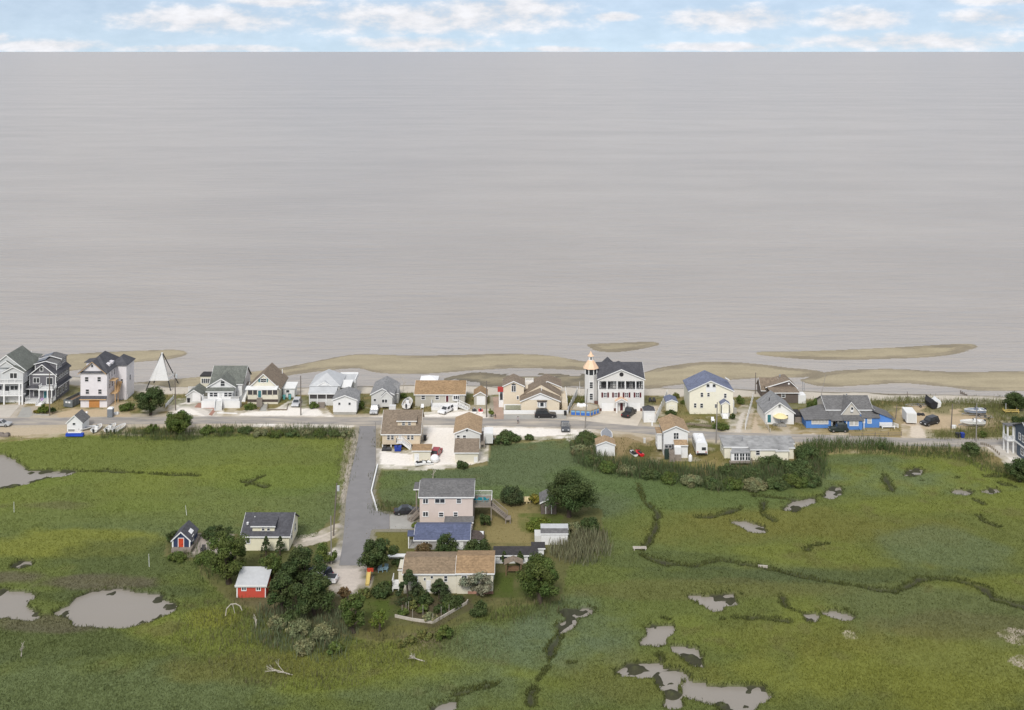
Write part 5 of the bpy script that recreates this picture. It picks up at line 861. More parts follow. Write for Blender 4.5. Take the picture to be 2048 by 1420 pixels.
# ---------------------------------------------------------------- vehicles
def paint_m(n,c,r=.3): return mat(n,c,r,.04,1,spec=.5)
SILV=paint_m('silver_car_paint',(.42,.43,.44)); CWHITE=paint_m('white_car_paint',(.80,.80,.80)); CBLACK=paint_m('black_car_paint',(.022,.022,.025)); CGREY=paint_m('grey_car_paint',(.085,.09,.10)); CRED=paint_m('red_car_paint',(.33,.025,.03)); CNAVY=paint_m('navy_car_paint',(.03,.035,.06)); CGREEN=paint_m('green_black_car_paint',(.025,.035,.03))
def car(name,label,cat,pos,head,m,style='suv',L=4.8,W=1.9,Ht=1.75,cabm=None,group='parked vehicles'):
    r=thing(name,label,cat,(pos[0],pos[1],pos[2] if len(pos)>2 else 0),R(head),group); h=L/2; w=W/2; bz=.32; belt=Ht*(.56 if style!='sedan' else .60)
    hood=belt*.93
    P_={'suv':(-.47,.20,-.42,.08),'sedan':(-.33,.24,-.18,.06),'pickup':(-.10,.24,-.06,.14),'jeep':(-.44,.12,-.43,.06)}[style]; b0,b1,t0,t1=[k*L for k in P_]
    prof=[(-h,bz+.1),(-h+.05,bz),(h-.08,bz),(h,bz+.15),(h-.02,hood*.82),(h-.25,hood),(b1,belt),(b0,belt),(-h+.12,belt*(.98 if style!='sedan' else .95)),(-h,belt*.8)]
    rings=[[(x,y*(1 if z<belt*.9 else .95),z) for x,z in prof] for y in(-w,w)]
    mid=[[(x*(1.015),0,z*(1.01 if z>bz+.2 else 1)) for x,z in prof]]
    n=len(prof); mb=MB(); R3=[rings[0],mid[0],rings[1]]; mb.loft(R3); 
    if style=='pickup': pass
    body=mb.build('body',m,r)
    wt=w*.80; wb=w*.94; q=[(b0,-wb,belt-.01),(b1,-wb,belt-.01),(b1,wb,belt-.01),(b0,wb,belt-.01)]; t=[(t0,-wt,Ht),(t1,-wt,Ht),(t1,wt,Ht),(t0,wt,Ht)]
    MB().loft([q,[(x*.995+0,y,z) for x,y,z in t]]).build('cabin',cabm or m,r)
    def glass(p,nrm,name='window'):
        c=Vector((0,0,0)); p=[Vector(k) for k in p]
        for k in p: c+=k/len(p)
        nv=Vector(nrm).normalized(); MB().slab([tuple(c+(k-c)*.86+nv*.012) for k in p],.006).build(name,GLASS,r)
    for sg in(-1,1):
        i=0 if sg<0 else 3; j=1 if sg<0 else 2; A,Bq,Cq,D=[Vector(k) for k in(q[i],q[j],t[j],t[i])]; k=2
        for a in range(k):
            f0,f1=a/k+.02,(a+1)/k-.02; glass([A+(Bq-A)*f0,A+(Bq-A)*f1,D+(Cq-D)*f1,D+(Cq-D)*f0],(0,sg,.25))
    glass([q[1],q[2],t[2],t[1]],(1,0,.6),'windscreen'); glass([q[0],q[3],t[3],t[0]],(-1,0,.3),'rear_window')
    for x in(-h*.62,h*.64):
        for sg in(-1,1):
            y=sg*(w-.09); rr=.36 if style!='sedan' else .33
            wh=MB().tube((x,y-.12,rr),(x,y+.12,rr),rr,rr,14).build('wheel',TYRE,r); MB().tube((x,y+sg*.10,rr),(x,y+sg*.135,rr),rr*.62,rr*.55,12).build('rim',RIM,wh)
    for sg in(-1,1):
        MB().box(h-.06,h+.012,sg*w*.62-.2,sg*w*.62+.2,hood*.62,hood*.82).build('headlight',LAMPW,r); MB().box(-h-.012,-h+.06,sg*w*.78-.12,sg*w*.78+.12,belt*.66,belt*.88).build('taillight',LAMPR,r)
        MB().box(b1-.35,b1-.2,sg*(w+.02)-.1,sg*(w+.02)+.1,belt+.02,belt+.17).build('mirror',cabm or m,r)
    if style=='pickup': MB().box(-h+.18,b0-.12,-w*.82,w*.82,belt+.004,belt+.03).build('bed',DARKM,r)
    MB().box(h-.02,h+.03,-w*.4,w*.4,bz+.12,hood*.6).build('grille',DARKM,r)
    return r
V2=lambda c,x,y:GP(c,x,y)
car('parked_car','silver sedan on the sandy road verge near the small white hut','car',GP(1,10,978),0,SILV,'sedan',4.7,1.8,1.45)
car('parked_car','pale grey car under a cover facing the road beside the screened porch house','car',GP(2,1295,665),-90,mat('car_cover_cloth',(.52,.52,.53),.7,.1,2),'suv',4.5,1.85,1.5)
car('pickup_truck','silver pickup before the weathered grey house','truck',GP(3,137,670),-90,SILV,'pickup',5.2,1.9,1.8)
car('parked_car','white car angled on the shell lot before the ranch house','car',GP(3,800,672),-122,CWHITE,'suv',4.7,1.85,1.55)
car('parked_car','large black SUV parked along the white street wall','car',GP(15,1135,965),0,CBLACK,'suv',5.2,2.0,1.85)
car('pickup_truck','grey pickup nose out on the shell verge across from the pool','truck',GP(3,1912,828),-91,CGREY,'pickup',5.4,2.0,1.85)
car('pickup_truck','black pickup on the cream concrete driveway of the tower house','truck',GP(4,725,792),62,CBLACK,'pickup',5.3,2.0,1.85)
car('parked_car','red car beside the low cream shed on the shell lot','car',GP(3,712,1068),80,CRED,'suv',4.5,1.8,1.6)
car('parked_car','black SUV on the sandy boat yard by the cargo trailer','car',GP(6,585,825),-148,CBLACK,'suv',4.9,1.95,1.8)
car('parked_car','dark green off-roader parked against the blue house','car',GP(16,825,792),180,CGREEN,'jeep',4.3,1.85,1.85)
car('parked_car','black sedan on the driveway of the pink house','car',GP(8,434,372),8,CBLACK,'sedan',4.8,1.85,1.45)
car('parked_car','navy car half hidden by the trees at the street end','car',GP(7,1605,905),150,CNAVY,'suv',4.6,1.85,1.6)
car('pickup_truck','white pickup with a black bed behind the dark trees at the street end','truck',GP(7,1625,962),175,CWHITE,'pickup',5.2,1.95,1.8)
# camper van and cargo trailer
def rv():
    p=GP(4,1492,1225); r=thing('camper','white camper parked on the grass beside the tall cottage','camper',p,R(-2)); L,W,Ht=7.2,2.45,2.95
    MB().loft([[(-W/2,0,.5),(W/2,0,.5),(W/2,0,Ht-.25),(W/2-.25,0,Ht),(-W/2+.25,0,Ht),(-W/2,0,Ht-.25)],[(-W/2,L-1,.5),(W/2,L-1,.5),(W/2,L-1,Ht-.25),(W/2-.25,L-1,Ht),(-W/2+.25,L-1,Ht),(-W/2,L-1,Ht-.25)],[(-W/2,L,.9),(W/2,L,.9),(W/2,L,Ht-.8),(W/2-.25,L,Ht-.5),(-W/2+.25,L,Ht-.5),(-W/2,L,Ht-.8)]]).build('body',CWHITE,r)
    MB().box(.0,.9,-.03,-.003,1.35,2.0).build('rear_window',GLASS,r); MB().box(-W/2+.1,W/2-.1,-.08,-.003,.55,.75).build('bumper',DARKM,r)
    for v in(1.6,3.4,5.2): MB().box(-W/2-.03,-W/2-.003,v,v+.8,1.4,2.1).build('window',GLASS,r)
    for a,b_ in((-.3,2.0),(.3,4.6)): MB().box(a-.35,a+.35,b_,b_+.9,Ht,Ht+.2).build('roof_vent',WHITE,r)
    for sg in(-1,1):
        MB().box(sg*.9-.15,sg*.9+.15,-.09,-.084,.9,1.1).build('taillight',LAMPR,r)
        for v in(2.6,3.5): wh=MB().tube((sg*(W/2-.25),v,.36),(sg*(W/2-.02),v,.36),.36,.36,12).build('wheel',TYRE,r); MB().tube((sg*(W/2-.03),v,.36),(sg*(W/2+.01),v,.36),.2,.2,10).build('rim',RIM,wh)
    MB().box(-.9,.9,.3,L-.4,.34,.5).build('chassis',DARKM,r); MB().bar((0,L-.2,.5),(0,L+1.0,.4),.12,.12).tube((0,L+.9,0),(0,L+.9,.4),.06,.06).build('hitch',DARKM,r)
rv()
def box_trailer(label,p,rz,L,W,Ht,m,name='cargo_trailer'):
    r=thing(name,label,'trailer',p,rz); MB().box(-L/2,L/2,-W/2,W/2,.45,Ht).build('body',m,r); MB().box(-L/2-.03,L/2+.03,-W/2-.03,W/2+.03,Ht,Ht+.07).build('roof',R_WHITE,r); MB().box(-L/2-.02,-L/2-.003,-W/2+.15,W/2-.15,.6,Ht-.15).build('rear_door',LGREY,r)
    for sg in(-1,1): wh=MB().tube((0,sg*(W/2-.05),.34),(0,sg*(W/2+.15),.34),.34,.34,12).build('wheel',TYRE,r); MB().tube((0,sg*(W/2+.13),.34),(0,sg*(W/2+.16),.34),.2,.2,10).build('rim',RIM,wh); MB().box(-.5,.5,sg*(W/2+.18)-.12,sg*(W/2+.18)+.12,.72,.78).build('fender',GALV,r)
    MB().bar((L/2,0,.5),(L/2+1.1,0,.45),.1,.1).tube((L/2+1,0,0),(L/2+1,0,.45),.05,.05).build('hitch',DARKM,r); return r
box_trailer('white cargo trailer on the sandy lot beside the blue house',GP(6,385,800),R(84),4.4,2.3,2.7,WHITE)
box_trailer('white box trailer beside the side deck of the gable cottage',GP(3,1196,950),R(90),4.2,2.0,2.6,WHITE)
# ---------------------------------------------------------------- boats
def hull_rings(L,W,Ht):
    R_=[]
    for t in(0,.25,.5,.7,.85,.95,1):
        hw=W/2*(1-max(0,(t-.45)/.55)**2.2)*(.94+.06*min(t*4,1)); hw=max(hw,.03); x=-L/2+L*t; k=Ht*(.0 if t<.7 else .55*((t-.7)/.3)**1.5); g=Ht*(1+.12*t*t)
        R_.append([(x,-hw,g),(x,-hw*.86,k+Ht*.35),(x,0,k),(x,hw*.86,k+Ht*.35),(x,hw,g)])
    return R_
HULLW=paint_m('white_gelcoat',(.78,.78,.76),.35); GREYC=mat('grey_boat_cover',(.27,.28,.30),.8,.12,2); BLKC=mat('black_boat_cover',(.03,.03,.033),.8,.12,2); TANI=mat('boat_deck_tan',(.50,.46,.40),.8,.1,2)
def boat(label,p,head,L,W,Ht,hm=HULLW,dm=TANI,z=.0,cover=False,console=True,trailer=True,group='boats kept on land'):
    r=thing('boat',label,'boat',(p[0],p[1],p[2]+z),R(head),group); rr=hull_rings(L,W,Ht); mb=MB().loft(rr,closed=False,caps=False); mb.add(rr[0],[(0,1,2,3,4)])
    hull=mb.build('hull',hm,r); n=len(rr); dk=[[(x[0][0],x[0][1]*.86,x[0][2]-(.0 if cover else Ht*.35)),(x[4][0],x[4][1]*.86,x[4][2]-(.0 if cover else Ht*.35))] for x in rr[:-1]]
    MB().loft(dk,closed=False,caps=False).build('deck',dm,r)
    g=MB()
    for a,b_ in zip(rr[:-1],rr[1:]):
        for i in(0,4): g.bar(a[i],b_[i],.12,.08)
    g.bar(rr[0][0],rr[0][4],.12,.08); g.build('gunwale',WHITE if not cover else hm,r)
    if cover: MB().loft([[(x[0][0],x[0][1]*.97,x[0][2]+.02),(x[0][0],0,x[0][2]+Ht*.45),(x[4][0],x[4][1]*.97,x[4][2]+.02)] for x in rr]).build('cover',dm,r)
    elif console: MB().box(-.1*L-.3,-.1*L+.3,-.35,.35,Ht*.6,Ht*1.5).build('console',hm,r); MB().box(-.1*L+.3,-.1*L+.34,-.33,.33,Ht*1.3,Ht*1.75).build('windscreen',GLASS,r); MB().box(-.34*L,-.26*L,-W*.33,W*.33,Ht*.6,Ht*.95).build('seat',WHITE,r)
    if not cover: MB().box(-L/2-.35,-L/2,-.18,.18,Ht*.5,Ht*1.35).box(-L/2-.3,-L/2-.12,-.07,.07,-.1,Ht*.5).build('outboard',DARKM,r)
    return r
def boat_trailer(label,p,head,L,W,z=.5,group='boat trailers'):
    r=thing('boat_trailer',label,'trailer',p,R(head),group); mb=MB()
    for sg in(-1,1): mb.bar((-L/2,sg*W*.32,z-.06),(L*.35,sg*W*.32,z-.06),.08,.1).bar((L*.35,sg*W*.32,z-.06),(L*.62,0,z-.06),.08,.1)
    for x in(-L*.4,-L*.1,L*.25): mb.bar((x,-W*.32,z-.06),(x,W*.32,z-.06),.08,.08)
    mb.bar((L*.6,0,z-.06),(L*.6,0,.02),.08,.08); mb.build('frame',GALV,r); MB().bar((-L*.15,-W*.5,.32),(-L*.15,W*.5,.32),.07,.07).bar((-L*.15,W*.3,.32),(-L*.15,W*.3,z-.1),.06,.06).bar((-L*.15,-W*.3,.32),(-L*.15,-W*.3,z-.1),.06,.06).build('axle',DARKM,r)
    for sg in(-1,1): wh=MB().tube((-L*.15,sg*W*.46,.3),(-L*.15,sg*W*.56,.3),.3,.3,12).build('wheel',TYRE,r); MB().tube((-L*.15,sg*W*.55,.3),(-L*.15,sg*W*.575,.3),.17,.17,10).build('rim',RIM,wh)
    return r
for i,(x,y,L,hd,lab) in enumerate([(1108,1020,4.2,88,'small white skiff nearest to the white hut at the marsh edge'),(1264,1015,4.4,85,'small white boat between two other skiffs at the marsh edge'),(1366,1018,4.6,80,'white rowing boat farthest from the white hut at the marsh edge')]):
    boat(lab,GP(1,x,y),hd,L,1.7,.65,HULLW,TANI,0,False,i!=2)
boat('grey jon boat leaning beside the white hut',GP(1,1000,1015),40,3.6,1.4,.5,GALV,GALV,0,False,False)
p=GP(3,445,625); boat_trailer('boat trailer under the white motor boat by the weathered house',p,88,5.5,2.2); boat('white motor boat on a trailer beside the ranch house',p,88,6.0,2.3,1.0,z=.45)
p=GP(4,488,1040); boat_trailer('boat trailer under the grey covered boat behind the tan roofed shed',p,88,5,2.2); boat('white boat with a grey cover behind the tan roofed white shed',p,88,5.4,2.5,.9,HULLW,GREYC,.45,True)
p=GP(6,1022,738); boat_trailer('boat trailer under the blue grey hull in the sandy yard',p,182,5,2.0); boat('boat with blue grey hull on a trailer in the sandy yard',p,182,5.0,2.0,1.0,paint_m('blue_grey_hull',(.22,.26,.33)),HULLW,.45)
p=GP(6,1000,845); boat_trailer('boat trailer under the long white boat in the sandy yard',p,180,5.2,2.0); boat('long white boat on a trailer near the utility pole',p,180,5.6,2.0,.85,z=.45)
p=GP(6,587,650); boat('black covered boat at the dune edge of the sandy yard',p,95,4.6,2.0,1.5,BLKC,BLKC,0,True)
p=GP(6,642,643); boat('white hulled boat beside the black covered boat at the dune edge',p,80,4.2,2.0,1.3,HULLW,HULLW,0,True)
boat_trailer('empty low trailer at the dune edge of the sandy yard',GP(6,455,650),180,4.6,1.8); boat_trailer('empty trailer beside the blue grey hull',GP(6,1125,770),185,4,1.7)
boat('upturned white kayak shaped skiff on the lawn by the round tree',GP(8,395,712),2,4.6,1.1,.4,HULLW,HULLW,0,True,False)
def jetski(label,p,head,m,m2,z=0):
    r=thing('jet_ski',label,'jet ski',(p[0],p[1],p[2]+z),R(head),'jet skis'); rr=hull_rings(2.9,1.15,.5); mb=MB().loft(rr,closed=False,caps=False); mb.add(rr[0],[(0,1,2,3,4)]); mb.build('hull',m,r)
    MB().loft([[(x[0][0],x[0][1],x[0][2]),(x[0][0],0,x[0][2]+.1),(x[4][0],x[4][1],x[4][2])] for x in rr],caps=True).build('deck',m2,r); MB().loft([[(-1.1,-.22,.55),(-1.1,.22,.55),(-1.1,.16,.82),(-1.1,-.16,.82)],[(.1,-.24,.6),(.1,.24,.6),(.1,.16,.85),(.1,-.16,.85)]]).build('seat',DARKM,r)
    MB().loft([[(.1,-.3,.6),(.1,.3,.6),(.1,.2,1.0),(.1,-.2,1.0)],[(.9,-.2,.6),(.9,.2,.6),(.9,.1,.72),(.9,-.1,.72)]]).build('cowl',m,r); MB().bar((.15,-.4,1.05),(.15,.4,1.05),.06,.06).build('handlebar',DARKM,r)
jetski('white and black jet ski on the lawn between the white shed and tall cottage',GP(4,766,1205),112,HULLW,DARKM); jetski('bright red jet ski on the lawn beside the white and black one',GP(4,832,1205),112,paint_m('red_gelcoat',(.62,.02,.03)),paint_m('red_gelcoat',(.62,.02,.03)))
jetski('white and black jet ski before the small grey garage',GP(3,1064,668),95,HULLW,DARKM,.0); jetski('red decked white jet ski before the small grey garage',GP(3,1122,668),95,HULLW,paint_m('red_gelcoat',(.62,.02,.03)))
jetski('white jet ski lying before the low cream shed',GP(3,575,1165),20,HULLW,HULLW); jetski('white and black jet ski among the clutter beyond the low cream shed',GP(3,625,1160),-20,HULLW,DARKM)
# ---------------------------------------------------------------- poles, fences, bins, small structures
def pole(label,c,x,y,xt,yt,r=.15,name='utility_pole',transformer=False,m=POLE,arm=False):
    p=GP(c,x,y); _,fy0=P(c,x,y); fx1,fy1=P(c,xt,yt); h=(fy0-fy1)*p[1]/F; dx=(fx1-1024)*p[1]/F-p[0]; o=thing(name,label,'pole',p,0,'utility poles' if name=='utility_pole' else None)
    MB().tube((0,0,-.1),(dx,0,h),r,r*.7,8).build('shaft',m,o)
    if transformer: MB().tube((dx*.9+.35,-.1,h*.86),(dx*.9+.35,-.1,h*.86+.9),.24,.24,10).build('transformer',mat('transformer_grey',(.5,.52,.53),.5),o)
    if arm: MB().bar((dx-.9,0,h-.35),(dx+.9,0,h-.35),.1,.12).build('crossarm',m,o)
GREYP=mat('grey_pole_wood',(.27,.25,.23),.9,.15,3)
pole('wooden utility pole before the dark grey shingled house',1,566,858,562,370); pole('utility pole with a pale transformer near the white slatted beacon',1,1998,800,1990,370,.15,transformer=True); pole('utility pole on the shell verge before the metal roof house',2,1340,770,1338,365); pole('utility pole beside the brick paved drive',3,1178,718,1178,380,.15,arm=True)
pole('leaning grey utility pole at the pool beside the tower house',4,263,928,288,515,m=GREYP); pole('grey utility pole between the camper and the cream house',4,1641,1085,1655,655,m=GREYP); pole('dark pole on the beach behind the vinyl fence',5,358,540,362,330,.12); pole('brown utility pole at the edge of the sandy yard',6,795,865,808,625); pole('tall grey utility pole opposite the road verge shrubs',6,1040,998,1046,620,.14,m=GREYP); pole('utility pole with a transformer along the side street',7,1735,528,1768,30,.15,transformer=True); pole('thin grey utility pole at the side street bend',7,1717,800,1712,340,.12,m=GREYP); pole('thin grey pole beside the corner bungalow',3,148,1130,145,765,.07,m=GREYP)
pole('short dark post with a box beside the blue house',6,250,770,264,640,.12,'service_post'); pole('leaning bare mast on the beach behind the blue house',5,1025,560,1075,340,.07,'beach_mast',m=GREYP); pole('dark post on the dune behind the cargo trailer',6,364,570,365,505,.12,'dune_post'); pole('white pole on the dune behind the beige house',15,1835,470,1838,235,.06,'flag_pole',m=WHITE)
for lab,c,a,b_,d,e in(('white stake in the marsh farthest left of the pools',10,80,465,79,408),('leaning white stake in the meadow beyond the navy shed',10,1062,482,1055,428),('white stake in the marsh between the pool and the navy shed',10,849,775,846,705)): pole(lab,c,a,b_,d,e,.045,'marsh_stake',m=WHITE)
def fence(label,p0,p1,ht,m=WHITE,name='fence',step=2.4,th=.05,solid=True,pm=None,group=None):
    a=Vector(p0); b_=Vector(p1); a.z=b_.z=0; L=(b_-a).length; n=max(1,round(L/step)); d=(b_-a)/n; o=thing(name,label,'fence',a,0,group)
    for i in range(n+1):
        q=d*i; MB().box(q.x-.07,q.x+.07,q.y-.07,q.y+.07,-.1,ht+.1).build('post',pm or m,o)
        if i<n:
            u=d.normalized()
            if solid: MB().bar(q+u*.08+Vector((0,0,ht*.52)),q+d-u*.08+Vector((0,0,ht*.52)),th,ht*.94).build('panel',m,o)
            else:
                for z in(.3,.75): MB().bar(q+u*.07+Vector((0,0,ht*z)),q+d-u*.07+Vector((0,0,ht*z)),.05,.1).build('rail',m,o)
fence('white vinyl fence running back from the pyramid roofed shed',GP(4,1006,866),GP(4,1128,600),1.75); fence('white vinyl fence running back beside the beige house',GP(15,1600,900),GP(15,1788,505),1.7); fence('white vinyl fence beside the sand path to the beach',GP(5,256,910),GP(5,336,600),1.5)
fence('white fence before the slatted beacon tree',GP(1,1885,768),GP(1,1975,672),.9); fence('low brown rail fence before the blue house',GP(16,1010,892),GP(16,1900,868),.95,TIMBER,solid=False,step=3.4); fence('weathered fence before the white cottage patio',GP(5,470,880),GP(5,512,945),1.0,DEADW,solid=False)
def wall_line(name,label,pts,ht,th,m,cat='wall'):
    o=thing(name,label,cat,pts[0])
    for a,b_ in zip(pts[:-1],pts[1:]): a=Vector(a)-Vector(pts[0]); b_=Vector(b_)-Vector(pts[0]); MB().bar((a.x,a.y,ht/2-.1),(b_.x,b_.y,ht/2-.1),th,ht+.2).build('segment',m,o)
wall_line('bulkhead','low white bulkhead along the marsh side of the street',[G(755,932),G(742.5,985),G(754,1022)],.45,.22,WHITE)
wall_line('timber_edging','timber edging around the lawn before the screened porch',[GP(2,1000,650),GP(2,1000,718),GP(2,1195,720),GP(2,1210,655)],.3,.15,TIMBER,'edging'); wall_line('timber_edging','timber edging of the planting bed before the screened porch',[GP(2,950,655),GP(2,915,722),GP(2,765,712)],.3,.15,TIMBER,'edging')
wall_line('timber_edging','timber frame of the sand patio beside the navy shed',[GP(7,380,690),GP(7,455,530),GP(7,690,525)],.3,.15,TIMBER,'edging'); wall_line('timber_edging','plank edge of the sand patio facing the marsh',[GP(7,375,700),GP(7,600,700)],.3,.15,DEADW,'edging'); wall_line('timber_edging','dark timber retaining edge in the yard of the cream house',[GP(4,1330,890),GP(4,1590,915)],.4,.2,TIMBER,'edging'); wall_line('kerb_edging','stone edging of the flower bed at the dark grey house',[GP(1,365,850),GP(1,560,860)],.25,.25,CONCG,'edging')
wall_line('concrete_block_wall','low concrete wall on the building site of the unfinished house',[GP(1,1262,722),GP(1,1275,655),GP(1,1385,645)],1.3,.3,CONCG); wall_line('timber_edging','white edging board along the lawn of the gable house',[GP(2,480,750),GP(2,690,757)],.25,.12,WHITE,'edging')
o=thing('retaining_posts','row of short timber posts along the curve of the slate house drive','post',GP(18,185,748))
for i in range(11):
    t=i/10; x=185+305*t; y=748+(172*t**1.9 if t>0 else 0); p=GP(18,x,y); q=Vector(p)-o.location; MB().tube((q.x,q.y,-.1),(q.x,q.y,.55),.13,.13,8).build('post',TIMBER,o)
def bin_(label,p,m,w=.62,h=1.05):
    r=thing('wheelie_bin',label,'bin',p,0,'rubbish bins'); MB().loft([[(-w*.42,-w*.45,.06),(w*.42,-w*.45,.06),(w*.42,w*.45,.06),(-w*.42,w*.45,.06)],[(-w/2,-w*.55,h),(w/2,-w*.55,h),(w/2,w*.55,h),(-w/2,w*.55,h)]]).build('body',m,r); MB().box(-w*.54,w*.54,-w*.6,w*.6,h,h+.07).build('lid',m,r)
    for sg in(-1,1): MB().tube((sg*w*.35,w*.4,.12),(sg*w*.48,w*.4,.12),.12,.12,8).build('wheel',TYRE,r)
BB=mat('blue_bin_plastic',(.02,.05,.30),.5); KB=mat('black_bin_plastic',(.025,.025,.027),.5); TB=mat('teal_bin_plastic',(.12,.36,.36),.5)
bin_('teal bin at the gap beside the screened porch',GP(2,1170,608),TB); bin_('teal bin beside the small flat roofed white shed door',GP(2,1228,608),TB); bin_('black bin at the end of the white street wall',GP(15,1540,928),KB,.62,1.0); bin_('black bin by the road at the sandy yard',GP(6,858,956),KB,.75); bin_('bright blue bin by the road at the sandy yard',GP(6,905,956),BB,.75); bin_('blue bin nearest the white steps of the corner bungalow',GP(3,368,1034),BB,.8); bin_('blue bin beside the black pile under the corner bungalow',GP(3,338,1034),BB,.8); bin_('dark grey bin behind the corner bungalow',GP(3,605,935),KB,.7); bin_('black bin beside the small grey garage door',GP(2,193,638),KB,.7)
def sacks(name,label,p,n,m,s=.5,cat='pile'):
    r=thing(name,label,cat,p); q=random.Random(len(label))
    for i in range(n):
        x,y,z=q.uniform(-1.2,1.2),q.uniform(-.5,.5),0; w,d,h=[q.uniform(.5,1)*s for _ in range(3)]; MB().loft([[(x-w,y-d,z),(x+w,y-d,z),(x+w,y+d,z),(x-w,y+d,z)],[(x-w*1.05,y-d,z+h*.6),(x+w,y-d*1.05,z+h*.6),(x+w*.9,y+d,z+h*.6),(x-w,y+d,z+h*.55)],[(x-w*.5,y-d*.5,z+h*1.2),(x+w*.5,y-d*.4,z+h*1.2),(x+w*.4,y+d*.5,z+h*1.15),(x-w*.5,y+d*.4,z+h*1.2)]]).build('bundle',m,r)
sacks('tarp_pile','dark tarp covered pile under the corner bungalow',GP(3,265,1022),5,KB,.7); sacks('lumber_pile','pile of white scrap lumber beside the portable toilet',GP(1,1315,850),5,WHITE,.5); sacks('debris_pile','pale debris on the building site behind the white hut',GP(1,965,840),4,WHITE,.4); sacks('clutter_pile','clutter of crates beside the jet skis at the shed corner',GP(3,515,1150),4,KB,.5); sacks('clutter_pile','dark clutter on the patio before the white cottage',GP(5,600,870),7,mat('mixed_clutter',(.22,.21,.19),.8,.5,4),.6); sacks('clutter_pile','dark gear pile beside the cargo trailer',GP(6,500,735),4,KB,.55); sacks('stone_pile','heap of boulders at the marsh edge by the silver sedan',GP(1,35,1090),5,mat('boulder_stone',(.2,.17,.15),.95,.25,2),.7)
# portable toilet, dumpster, propane tank, white dome, pool, day beacon
r=thing('portable_toilet','grey portable toilet with a white roof on the building site','toilet',GP(1,1248,884)); GT=mat('grey_plastic',(.20,.215,.235),.6); MB().box(-.62,.62,0,1.2,0,2.05).build('body',GT,r); MB().loft([[(-.66,-.04,2.05),(.66,-.04,2.05),(.66,1.24,2.05),(-.66,1.24,2.05)],[(-.45,.2,2.35),(.45,.2,2.35),(.45,1.0,2.35),(-.45,1.0,2.35)]]).build('roof',WHITE,r); d_=MB().box(-.42,.42,-.03,-.003,.1,1.9).build('door',GT,r); MB().box(.28,.36,-.06,-.031,.95,1.05).build('handle',DARKM,d_)
p=GP(1,772,768); r=thing('dumpster','dark grey open roll-off dumpster beside the unfinished house','dumpster',p,R(-14)); DG=mat('dumpster_steel',(.16,.175,.18),.6,.25,2); W,L,Ht=2.4,6.2,1.9
mb=MB(); 
for (x0,x1,y0,y1) in((-W/2,-W/2+.08,0,L),(W/2-.08,W/2,0,L),(-W/2+.08,W/2-.08,0,.08),(-W/2+.08,W/2-.08,L-.08,L)): mb.box(x0,x1,y0,y1,.15,Ht)
mb.box(-W/2+.08,W/2-.08,.08,L-.08,.15,.25); mb.build('box',DG,r); MB().box(-W/2+.1,W/2-.1,.1,L-.1,.25,1.2).build('debris',mat('scrap_wood',(.22,.15,.10),.9,.5,3),r)
mb=MB(); [mb.box(sx*W/2-(.08 if sx<0 else 0),sx*W/2+(.0 if sx<0 else .08),y-.05,y+.05,.15,Ht-.05) for sx in(-1,1) for y in(.1,1.3,2.5,3.7,4.9,6.1)]; mb.build('ribs',DG,r); MB().box(-.8,.8,.0,L,0,.149).build('skids',DARKM,r); MB().box(-.7,-.1,-.03,-.003,1.1,1.5).box(.1,.7,-.03,-.003,1.1,1.5).build('placard',WHITE,r)
r=thing('propane_tank','upright white propane tank beside the tall cottage','tank',GP(4,1371,1275)); TW=mat('tank_enamel',(.82,.82,.82),.4,.03,1); MB().loft([[(q*math.cos(a*math.pi/6),q*math.sin(a*math.pi/6),z) for a in range(12)] for q,z in((.4,.0),(.42,.12),(.42,1.05),(.36,1.25),(.2,1.36),(.05,1.4))]).build('body',TW,r,smooth=True); MB().tube((0,0,1.38),(0,0,1.55),.13,.13,8).build('valve_cap',TW,r)
r=thing('round_float','big round white plastic float beside the red car','float',GP(3,695,1138)); MB().loft([[(q*math.cos(a*math.pi/8),q*math.sin(a*math.pi/8),z) for a in range(16)] for q,z in((.5,0),(.85,.25),(.98,.7),(.9,1.15),(.6,1.5),(.25,1.65),(.04,1.68))]).build('body',TW,r,smooth=True)
mb=MB(); mb.loft([[(q*math.cos(a*math.pi/8),q*math.sin(a*math.pi/8),z) for a in range(16)] for q,z in((.99,.66),(1.01,.70),(.99,.74))],caps=False).build('seam',LGREY,r)
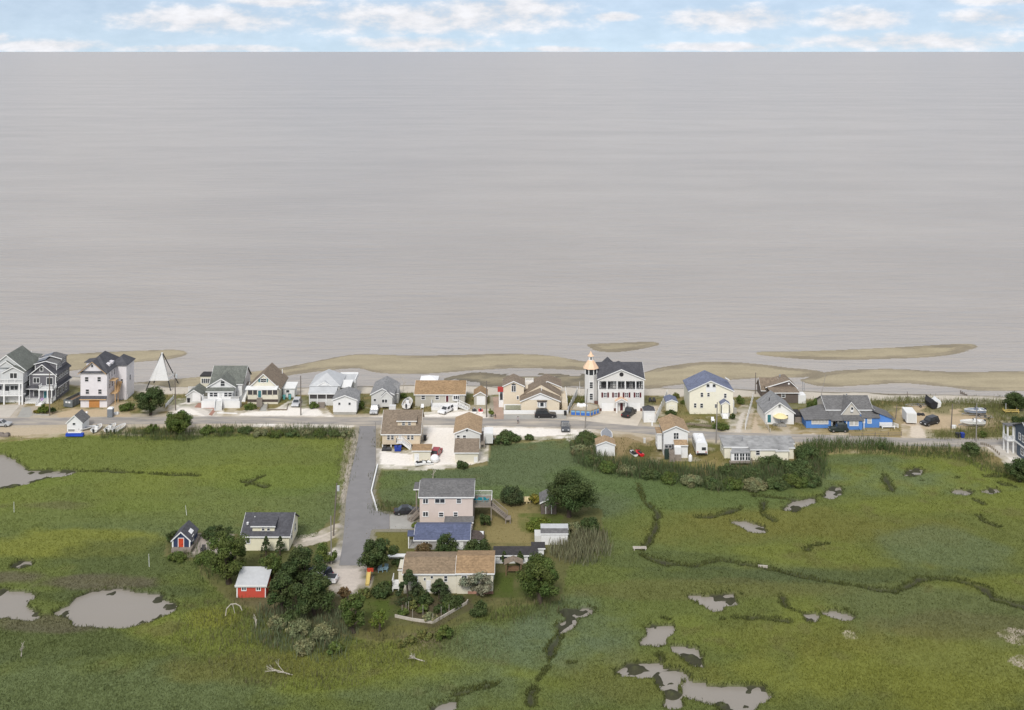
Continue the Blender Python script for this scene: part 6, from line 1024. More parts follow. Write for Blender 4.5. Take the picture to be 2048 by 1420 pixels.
def pool():
    o=GP(4,250,805); r=thing('swimming_pool','above ground pool with blue picture panels on a timber deck beside the tower house','pool',o); fp=[(112,800),(318,812),(412,778),(405,752),(320,728),(150,738)]; q=[(GP(4,*k)[0]-o[0],GP(4,*k)[1]-o[1]) for k in fp]; PB=[mat('pool_panel_blue',(.05,.16,.52),.4,.1,2),mat('pool_panel_sky',(.22,.42,.62),.4,.1,2)]; DK=mat('pool_deck_tan',(.36,.29,.19),.9,.15,2)
    MB().prism([(x*1.05,y*1.05-.12) for x,y in q],-.05,.28,'z').build('timber_base',DK,r); MB().prism([(x*.97,y*.97) for x,y in q],.281,1.45,'z').build('tank',mat('pool_liner',(.30,.30,.27),.8),r)
    for k in range(len(q)):
        a=Vector((*q[k],0)); b_=Vector((*q[(k+1)%len(q)],0)); n=max(1,round((b_-a).length/1.25)); d=(b_-a)/n; u=d.normalized()
        for i in range(n):
            s_=a+d*i; pn=MB().bar(s_+u*.12+Vector((0,0,.85)),s_+d-u*.12+Vector((0,0,.85)),.05,1.1).build('panel',PB[0],r); nrm=Vector((u.y,-u.x,0))*.035; MB().bar(s_+u*.14+nrm+Vector((0,0,1.18)),s_+d-u*.14+nrm+Vector((0,0,1.18)),.02,.4).build('sky_band',PB[1],pn)
            MB().box(s_.x-.11,s_.x+.11,s_.y-.11,s_.y+.11,.281,1.62).build('post',DK,r)
        MB().bar(a+Vector((0,0,1.53)),b_+Vector((0,0,1.53)),.28,.1).build('coping',DK,r)
    MB().prism([(x*.9,y*.9) for x,y in q],1.451,1.48,'z').build('cover',mat('pool_cover_tan',(.42,.37,.28),.9,.15,2),r); sacks('pool_floats','white inflatables lying on the pool cover',(o[0]-.2,o[1]+3.2,1.481),4,WHITE,.7,'float')
pool()
def beacon():
    o=GP(1,1800,572); r=thing('day_beacon','white slatted pyramid day beacon on dark legs by the beach','beacon',o); s_=F/o[1]*5.689; H_=(572-190)/s_; zb=(572-472)/s_; hw=13.5/2; f=lambda z:(1.95+.05)*(1-z/H_)*1.6+.02; B0=f(0)
    for sx in(-1,1):
        for sy in(-1,1): MB().bar((sx*B0,sy*B0+B0,-.1),(sx*.12,sy*.12+B0,H_),.2,.2).build('leg',DARKM,r)
    mb=MB(); n=26
    for i in range(n):
        z=zb+(H_-zb)*i/n; a=f(z); mb.box(-a-.1,a+.1,B0-a-.14,B0-a-.10,z,z+(H_-zb)/n*.95); mb.box(-a-.14,-a-.10,B0-a,B0+a,z,z+(H_-zb)/n*.95)
    mb.build('slats',WHITE,r); a=f(zb); MB().box(a+.1,a+.14,B0-a,B0+a,zb,zb+.7).box(-a,a,B0+a+.1,B0+a+.14,zb,zb+.7).build('lower_boards',WHITE,r); MB().box(-.22,.22,B0-.22,B0+.22,H_-.1,H_+.15).build('cap',WHITE,r)
beacon()
# blue tarp bin by the hut, chairs, swing, slide, garden frame, dock
r=thing('tarp_stack','bright blue tarp covered stack before the small white hut','tarp',GP(1,850,1090)); MB().loft([[(-4.0/2*1.0,-.4,0),(2.0,-.4,0),(2.0,.6,0),(-2.0,.6,0)],[(-1.95,-.35,.62),(1.9,-.3,.55),(1.95,.5,.6),(-1.9,.5,.66)]]).build('tarp',mat('blue_tarp',(.02,.07,.45),.5,.15,3),r); MB().box(-1.6,1.5,-.1,.4,.66,.8).build('boards',WHITE,r)
def chair(label,p,rz,m,z=0):
    r=thing('adirondack_chair',label,'chair',(p[0],p[1],z),R(rz),'garden chairs'); MB().slab([(-.32,-.35,.42),(.32,-.35,.42),(.32,.25,.30),(-.32,.25,.30)],.05).build('seat',m,r); MB().slab([(-.30,.22,.3),(.30,.22,.3),(.34,.55,1.05),(-.34,.55,1.05)],.05).build('backrest',m,r)
    for sx in(-1,1): MB().box(sx*.38-.06,sx*.38+.06,-.42,.35,.55,.6).build('armrest',m,r); MB().box(sx*.34-.04,sx*.34+.04,-.38,-.3,0,.55).build('leg',m,r); MB().box(sx*.34-.04,sx*.34+.04,.25,.33,0,.55).build('leg',m,r)
TQ=mat('turquoise_plastic',(.04,.36,.44),.5); LB=mat('pale_blue_plastic',(.24,.36,.42),.5)
_b=GP(8,535,455); zd=HC-(P(8,0,300)[1]-YH)*(_b[1]+2.5)/F
for x,lab in((965,'turquoise chair on the pink house deck close to the wall'),(1000,'turquoise chair in the middle of the pink house deck'),(1045,'turquoise chair at the outer corner of the pink house deck')): Yd=_b[1]+3.6; chair(lab,((P(8,x,0)[0]-1024)*Yd/F,Yd),180 if x==1000 else 150,TQ,zd)
chair('pale blue garden chair nearest the round tree by the ranch',GP(17,1070,385),10,LB); chair('pale blue garden chair nearest the white porch of the ranch',GP(17,1165,375),-10,LB); chair('white chair in the yard of the cream house',GP(4,1608,862),0,WHITE); chair('white bench chair before the ranch house steps',GP(3,580,640),0,WHITE); chair('dark beach chair behind the tower house drive nearest the house',GP(4,950,655),0,KB); chair('dark beach chair behind the tower house drive nearest the fence',GP(4,990,655),0,KB); chair('yellow lawn chair by the brown shed nearest the cedar',GP(8,1345,292),0,mat('cream_plastic',(.62,.52,.30),.6)); chair('yellow lawn chair by the brown shed nearest the yellow shrub',GP(8,1368,292),0,mat('cream_plastic',(.62,.52,.30),.6)); chair('black fire chair on the sand patio of the navy shed',GP(7,502,680),0,KB)
r=thing('swing_arbor','wooden garden swing under a small gable arbor','swing',GP(8,1255,848)); WB=mat('arbor_wood',(.20,.125,.075),.85,.2,3)
for sx in(-1,1):
    for v in(0,1.4): MB().box(sx*1.25-.08,sx*1.25+.08,v-.08,v+.08,-.05,2.0).build('post',WB,r)
mb=MB(); mb.slab([(0,-.3,2.6),(0,1.7,2.6),(-1.6,1.7,1.98),(-1.6,-.3,1.98)],.08); mb.slab([(1.6,-.3,1.98),(1.6,1.7,1.98),(0,1.7,2.6),(0,-.3,2.6)],.08); mb.build('roof',R_BROWN,r); MB().box(-1,1,.5,1.0,.5,.58).build('seat',WB,r); MB().box(-1,1,1.0,1.06,.6,1.15).build('backrest',WB,r)
mb=MB(); [mb.tube((sx*.95,.75,.55),(sx*.95,.75,2.1),.02,.02,4) for sx in(-1,1)]; mb.build('chain',DARKM,r)
r=thing('play_slide','yellow and red plastic slide at the edge of the sand turnaround','slide',GP(17,840,635)); YP=mat('yellow_plastic',(.55,.42,.14),.5); RP=mat('red_plastic',(.45,.06,.03),.5)
MB().slab([(-.35,0,.25),(.35,0,.25),(.35,2.4,1.7),(-.35,2.4,1.7)],.08).build('chute',YP,r)
for sx in(-1,1): MB().slab([(sx*.38-.04,0,.45),(sx*.38+.04,0,.45),(sx*.38+.04,2.4,1.95),(sx*.38-.04,2.4,1.95)],.3).build('side',YP,r); MB().box(sx*.38-.05,sx*.38+.05,2.45,2.55,-.02,2.2).build('post',RP,r)
MB().box(-.36,.36,2.42,3.0,1.55,1.65).build('platform',RP,r); MB().box(-.4,.9,2.6,2.75,1.65,2.4).build('panel',RP,r)
for sx in(-1,1): MB().box(sx*.3-.04,sx*.3+.04,2.9,3.0,-.02,1.55).build('leg',RP,r)
MB().box(-.34,.34,.0,.12,-.02,.25).build('foot',YP,r); r.scale=(.8,.8,.8)
r=thing('garden_bed','raised vegetable bed with a weathered timber frame below the ranch','garden',GP(8,345,1168)); o_=Vector(GP(8,345,1168)); fr=[Vector(GP(8,*k))-o_ for k in((345,1168),(470,1195),(540,1205),(638,1218),(895,1068),(905,1050))]
for a,b_ in zip(fr[:-1],fr[1:]): MB().bar((a.x,a.y,.2),(b_.x,b_.y,.2),.15,.45).build('board',DEADW,r)
for k in((400,1150),(450,1120),(480,1180),(490,1050),(430,1130),(636,1215),(760,1145),(700,1160),(560,1150)): p=Vector(GP(8,*k))-o_; MB().tube((p.x,p.y,-.05),(p.x,p.y,1.5),.03,.03,5).build('stake',DEADW,r)
r=thing('yellow_dock','yellow painted wooden landing at the channel beyond the boat yard','dock',GP(6,1322,720)); YD=mat('yellow_dock_paint',(.55,.42,.14),.7,.15,2); w_=GP(6,1465,720)[0]-GP(6,1322,720)[0]; MB().box(0,w_,0,1.6,.35,.5).build('deck',YD,r)
for x in(.2,w_/2,w_-.2):
    for v in(.1,1.5): MB().tube((x,v,-.2),(x,v,.9 if x!=w_/2 else .5),.1,.1,6).build('pile',YD,r)
MB().bar((.1,.1,.9),(w_-.1,.1,.9),.08,.12).build('rail',YD,r); MB().tube((.6,.8,.5),(.6,.8,2.2),.05,.05).tube((w_-.3,.8,.5),(w_-.3,.8,2.2),.06,.06).build('mooring_pole',WHITE,r)
r=thing('beach_umbrella','pale yellow patio umbrella before the white cottage','umbrella',GP(5,615,862)); rg=lambda q,z,n=10:[(q*math.cos(2*math.pi*i/n),q*math.sin(2*math.pi*i/n),z) for i in range(n)]; MB().loft([rg(1.75,1.95),rg(1.7,2.05),rg(.9,2.5),rg(.05,2.75)],caps=True).build('canopy',mat('yellow_canvas',(.78,.68,.38),.8,.06,1),r); MB().tube((0,0,-.02),(0,0,2.7),.035,.035,6).build('pole',DARKM,r)
r=thing('groyne','old dark wooden groyne posts running down the beach','groyne',GP(6,890,520,-.45)); o_=Vector(r.location)
for i,(x,y) in enumerate(((888,518),(905,524),(922,530),(948,540))): p=Vector(GP(6,x,y,-.4))-o_; MB().tube((p.x,p.y,-.5),(p.x,p.y,.7-.1*i),.16,.13,6).build('post',POLE,r)
a=Vector(GP(6,888,518,-.4))-o_; b_=Vector(GP(6,948,540,-.4))-o_; MB().bar((a.x,a.y,.15),(b_.x,b_.y,.1),.1,.25).build('board',POLE,r)
r=thing('footbridge','short grey plank footbridge over the marsh creek','bridge',GP(11,236,568,MZ),R(0)); [MB().box(-1.2,1.2,v,v+.25,.25,.33).build('plank',DEADW,r) for v in(0,.35,.7)]; [MB().box(x-.08,x+.08,0,.95,-.4,.249).build('bearer',DEADW,r) for x in(-1.0,1.0)]
wall_line('driftwood_log','long bleached log lying in the marsh beyond the footbridge',[GP(11,792,642,MZ),GP(11,838,645,MZ)],.2,.25,DEADW,'log'); wall_line('driftwood_log','white log on the verge across from the screened porch house',[GP(2,1065,912),GP(2,1275,908)],.3,.3,DEADW,'log')
# white wooden post lamp, utility boxes
def cabinet(label,p,w,d,h,m):
    r=thing('utility_box',label,'box',p); MB().box(-w/2,w/2,0,d,-.03,h).build('body',m,r); MB().box(-w/2-.03,w/2+.03,-.03,d+.03,h,h+.06).build('lid',m,r); MB().box(-w/2+.05,w/2-.05,-.02,-.003,.1,h-.1).build('door',m,r)
cabinet('pale utility box on the lawn between the white shed and tall cottage',GP(4,890,1085),.5,.4,1.0,LGREY); cabinet('white mailbox like box at the vinyl fence end',GP(4,970,905),.35,.35,1.0,WHITE); cabinet('grey bin shelter at the drive of the weathered house',GP(3,300,690),1.6,1.2,1.9,LGREY); cabinet('grey air conditioner unit beside the cream house',GP(4,1838,775),1.0,1.0,1.1,CONCG); cabinet('white ice chest by the light pole in the sandy yard',GP(6,825,868),1.0,.7,.6,WHITE)
# ---------------------------------------------------------------- people
def person(label,p,h,shirt,pants,hair,face=-90,arm=.15):
    r=thing('person',label,'person',p,R(face+90)); k=h/1.75
    J={'pel':(0,0,.95),'wst':(0,0,1.12),'chs':(0,.0,1.35),'nck':(0,0,1.5),'hd0':(0,-.01,1.58),'hd1':(0,-.02,1.70),'sl':(-.19,0,1.42),'el':(-.27,.03,1.14),'hl':(-.26,-.08,.90),'sr':(.19,0,1.42),'er':(.27,.03,1.14),'hr':(.26,-.08,.90),
       'pl':(-.10,0,.92),'kl':(-.11,-.05,.50),'al':(-.11,.03,.08),'tl':(-.12,-.13,.03),'pr':(.10,0,.92),'kr':(.11,.02,.50),'ar':(.11,.08,.08),'tr':(.12,-.08,.03)}
    rad={'pel':.15,'wst':.13,'chs':.15,'nck':.06,'hd0':.085,'hd1':.10,'sl':.07,'el':.05,'hl':.04,'sr':.07,'er':.05,'hr':.04,'pl':.10,'kl':.065,'al':.045,'tl':.035,'pr':.10,'kr':.065,'ar':.045,'tr':.035}
    E=[('pel','wst'),('wst','chs'),('chs','nck'),('nck','hd0'),('hd0','hd1'),('chs','sl'),('sl','el'),('el','hl'),('chs','sr'),('sr','er'),('er','hr'),('pel','pl'),('pl','kl'),('kl','al'),('al','tl'),('pel','pr'),('pr','kr'),('kr','ar'),('ar','tr')]
    n=list(J); me=bpy.data.meshes.new('body'); me.from_pydata([tuple(c*k for c in J[a]) for a in n],[(n.index(a),n.index(b_)) for a,b_ in E],[]); o=bpy.data.objects.new('body',me); col.objects.link(o); o.parent=r
    o.modifiers.new('skin','SKIN'); 
    for i,a in enumerate(n): me.skin_vertices[0].data[i].radius=(rad[a]*k*1.1,rad[a]*k*.85); me.skin_vertices[0].data[i].use_root=(a=='pel')
    o.modifiers.new('sub','SUBSURF').render_levels=2
    m,t,b_=principled('person_'+str(len(MATS))); MATS['pm'+str(len(MATS))]=m; tc=t.nodes.new('ShaderNodeTexCoord'); sp=t.nodes.new('ShaderNodeSeparateXYZ'); t.links.new(tc.outputs['Object'],sp.inputs[0]); rp=t.nodes.new('ShaderNodeValToRGB'); mu=t.nodes.new('ShaderNodeMath'); mu.operation='MULTIPLY'; mu.inputs[1].default_value=1/(1.8*k); t.links.new(sp.outputs[2],mu.inputs[0]); t.links.new(mu.outputs[0],rp.inputs[0]); rp.color_ramp.interpolation='CONSTANT'
    e=rp.color_ramp.elements; e[0].color=(.03,.03,.03,1); e[1].position=.06; e[1].color=(.45,.27,.19,1)
    for pos,c in((.24,pants),(.55,shirt),(.83,(.45,.27,.19))): q=e.new(pos); q.color=(*c,1)
    t.links.new(rp.outputs[0],b_.inputs['Base Color']); me.materials.append(m)
    hz=1.70*k; MB().loft([[(q*k*math.cos(a*math.pi/5),q*k*math.sin(a*math.pi/5)+.015*k,hz+z*k) for a in range(10)] for q,z in((.105,-.02),(.118,.04),(.10,.10),(.05,.135))]).build('hair',mat('hair_'+label[:6],hair,.8),r,smooth=True)
person('person in a grey top and dark shorts walking on the road before the beige house',GP(15,572,1102),1.7,(.35,.32,.33),(.04,.04,.05),(.05,.035,.03))
person('small person in black clothes on the brick paved drive',GP(15,110,990),1.1,(.03,.03,.035),(.03,.03,.035),(.06,.04,.03))
# ---------------------------------------------------------------- vegetation
def leaf_cards(cent,rad,per,size,base,g,up=.35,flat=.62,jit=.22):
    """many small leaf cards around clump centres; returns verts, quads, colours"""
    n=len(cent); ci=np.repeat(np.arange(n),per); k=len(ci)
    d=g.normal(size=(k,3)); d/=np.linalg.norm(d,axis=1)[:,None]; rr=g.random(k)**.45
    pos=cent[ci]+d*(rad[ci]*rr)[:,None]*np.array((1,1,.8)); nrm=d+g.normal(size=(k,3))*.55+np.array((0,0,up)); nrm/=np.linalg.norm(nrm,axis=1)[:,None]
    t=np.cross(nrm,g.normal(size=(k,3))); t/=np.linalg.norm(t,axis=1)[:,None]+1e-9; b=np.cross(nrm,t); s=size*(.6+.8*g.random(k))[:,None]
    v=np.stack([pos-t*s*.5,pos-b*s*flat*.5+nrm*s*.1,pos+t*s*.5,pos+b*s*flat*.5+nrm*s*.1],1).reshape(-1,3)
    cv=(1+jit*1.5*(g.random(n)-.5))[ci]*(1+jit*2*(g.random(k)-.5)); hue=(g.random(n)-.5)[ci]*.25
    c=np.array(base)[None]*cv[:,None]; c[:,0]*=1+hue; c=np.repeat(c,4,0); f=np.arange(k*4).reshape(-1,4); return v,f,c
GREENS={'oak':(.050,.072,.022),'dark':(.036,.054,.021),'cedar':(.034,.050,.024),'lime':(.075,.10,.022),'silver':(.12,.127,.105),'shrub':(.058,.082,.024),'bayberry':(.050,.072,.030),'olive':(.085,.095,.035),'rust':(.085,.062,.035),'yellow':(.12,.11,.025),'grey':(.115,.125,.075)}
GREENS={k:(2.05*v[0],1.95*v[1],1.6*v[2]) for k,v in GREENS.items()}
def tree(label,x,y,wpx,hpx,kind='oak',form='round',name=None,group='trees and shrubs',c=0,h=0,seed=None,per=1.0):
    fx,fy=P(c,x,y); X,Y,_=G(fx,fy,h); s=F/Y; Rr=wpx/2/s; H_=hpx/s; g=np.random.default_rng(int(x*7+y*13) if seed is None else seed); base=GREENS[kind]
    z0=tz(X,Y); nm=name or {'round':'broadleaf_tree','cedar':'cedar_tree','shrub':'shrub'}[form]; r=thing(nm,label,'tree' if form!='shrub' else 'shrub',(X,Y,z0),g.random()*6.28,group)
    if form=='round':
        n=int(16+10*Rr); d=g.normal(size=(n,3)); d/=np.linalg.norm(d,axis=1)[:,None]; q=.45+.5*g.random(n)**.6; lump=1+.22*np.sin(3*np.arctan2(d[:,1],d[:,0])+g.random()*6)+.12*g.normal(size=n)
        cen=np.stack([d[:,0]*Rr*.84*q*lump,d[:,1]*Rr*.84*q*lump,H_*.56+d[:,2]*H_*.40*q*(1+.1*g.normal(size=n))],-1); cen[:,2]=np.maximum(cen[:,2],H_*.16); rad=Rr*(.20+.14*g.random(n))
        th=H_*.3; tr=.055*H_+.06
    elif form=='cedar':
        n=int(22+9*H_); t=g.random(n)**.8; a=g.random(n)*6.28; q=(1-t)**.75*(.55+.5*g.random(n)); cen=np.stack([np.cos(a)*Rr*q,np.sin(a)*Rr*q,H_*(.08+.88*t)],-1); rad=Rr*(.14+.16*g.random(n))*(1.15-.6*t); th=H_*.8; tr=.03*H_+.05
    else:
        n=int(12+9*Rr); a=g.random(n)*6.28; q=np.sqrt(g.random(n))*.85; zz=np.sqrt(np.maximum(0,1-q*q))*(.35+.6*g.random(n)); cen=np.stack([np.cos(a)*Rr*q,np.sin(a)*Rr*q*.8,H_*.8*zz],-1); rad=np.minimum(Rr,H_)*(.24+.16*g.random(n)); th=H_*.4; tr=.04*H_+.02
        cen[:,2]=np.maximum(cen[:,2],rad*.6)
    size=.30 if form!='cedar' else .24
    area=(rad**2).mean()*12.6; np_=int(np.clip(area/(size*size*.5)*1.15*per,26,260))
    v,f,cl=leaf_cards(cen,rad,np_,size,base,g)
    v[:,2]=np.maximum(v[:,2],.02); np_mesh('crown' if form!='shrub' else 'foliage',v,f,cl,LEAF,r)
    mb=MB(); lean_=g.normal(size=2)*.05*H_; top=Vector((lean_[0],lean_[1],th)); mb.tube((0,0,-.15),top,tr,tr*.6,7)
    if form!='cedar':
        for i in g.choice(len(cen),min(7,len(cen)),replace=False): mb.tube(top*(.5+.5*g.random()),tuple(cen[i]),tr*.4,tr*.1,5)
    else: mb.tube(top,(lean_[0],lean_[1],H_*.95),tr*.6,.01,6)
    mb.build('trunk' if form!='shrub' else 'stem',BARK,r); return r
T=[('tall broadleaf tree beside the yellow house above the red shed',458,1166,90,104,'oak','round'),('dark cedar by the yellow house wall nearest the tall broadleaf tree',532,1113,27,41,'cedar','cedar'),('dark cedar by the yellow house corner nearest the big oak',560,1111,25,39,'cedar','cedar'),
('broadleaf tree overhanging the red shed roof',541,1166,55,62,'oak','round'),('widest dark tree between the yellow house and parked vehicles',602,1182,92,92,'dark','round'),('dark tree right behind the red shed wall',566,1224,68,86,'dark','round'),('large dark tree before the white pickup',628,1232,92,84,'dark','round'),('dense shrub at the thin pole by the side street',650,1126,46,48,'shrub','shrub'),
('green tree at the corner of the ranch lawn',708,1264,62,76,'oak','round'),('small round bright green tree on the ranch lawn',759,1262,34,45,'lime','round'),('round dark tree at the end of the side street pavement',753,1142,74,64,'dark','round'),('reddish green bush before the blue roofed cottage',850,1115,42,32,'rust','shrub'),('tall dark bush in the middle of the blue roofed cottage front',892,1117,50,48,'dark','round'),('dark bush under the brown lean-to roof',953,1113,58,38,'dark','shrub'),
('big round tree at the ranch garden edge facing the marsh',1080,1203,98,92,'oak','round'),('silver grey tree before the end of the long ranch',955,1190,62,46,'silver','round'),('spreading cedar before the porch of the long ranch',817,1201,60,64,'cedar','cedar'),('low spreading cedar before the ranch windows',878,1196,60,38,'cedar','cedar'),('dark hedge shrub below the garden chairs',765,1191,46,30,'dark','shrub'),
('largest spreading tree over the brown shed',1138,1034,114,86,'dark','round'),('dark cedar on the lawn beyond the pink house deck',1024,1007,54,42,'cedar','shrub'),('yellow green shrub beside the lawn chairs',1068,1005,28,19,'yellow','shrub'),('dark shrub under the pink house deck',970,1050,28,30,'dark','shrub'),('lime bush at the pink house driveway',830,1057,17,15,'lime','shrub'),('dark round shrub behind the white workshop',1181,1063,44,38,'dark','shrub'),('grey green bush behind the white workshop roof',1143,1066,42,26,'grey','shrub'),('low lush green patch before the brown shed',1078,1058,68,20,'lime','shrub'),
('shrub at the corner of the vegetable bed',957,1226,42,28,'dark','shrub'),('small clipped bush at the end of the ranch hedge',802,1288,20,14,'olive','shrub'),('olive hedge bush beside the small clipped bush',822,1280,26,15,'olive','shrub'),('longest olive hedge bush below the vegetable bed',848,1272,34,16,'olive','shrub'),('dark bush at the marsh end of the olive hedge',888,1273,38,29,'shrub','shrub'),('bush at the marsh end of the reed thicket',672,1300,36,24,'shrub','shrub'),('rust coloured bush at the sand turnaround edge',688,1195,28,26,'rust','shrub'),('leafy bush below the yellow slide',728,1195,30,24,'olive','shrub'),('grey green low bush before the tan roofed ranch deck',776,1178,30,18,'shrub','shrub'),
('dark leafy tree below the slatted day beacon',301,830,62,54,'dark','round'),('low bushes beside the portable toilet',254,820,30,18,'shrub','shrub'),('big leafy bush at the road edge facing the beacon pole',356,867,60,48,'shrub','round'),('bush on the verge between the skiffs and the big leafy bush',302,865,28,21,'shrub','shrub'),('dark thicket bush on the verge nearest the big leafy bush',415,866,30,17,'shrub','shrub'),('dark thicket bush on the verge before the brick path',450,865,34,15,'shrub','shrub'),
('pale flowering bush before the dark grey house',87,826,24,20,'lime','shrub'),('small yellow bush in the flower bed of the dark grey house',73,827,13,9,'yellow','shrub'),('dark bush behind the pole of the dark grey house',104,827,16,17,'dark','shrub'),('narrow green bush beside the brick paved drive',982,834,14,24,'lime','shrub'),('broad bush on the marsh side opposite the beige house',1013,881,60,21,'bayberry','shrub'),('smaller bush on the marsh side opposite the black SUV',1058,879,22,13,'bayberry','shrub'),('bush at the low cream garage wall',924,933,28,13,'dark','shrub'),
('broad bush behind the parked grey pickup',1172,884,52,22,'bayberry','shrub'),('bush at the foot of the lighthouse tower',1163,812,18,16,'olive','shrub'),('small bush behind the cream shed',1367,807,15,8,'shrub','shrub'),('bush at the porch of the cream house',1466,838,15,15,'dark','shrub'),('green bush on the dune beside the cream house',1481,807,22,19,'shrub','shrub'),('low bushes at the roadside before the cream house',1442,859,36,15,'shrub','shrub'),('low bush before the small cream shed',1342,830,30,10,'dark','shrub'),
('leafy bushes behind the blue house roof corner',1632,817,40,22,'shrub','shrub'),('tall bush at the end of the long yellow cottage',1612,920,52,38,'bayberry','shrub'),('bush under the yellow cottage windows',1545,934,60,24,'bayberry','shrub'),('bush at the marsh corner of the yellow cottage',1598,948,60,34,'bayberry','shrub'),('low bush below the sunroom deck',1500,952,52,22,'bayberry','shrub'),('low bush at the lawn end of the sunroom deck',1455,947,40,20,'bayberry','shrub'),('bush farthest into the marsh beyond the yellow cottage',1622,966,46,28,'bayberry','shrub'),
('dark tree on the dune beyond the yellow dock',2032,822,52,34,'dark','round'),('dark bush beside the slate house roof',2041,853,36,26,'dark','shrub'),('rounded bush at the foot of the tall grey pole',1943,907,40,26,'bayberry','shrub'),('small bush by the road beyond the blue bin',1966,875,20,17,'shrub','shrub'),('dark bush in the marsh before the slate house',2040,960,54,46,'dark','round'),('bush by the road at the reed bank end',1766,897,22,18,'bayberry','shrub'),('green bush before the porch of the metal roof house',628,816,22,14,'shrub','shrub'),('dark bush beside the white corner garage',722,818,16,24,'shrub','shrub'),('planting before the screened porch',500,818,26,14,'shrub','shrub'),('bush behind the weathered house boat',806,796,18,14,'shrub','shrub'),('dune bush beside the pyramid roofed shed fence',1352,795,18,12,'olive','shrub'),('bush beside the navy shed',345,1080,26,24,'dark','shrub'),('low dark thicket behind the sand patio',432,1072,70,20,'dark','shrub'),('weedy bush below the navy shed deck',352,1118,40,18,'shrub','shrub'),('weedy bush below the sand patio planks',410,1122,50,20,'shrub','shrub')]
places=['before the white shed','at the white shed corner','beside the jet ski lawn','below the jet ski lawn','before the tall cottage steps','beside the propane tank','below the camper','below the camper lawn','near the sunroom piles','before the sunroom deck','below the yellow wall','beyond the yellow wall']
for i,(x,y,w_,h_) in enumerate(((1160,905,44,20),(1185,925,40,18),(1215,938,46,20),(1255,944,44,18),(1300,952,50,20),(1342,960,46,20),(1385,966,50,22),(1425,970,46,20),(1468,972,50,22),(1510,974,54,24),(1552,972,50,24),(1590,968,50,26))): T.append(('lumpy marsh elder in the reed bank '+places[i],x,y,w_,h_,['grey','bayberry','shrub'][i%3],'shrub'))
pl2=['opposite the brick path','opposite the gable house lawn','opposite the screened porch','opposite the covered car','opposite the utility pole','opposite the metal roof house','opposite the white corner garage','at the side street corner']
for i,(x,y,w_,h_) in enumerate(((490,864,34,13),(520,868,38,14),(552,870,36,13),(585,870,34,12),(612,868,30,11),(640,869,34,12),(668,870,30,11),(692,872,24,13))): T.append(('low bushy verge thicket '+pl2[i],x,y,w_,h_,['bayberry','grey','shrub'][i%3],'shrub'))
T+=[('pale grey green bush in the reed thicket below the red shed',552,1252,40,24,'grey','shrub'),('grey green bush in the middle of the reed thicket',600,1262,54,30,'grey','shrub'),('tall grey green bush of the reed thicket near the ranch lawn tree',648,1275,56,36,'grey','shrub'),('low grey green bush at the marsh side of the reed thicket',610,1298,50,22,'grey','shrub'),('grey green bush between the reed thicket and dark trees',580,1240,44,24,'bayberry','shrub')]
T+=[('slim dark tree beside the swing arbor nearest the ranch roof',1008,1128,20,26,'dark','cedar'),('slim dark tree between the swing arbor and big round tree',1040,1130,22,28,'dark','cedar'),('dark hedge behind the kayak shaped skiff',797,1130,30,14,'dark','shrub'),('dark bush in the garden bed corner nearest the ranch',905,1212,44,22,'dark','shrub'),('dark green bush along the ranch wall',845,1205,46,24,'dark','shrub')]
for t in T: tree(*t)
# vegetables in the raised bed
for i,(x,y,w_,h_) in enumerate(((410,1150,95,55),(480,1105,90,75),(560,1125,105,60),(610,1195,120,70),(690,1140,120,65),(760,1100,120,65),(830,1060,110,60))): tree(['leafy vegetables at the lawn end of the raised bed','tall bean plants on stakes in the raised bed','leafy vegetables beside the bean stakes','broad vegetables at the front corner of the raised bed','vegetable clump in the middle of the raised bed','vegetables near the timber side of the raised bed','vegetables at the far end of the raised bed'][i],x,y,w_/3.84,h_/3.84,['shrub','olive','shrub','grey','dark','shrub','dark'][i],'shrub','vegetable_plant','vegetables in the raised bed',8)
def blades(pts,n,hmin,hmax,wid,base,seed,lean=.25,var=.25,tip=(1.15,1.1,1.0),soft=3.0):
    """bent two-facet blades over a ground polygon"""
    g=np.random.default_rng(seed); a=np.array([p[:2] for p in pts]); lo=a.min(0)-1.5; hi=a.max(0)+1.5; x=g.uniform(lo[0],hi[0],n*3); y=g.uniform(lo[1],hi[1],n*3); k=((sdf(x,y,pts,8)+(fbm(x,y,5,320,3)-.5)*soft+g.normal(size=len(x))*soft*.16)>0)&(samp(CUT,x,y)<.35); x=x[k][:n]; y=y[k][:n]; return blade_geo(x,y,hmin,hmax,wid,base,g,lean,var,tip)
def blade_geo(x,y,hmin,hmax,wid,base,g,lean,var,tip):
    n=len(x); z=samp(GZ,x,y); h=g.uniform(hmin,hmax,n)*(.65+.7*fbm(x,y,3,300,2)); a=g.random(n)*6.283; wx=np.cos(a)*wid/2; wy=np.sin(a)*wid/2; lx=g.normal(size=n)*lean*h; ly=g.normal(size=n)*lean*h
    v=np.stack([np.stack([x-wx,y-wy,z-.03],-1),np.stack([x+wx,y+wy,z-.03],-1),np.stack([x+lx*.4+wx*.8,y+ly*.4+wy*.8,z+h*.6],-1),np.stack([x+lx,y+ly,z+h],-1)],1)
    c=np.array(base) if np.ndim(base)==1 else base
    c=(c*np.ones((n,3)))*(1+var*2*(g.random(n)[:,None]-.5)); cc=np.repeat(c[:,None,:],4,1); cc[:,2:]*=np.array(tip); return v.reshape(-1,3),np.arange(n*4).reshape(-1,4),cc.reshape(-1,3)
REED=(.088,.105,.048); TANR=(.20,.165,.095)
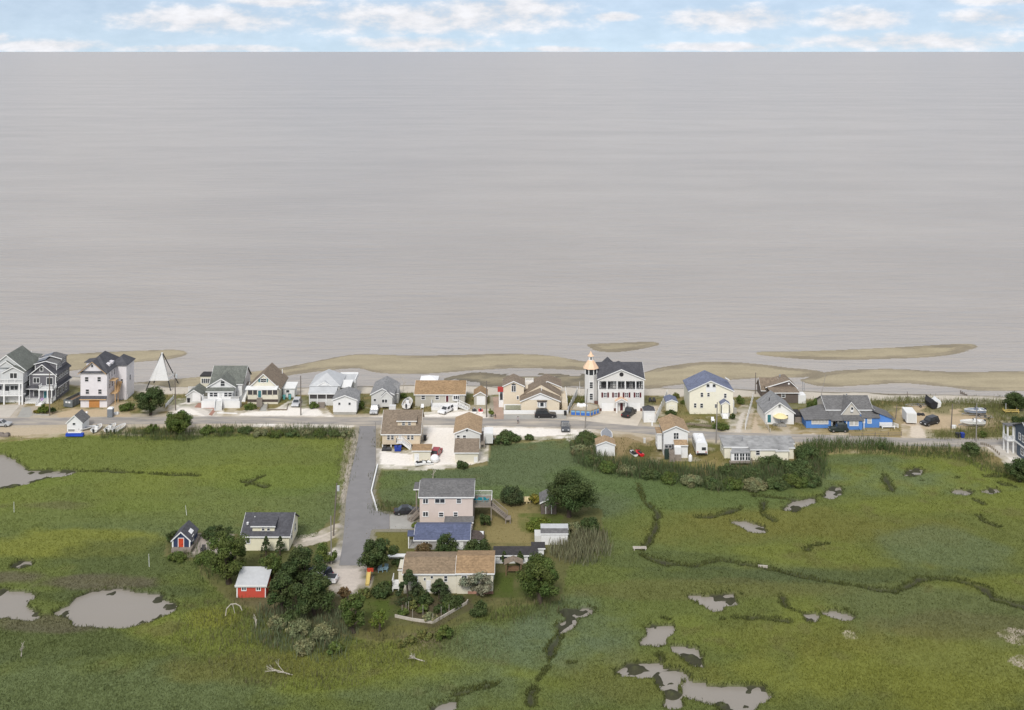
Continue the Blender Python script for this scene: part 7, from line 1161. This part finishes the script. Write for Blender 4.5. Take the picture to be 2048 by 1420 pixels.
def reeds(label,c,pts,dens,hmin,hmax,base,seed,h=0,wid=.06,name='reeds',cat='reeds',lean=.13,soft=3.0):
    q=PL(c,pts,h); a=np.array(q)[:,:2]; ar=.5*abs(np.dot(a[:,0],np.roll(a[:,1],1))-np.dot(a[:,1],np.roll(a[:,0],1))); v,f,cl=blades(q,int(ar*dens*2.4),hmin,hmax,wid,base,seed,lean,soft=soft); g=np.random.default_rng(seed+1)
    tanm=(g.random(len(v)//4)<.12); cl=(cl*1.35*np.array((.95,1.05,1))).reshape(-1,4,3); cl[tanm]=np.array((.19,.16,.10)); o=np_mesh(name,v,f,cl.reshape(-1,3),BLADE); props(o,label,cat,kind='stuff'); return o
reeds('tall reeds along the verge opposite the screened porch house',0,[(385,862),(470,858),(580,855),(700,866),(704,874),(600,873),(500,868),(390,870)],9,.7,1.5,REED,1)
reeds('reeds between the skiffs and the meadow',0,[(210,864),(300,860),(390,866),(390,874),(300,876),(210,872)],9,.7,1.6,REED,2)
reeds('reed bank around the white shed and tall cottage lawn',0,[(1148,888),(1170,882),(1190,905),(1220,922),(1290,930),(1360,940),(1430,942),(1460,935),(1640,930),(1642,958),(1560,976),(1440,978),(1340,962),(1240,948),(1190,938),(1150,918)],10,1.0,2.1,(.080,.100,.050),3)
reeds('reeds around the yellow cottage and along the road',0,[(1590,892),(1640,884),(1760,886),(1780,894),(1770,904),(1650,902),(1640,935),(1600,935)],9,.8,1.8,(.07,.095,.036),4)
reeds('reeds along the road toward the slate house',0,[(1780,897),(1850,892),(1925,893),(1960,902),(1985,925),(2020,945),(1990,950),(1930,915),(1800,905)],8,.6,1.5,(.085,.10,.04),5)
reeds('dune grass along the beach behind the blue house and sandy yard',0,[(1600,804),(1700,800),(1800,797),(1900,799),(2048,802),(2048,815),(1960,815),(1850,808),(1790,812),(1640,812)],10,.5,1.1,(.13,.13,.058),6,name='dune_grass',cat='grass')
reeds('tall grass at the right of the sandy boat yard',0,[(1970,815),(2010,812),(2030,860),(2025,878),(1880,877),(1865,868),(1930,862),(1985,855)],8,.5,1.3,(.125,.125,.05),7,name='tall_grass',cat='grass')
reeds('grey green reed thicket below the dark trees',0,[(545,1232),(600,1225),(680,1235),(695,1275),(680,1310),(620,1312),(560,1285),(520,1255)],11,.8,1.7,(.115,.13,.08),8,soft=8)
reeds('brownish reed field left of the thicket',0,[(400,1180),(470,1205),(520,1245),(560,1290),(640,1320),(780,1285),(900,1275),(960,1245),(1010,1255),(860,1318),(700,1362),(520,1365),(410,1310),(380,1230)],6,.4,.95,(.112,.108,.052),9,name='reed_field',soft=14)
reeds('pale tan reeds beside the white workshop',0,[(1108,1090),(1150,1070),(1205,1070),(1212,1110),(1170,1125),(1115,1112)],9,1.2,2.2,(.165,.155,.105),10)
reeds('reeds at the marsh edge below the ranch garden',0,[(985,1222),(1060,1200),(1130,1195),(1120,1215),(1030,1240),(990,1240)],7,.6,1.3,(.10,.11,.045),11)
reeds('dark reeds between the navy shed and tall tree',0,[(340,1095),(420,1105),(440,1150),(420,1175),(380,1140)],7,.7,1.4,(.07,.088,.035),12)
reeds('grass strip beside the side street riprap',0,[(690,872),(706,872),(696,940),(682,1000),(668,1040),(680,990)],7,.4,.9,(.10,.105,.04),13,name='roadside_grass',cat='grass')
reeds('rough grass before the pink house driveway',0,[(752,1005),(800,1006),(832,1010),(830,1024),(780,1026),(756,1018)],8,.5,1.1,(.075,.085,.035),14,name='rough_grass',cat='grass')
reeds('dune grass behind the beige house and tower',0,[(1130,796),(1172,794),(1172,810),(1135,815),(1120,808)],8,.4,.9,(.11,.12,.05),15,name='dune_grass',cat='grass')
# the marsh sward: short hay all over the wet ground
g=np.random.default_rng(42); n=520000; yy=g.random(n); yy=142+(262-142)*yy**1.35; xx=(g.random(n)*2-1)*(yy*.49+4); k=(samp(LAND,xx,yy)<.35)&(samp(CUT,xx,yy)<.30)&(np.abs(xx)<188); xx=xx[k]; yy=yy[k]
base=marsh_colour(xx,yy)*1.08
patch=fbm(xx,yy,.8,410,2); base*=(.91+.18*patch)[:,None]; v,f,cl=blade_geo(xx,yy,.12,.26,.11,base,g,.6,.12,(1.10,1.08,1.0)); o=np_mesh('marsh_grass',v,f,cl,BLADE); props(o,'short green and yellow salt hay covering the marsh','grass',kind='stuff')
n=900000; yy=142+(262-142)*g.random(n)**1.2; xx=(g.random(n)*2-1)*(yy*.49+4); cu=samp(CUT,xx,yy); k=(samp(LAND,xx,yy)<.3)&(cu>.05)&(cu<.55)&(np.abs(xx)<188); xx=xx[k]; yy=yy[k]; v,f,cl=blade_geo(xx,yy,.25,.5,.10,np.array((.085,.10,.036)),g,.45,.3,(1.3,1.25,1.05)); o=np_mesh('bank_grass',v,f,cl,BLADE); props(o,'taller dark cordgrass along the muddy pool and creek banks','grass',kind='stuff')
# lawn grass on the dry ground
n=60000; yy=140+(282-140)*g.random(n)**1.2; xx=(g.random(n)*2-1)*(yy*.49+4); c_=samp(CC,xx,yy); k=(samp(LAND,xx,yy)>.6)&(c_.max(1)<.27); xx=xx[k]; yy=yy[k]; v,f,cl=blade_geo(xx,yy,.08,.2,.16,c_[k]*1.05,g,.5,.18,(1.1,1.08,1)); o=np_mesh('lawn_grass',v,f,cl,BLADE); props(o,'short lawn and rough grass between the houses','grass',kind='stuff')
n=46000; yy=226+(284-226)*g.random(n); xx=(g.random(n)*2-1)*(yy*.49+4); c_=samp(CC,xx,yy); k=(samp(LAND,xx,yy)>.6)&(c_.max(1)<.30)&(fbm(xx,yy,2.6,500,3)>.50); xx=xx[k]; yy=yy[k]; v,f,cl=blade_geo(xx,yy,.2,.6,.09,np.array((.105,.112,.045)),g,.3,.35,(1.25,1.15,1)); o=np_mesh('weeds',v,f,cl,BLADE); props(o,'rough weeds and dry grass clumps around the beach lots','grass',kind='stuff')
# riprap beside the side street
mb=MB(); q=random.Random(5); ln=[(714,868),(712,895),(706,925),(699,955),(692,990),(688,1005)]
for i in range(230):
    k=q.random()*(len(ln)-1); j=int(k); t=k-j; p=G(ln[j][0]+(ln[j+1][0]-ln[j][0])*t-q.uniform(1,9),ln[j][1]+(ln[j+1][1]-ln[j][1])*t); s_=q.uniform(.12,.33); x,y=p[0],p[1]; z=tz(x,y)
    mb.loft([[(x+s_*q.uniform(.7,1.1)*math.cos(a*1.257),y+s_*q.uniform(.7,1.1)*math.sin(a*1.257),z-.05) for a in range(5)],[(x+s_*.6*q.uniform(.7,1.1)*math.cos(a*1.257+.3),y+s_*.6*math.sin(a*1.257+.3),z+s_*q.uniform(.5,.9)) for a in range(5)]])
o=mb.build('riprap',mat('riprap_stone',(.40,.36,.30),.95,.25,2)); props(o,'loose pale stones banked along the side street','stones',kind='stuff')
# dead wood in the marsh
def dead_tree(label,x,y,hpx,c=0,seed=1,lie=False,h=0):
    X,Y,_=GP(c,x,y,h); s_=F/Y*CR[c][2]; H_=hpx/s_; g=random.Random(seed); r=thing('dead_tree',label,'dead tree',(X,Y,tz(X,Y)),0); mb=MB()
    def br(p,d,L,rad,lev):
        e=p+d*L; mb.tube(p,e,rad,rad*.6,5)
        if lev<3:
            for i in range(3 if lev else 5):
                nd=(d+Vector((g.uniform(-1,1),g.uniform(-1,1),g.uniform(-.2,.7)))*.8).normalized(); br(p+d*L*g.uniform(.4,1),nd,L*g.uniform(.35,.6),rad*.5,lev+1)
    d0=Vector((.1,0,1)) if not lie else Vector((-.9,.1,.22)); br(Vector((0,0,-.05)),d0.normalized(),H_*.6,.1,0); mb.build('trunk',DEADW,r)
dead_tree('bare grey dead tree standing in the reed field',1000,1390,160,7,3); dead_tree('tangle of bleached fallen branches at the reed thicket',585,1345,60,0,4,True); dead_tree('pale dead tree at the far left marsh corner',120,1290,90,10,5,h=MZ); dead_tree('crooked dead tree behind the motor boat',400,470,140,3,6); dead_tree('bleached branches in the marsh behind the pink house',635,112,90,8,7,False,MZ); dead_tree('fallen branches on the bare patch below the olive hedge',850,1318,45,0,8,True)
r=thing('driftwood_arch','bent bleached driftwood limb forming an arch in the reeds','driftwood',GP(7,715,1280)); pts=[(0,0,-.1),(.1,.2,.9),(.7,.4,1.5),(1.5,.4,1.6),(2.2,.4,1.2),(2.5,.3,.6)]; mb=MB(); [mb.tube(a,b_,.09,.07,6) for a,b_ in zip(pts[:-1],pts[1:])]; mb.build('limb',DEADW,r); MB().tube((1.0,.4,1.5),(1.4,.2,.2),.06,.04,5).build('branch',DEADW,r)
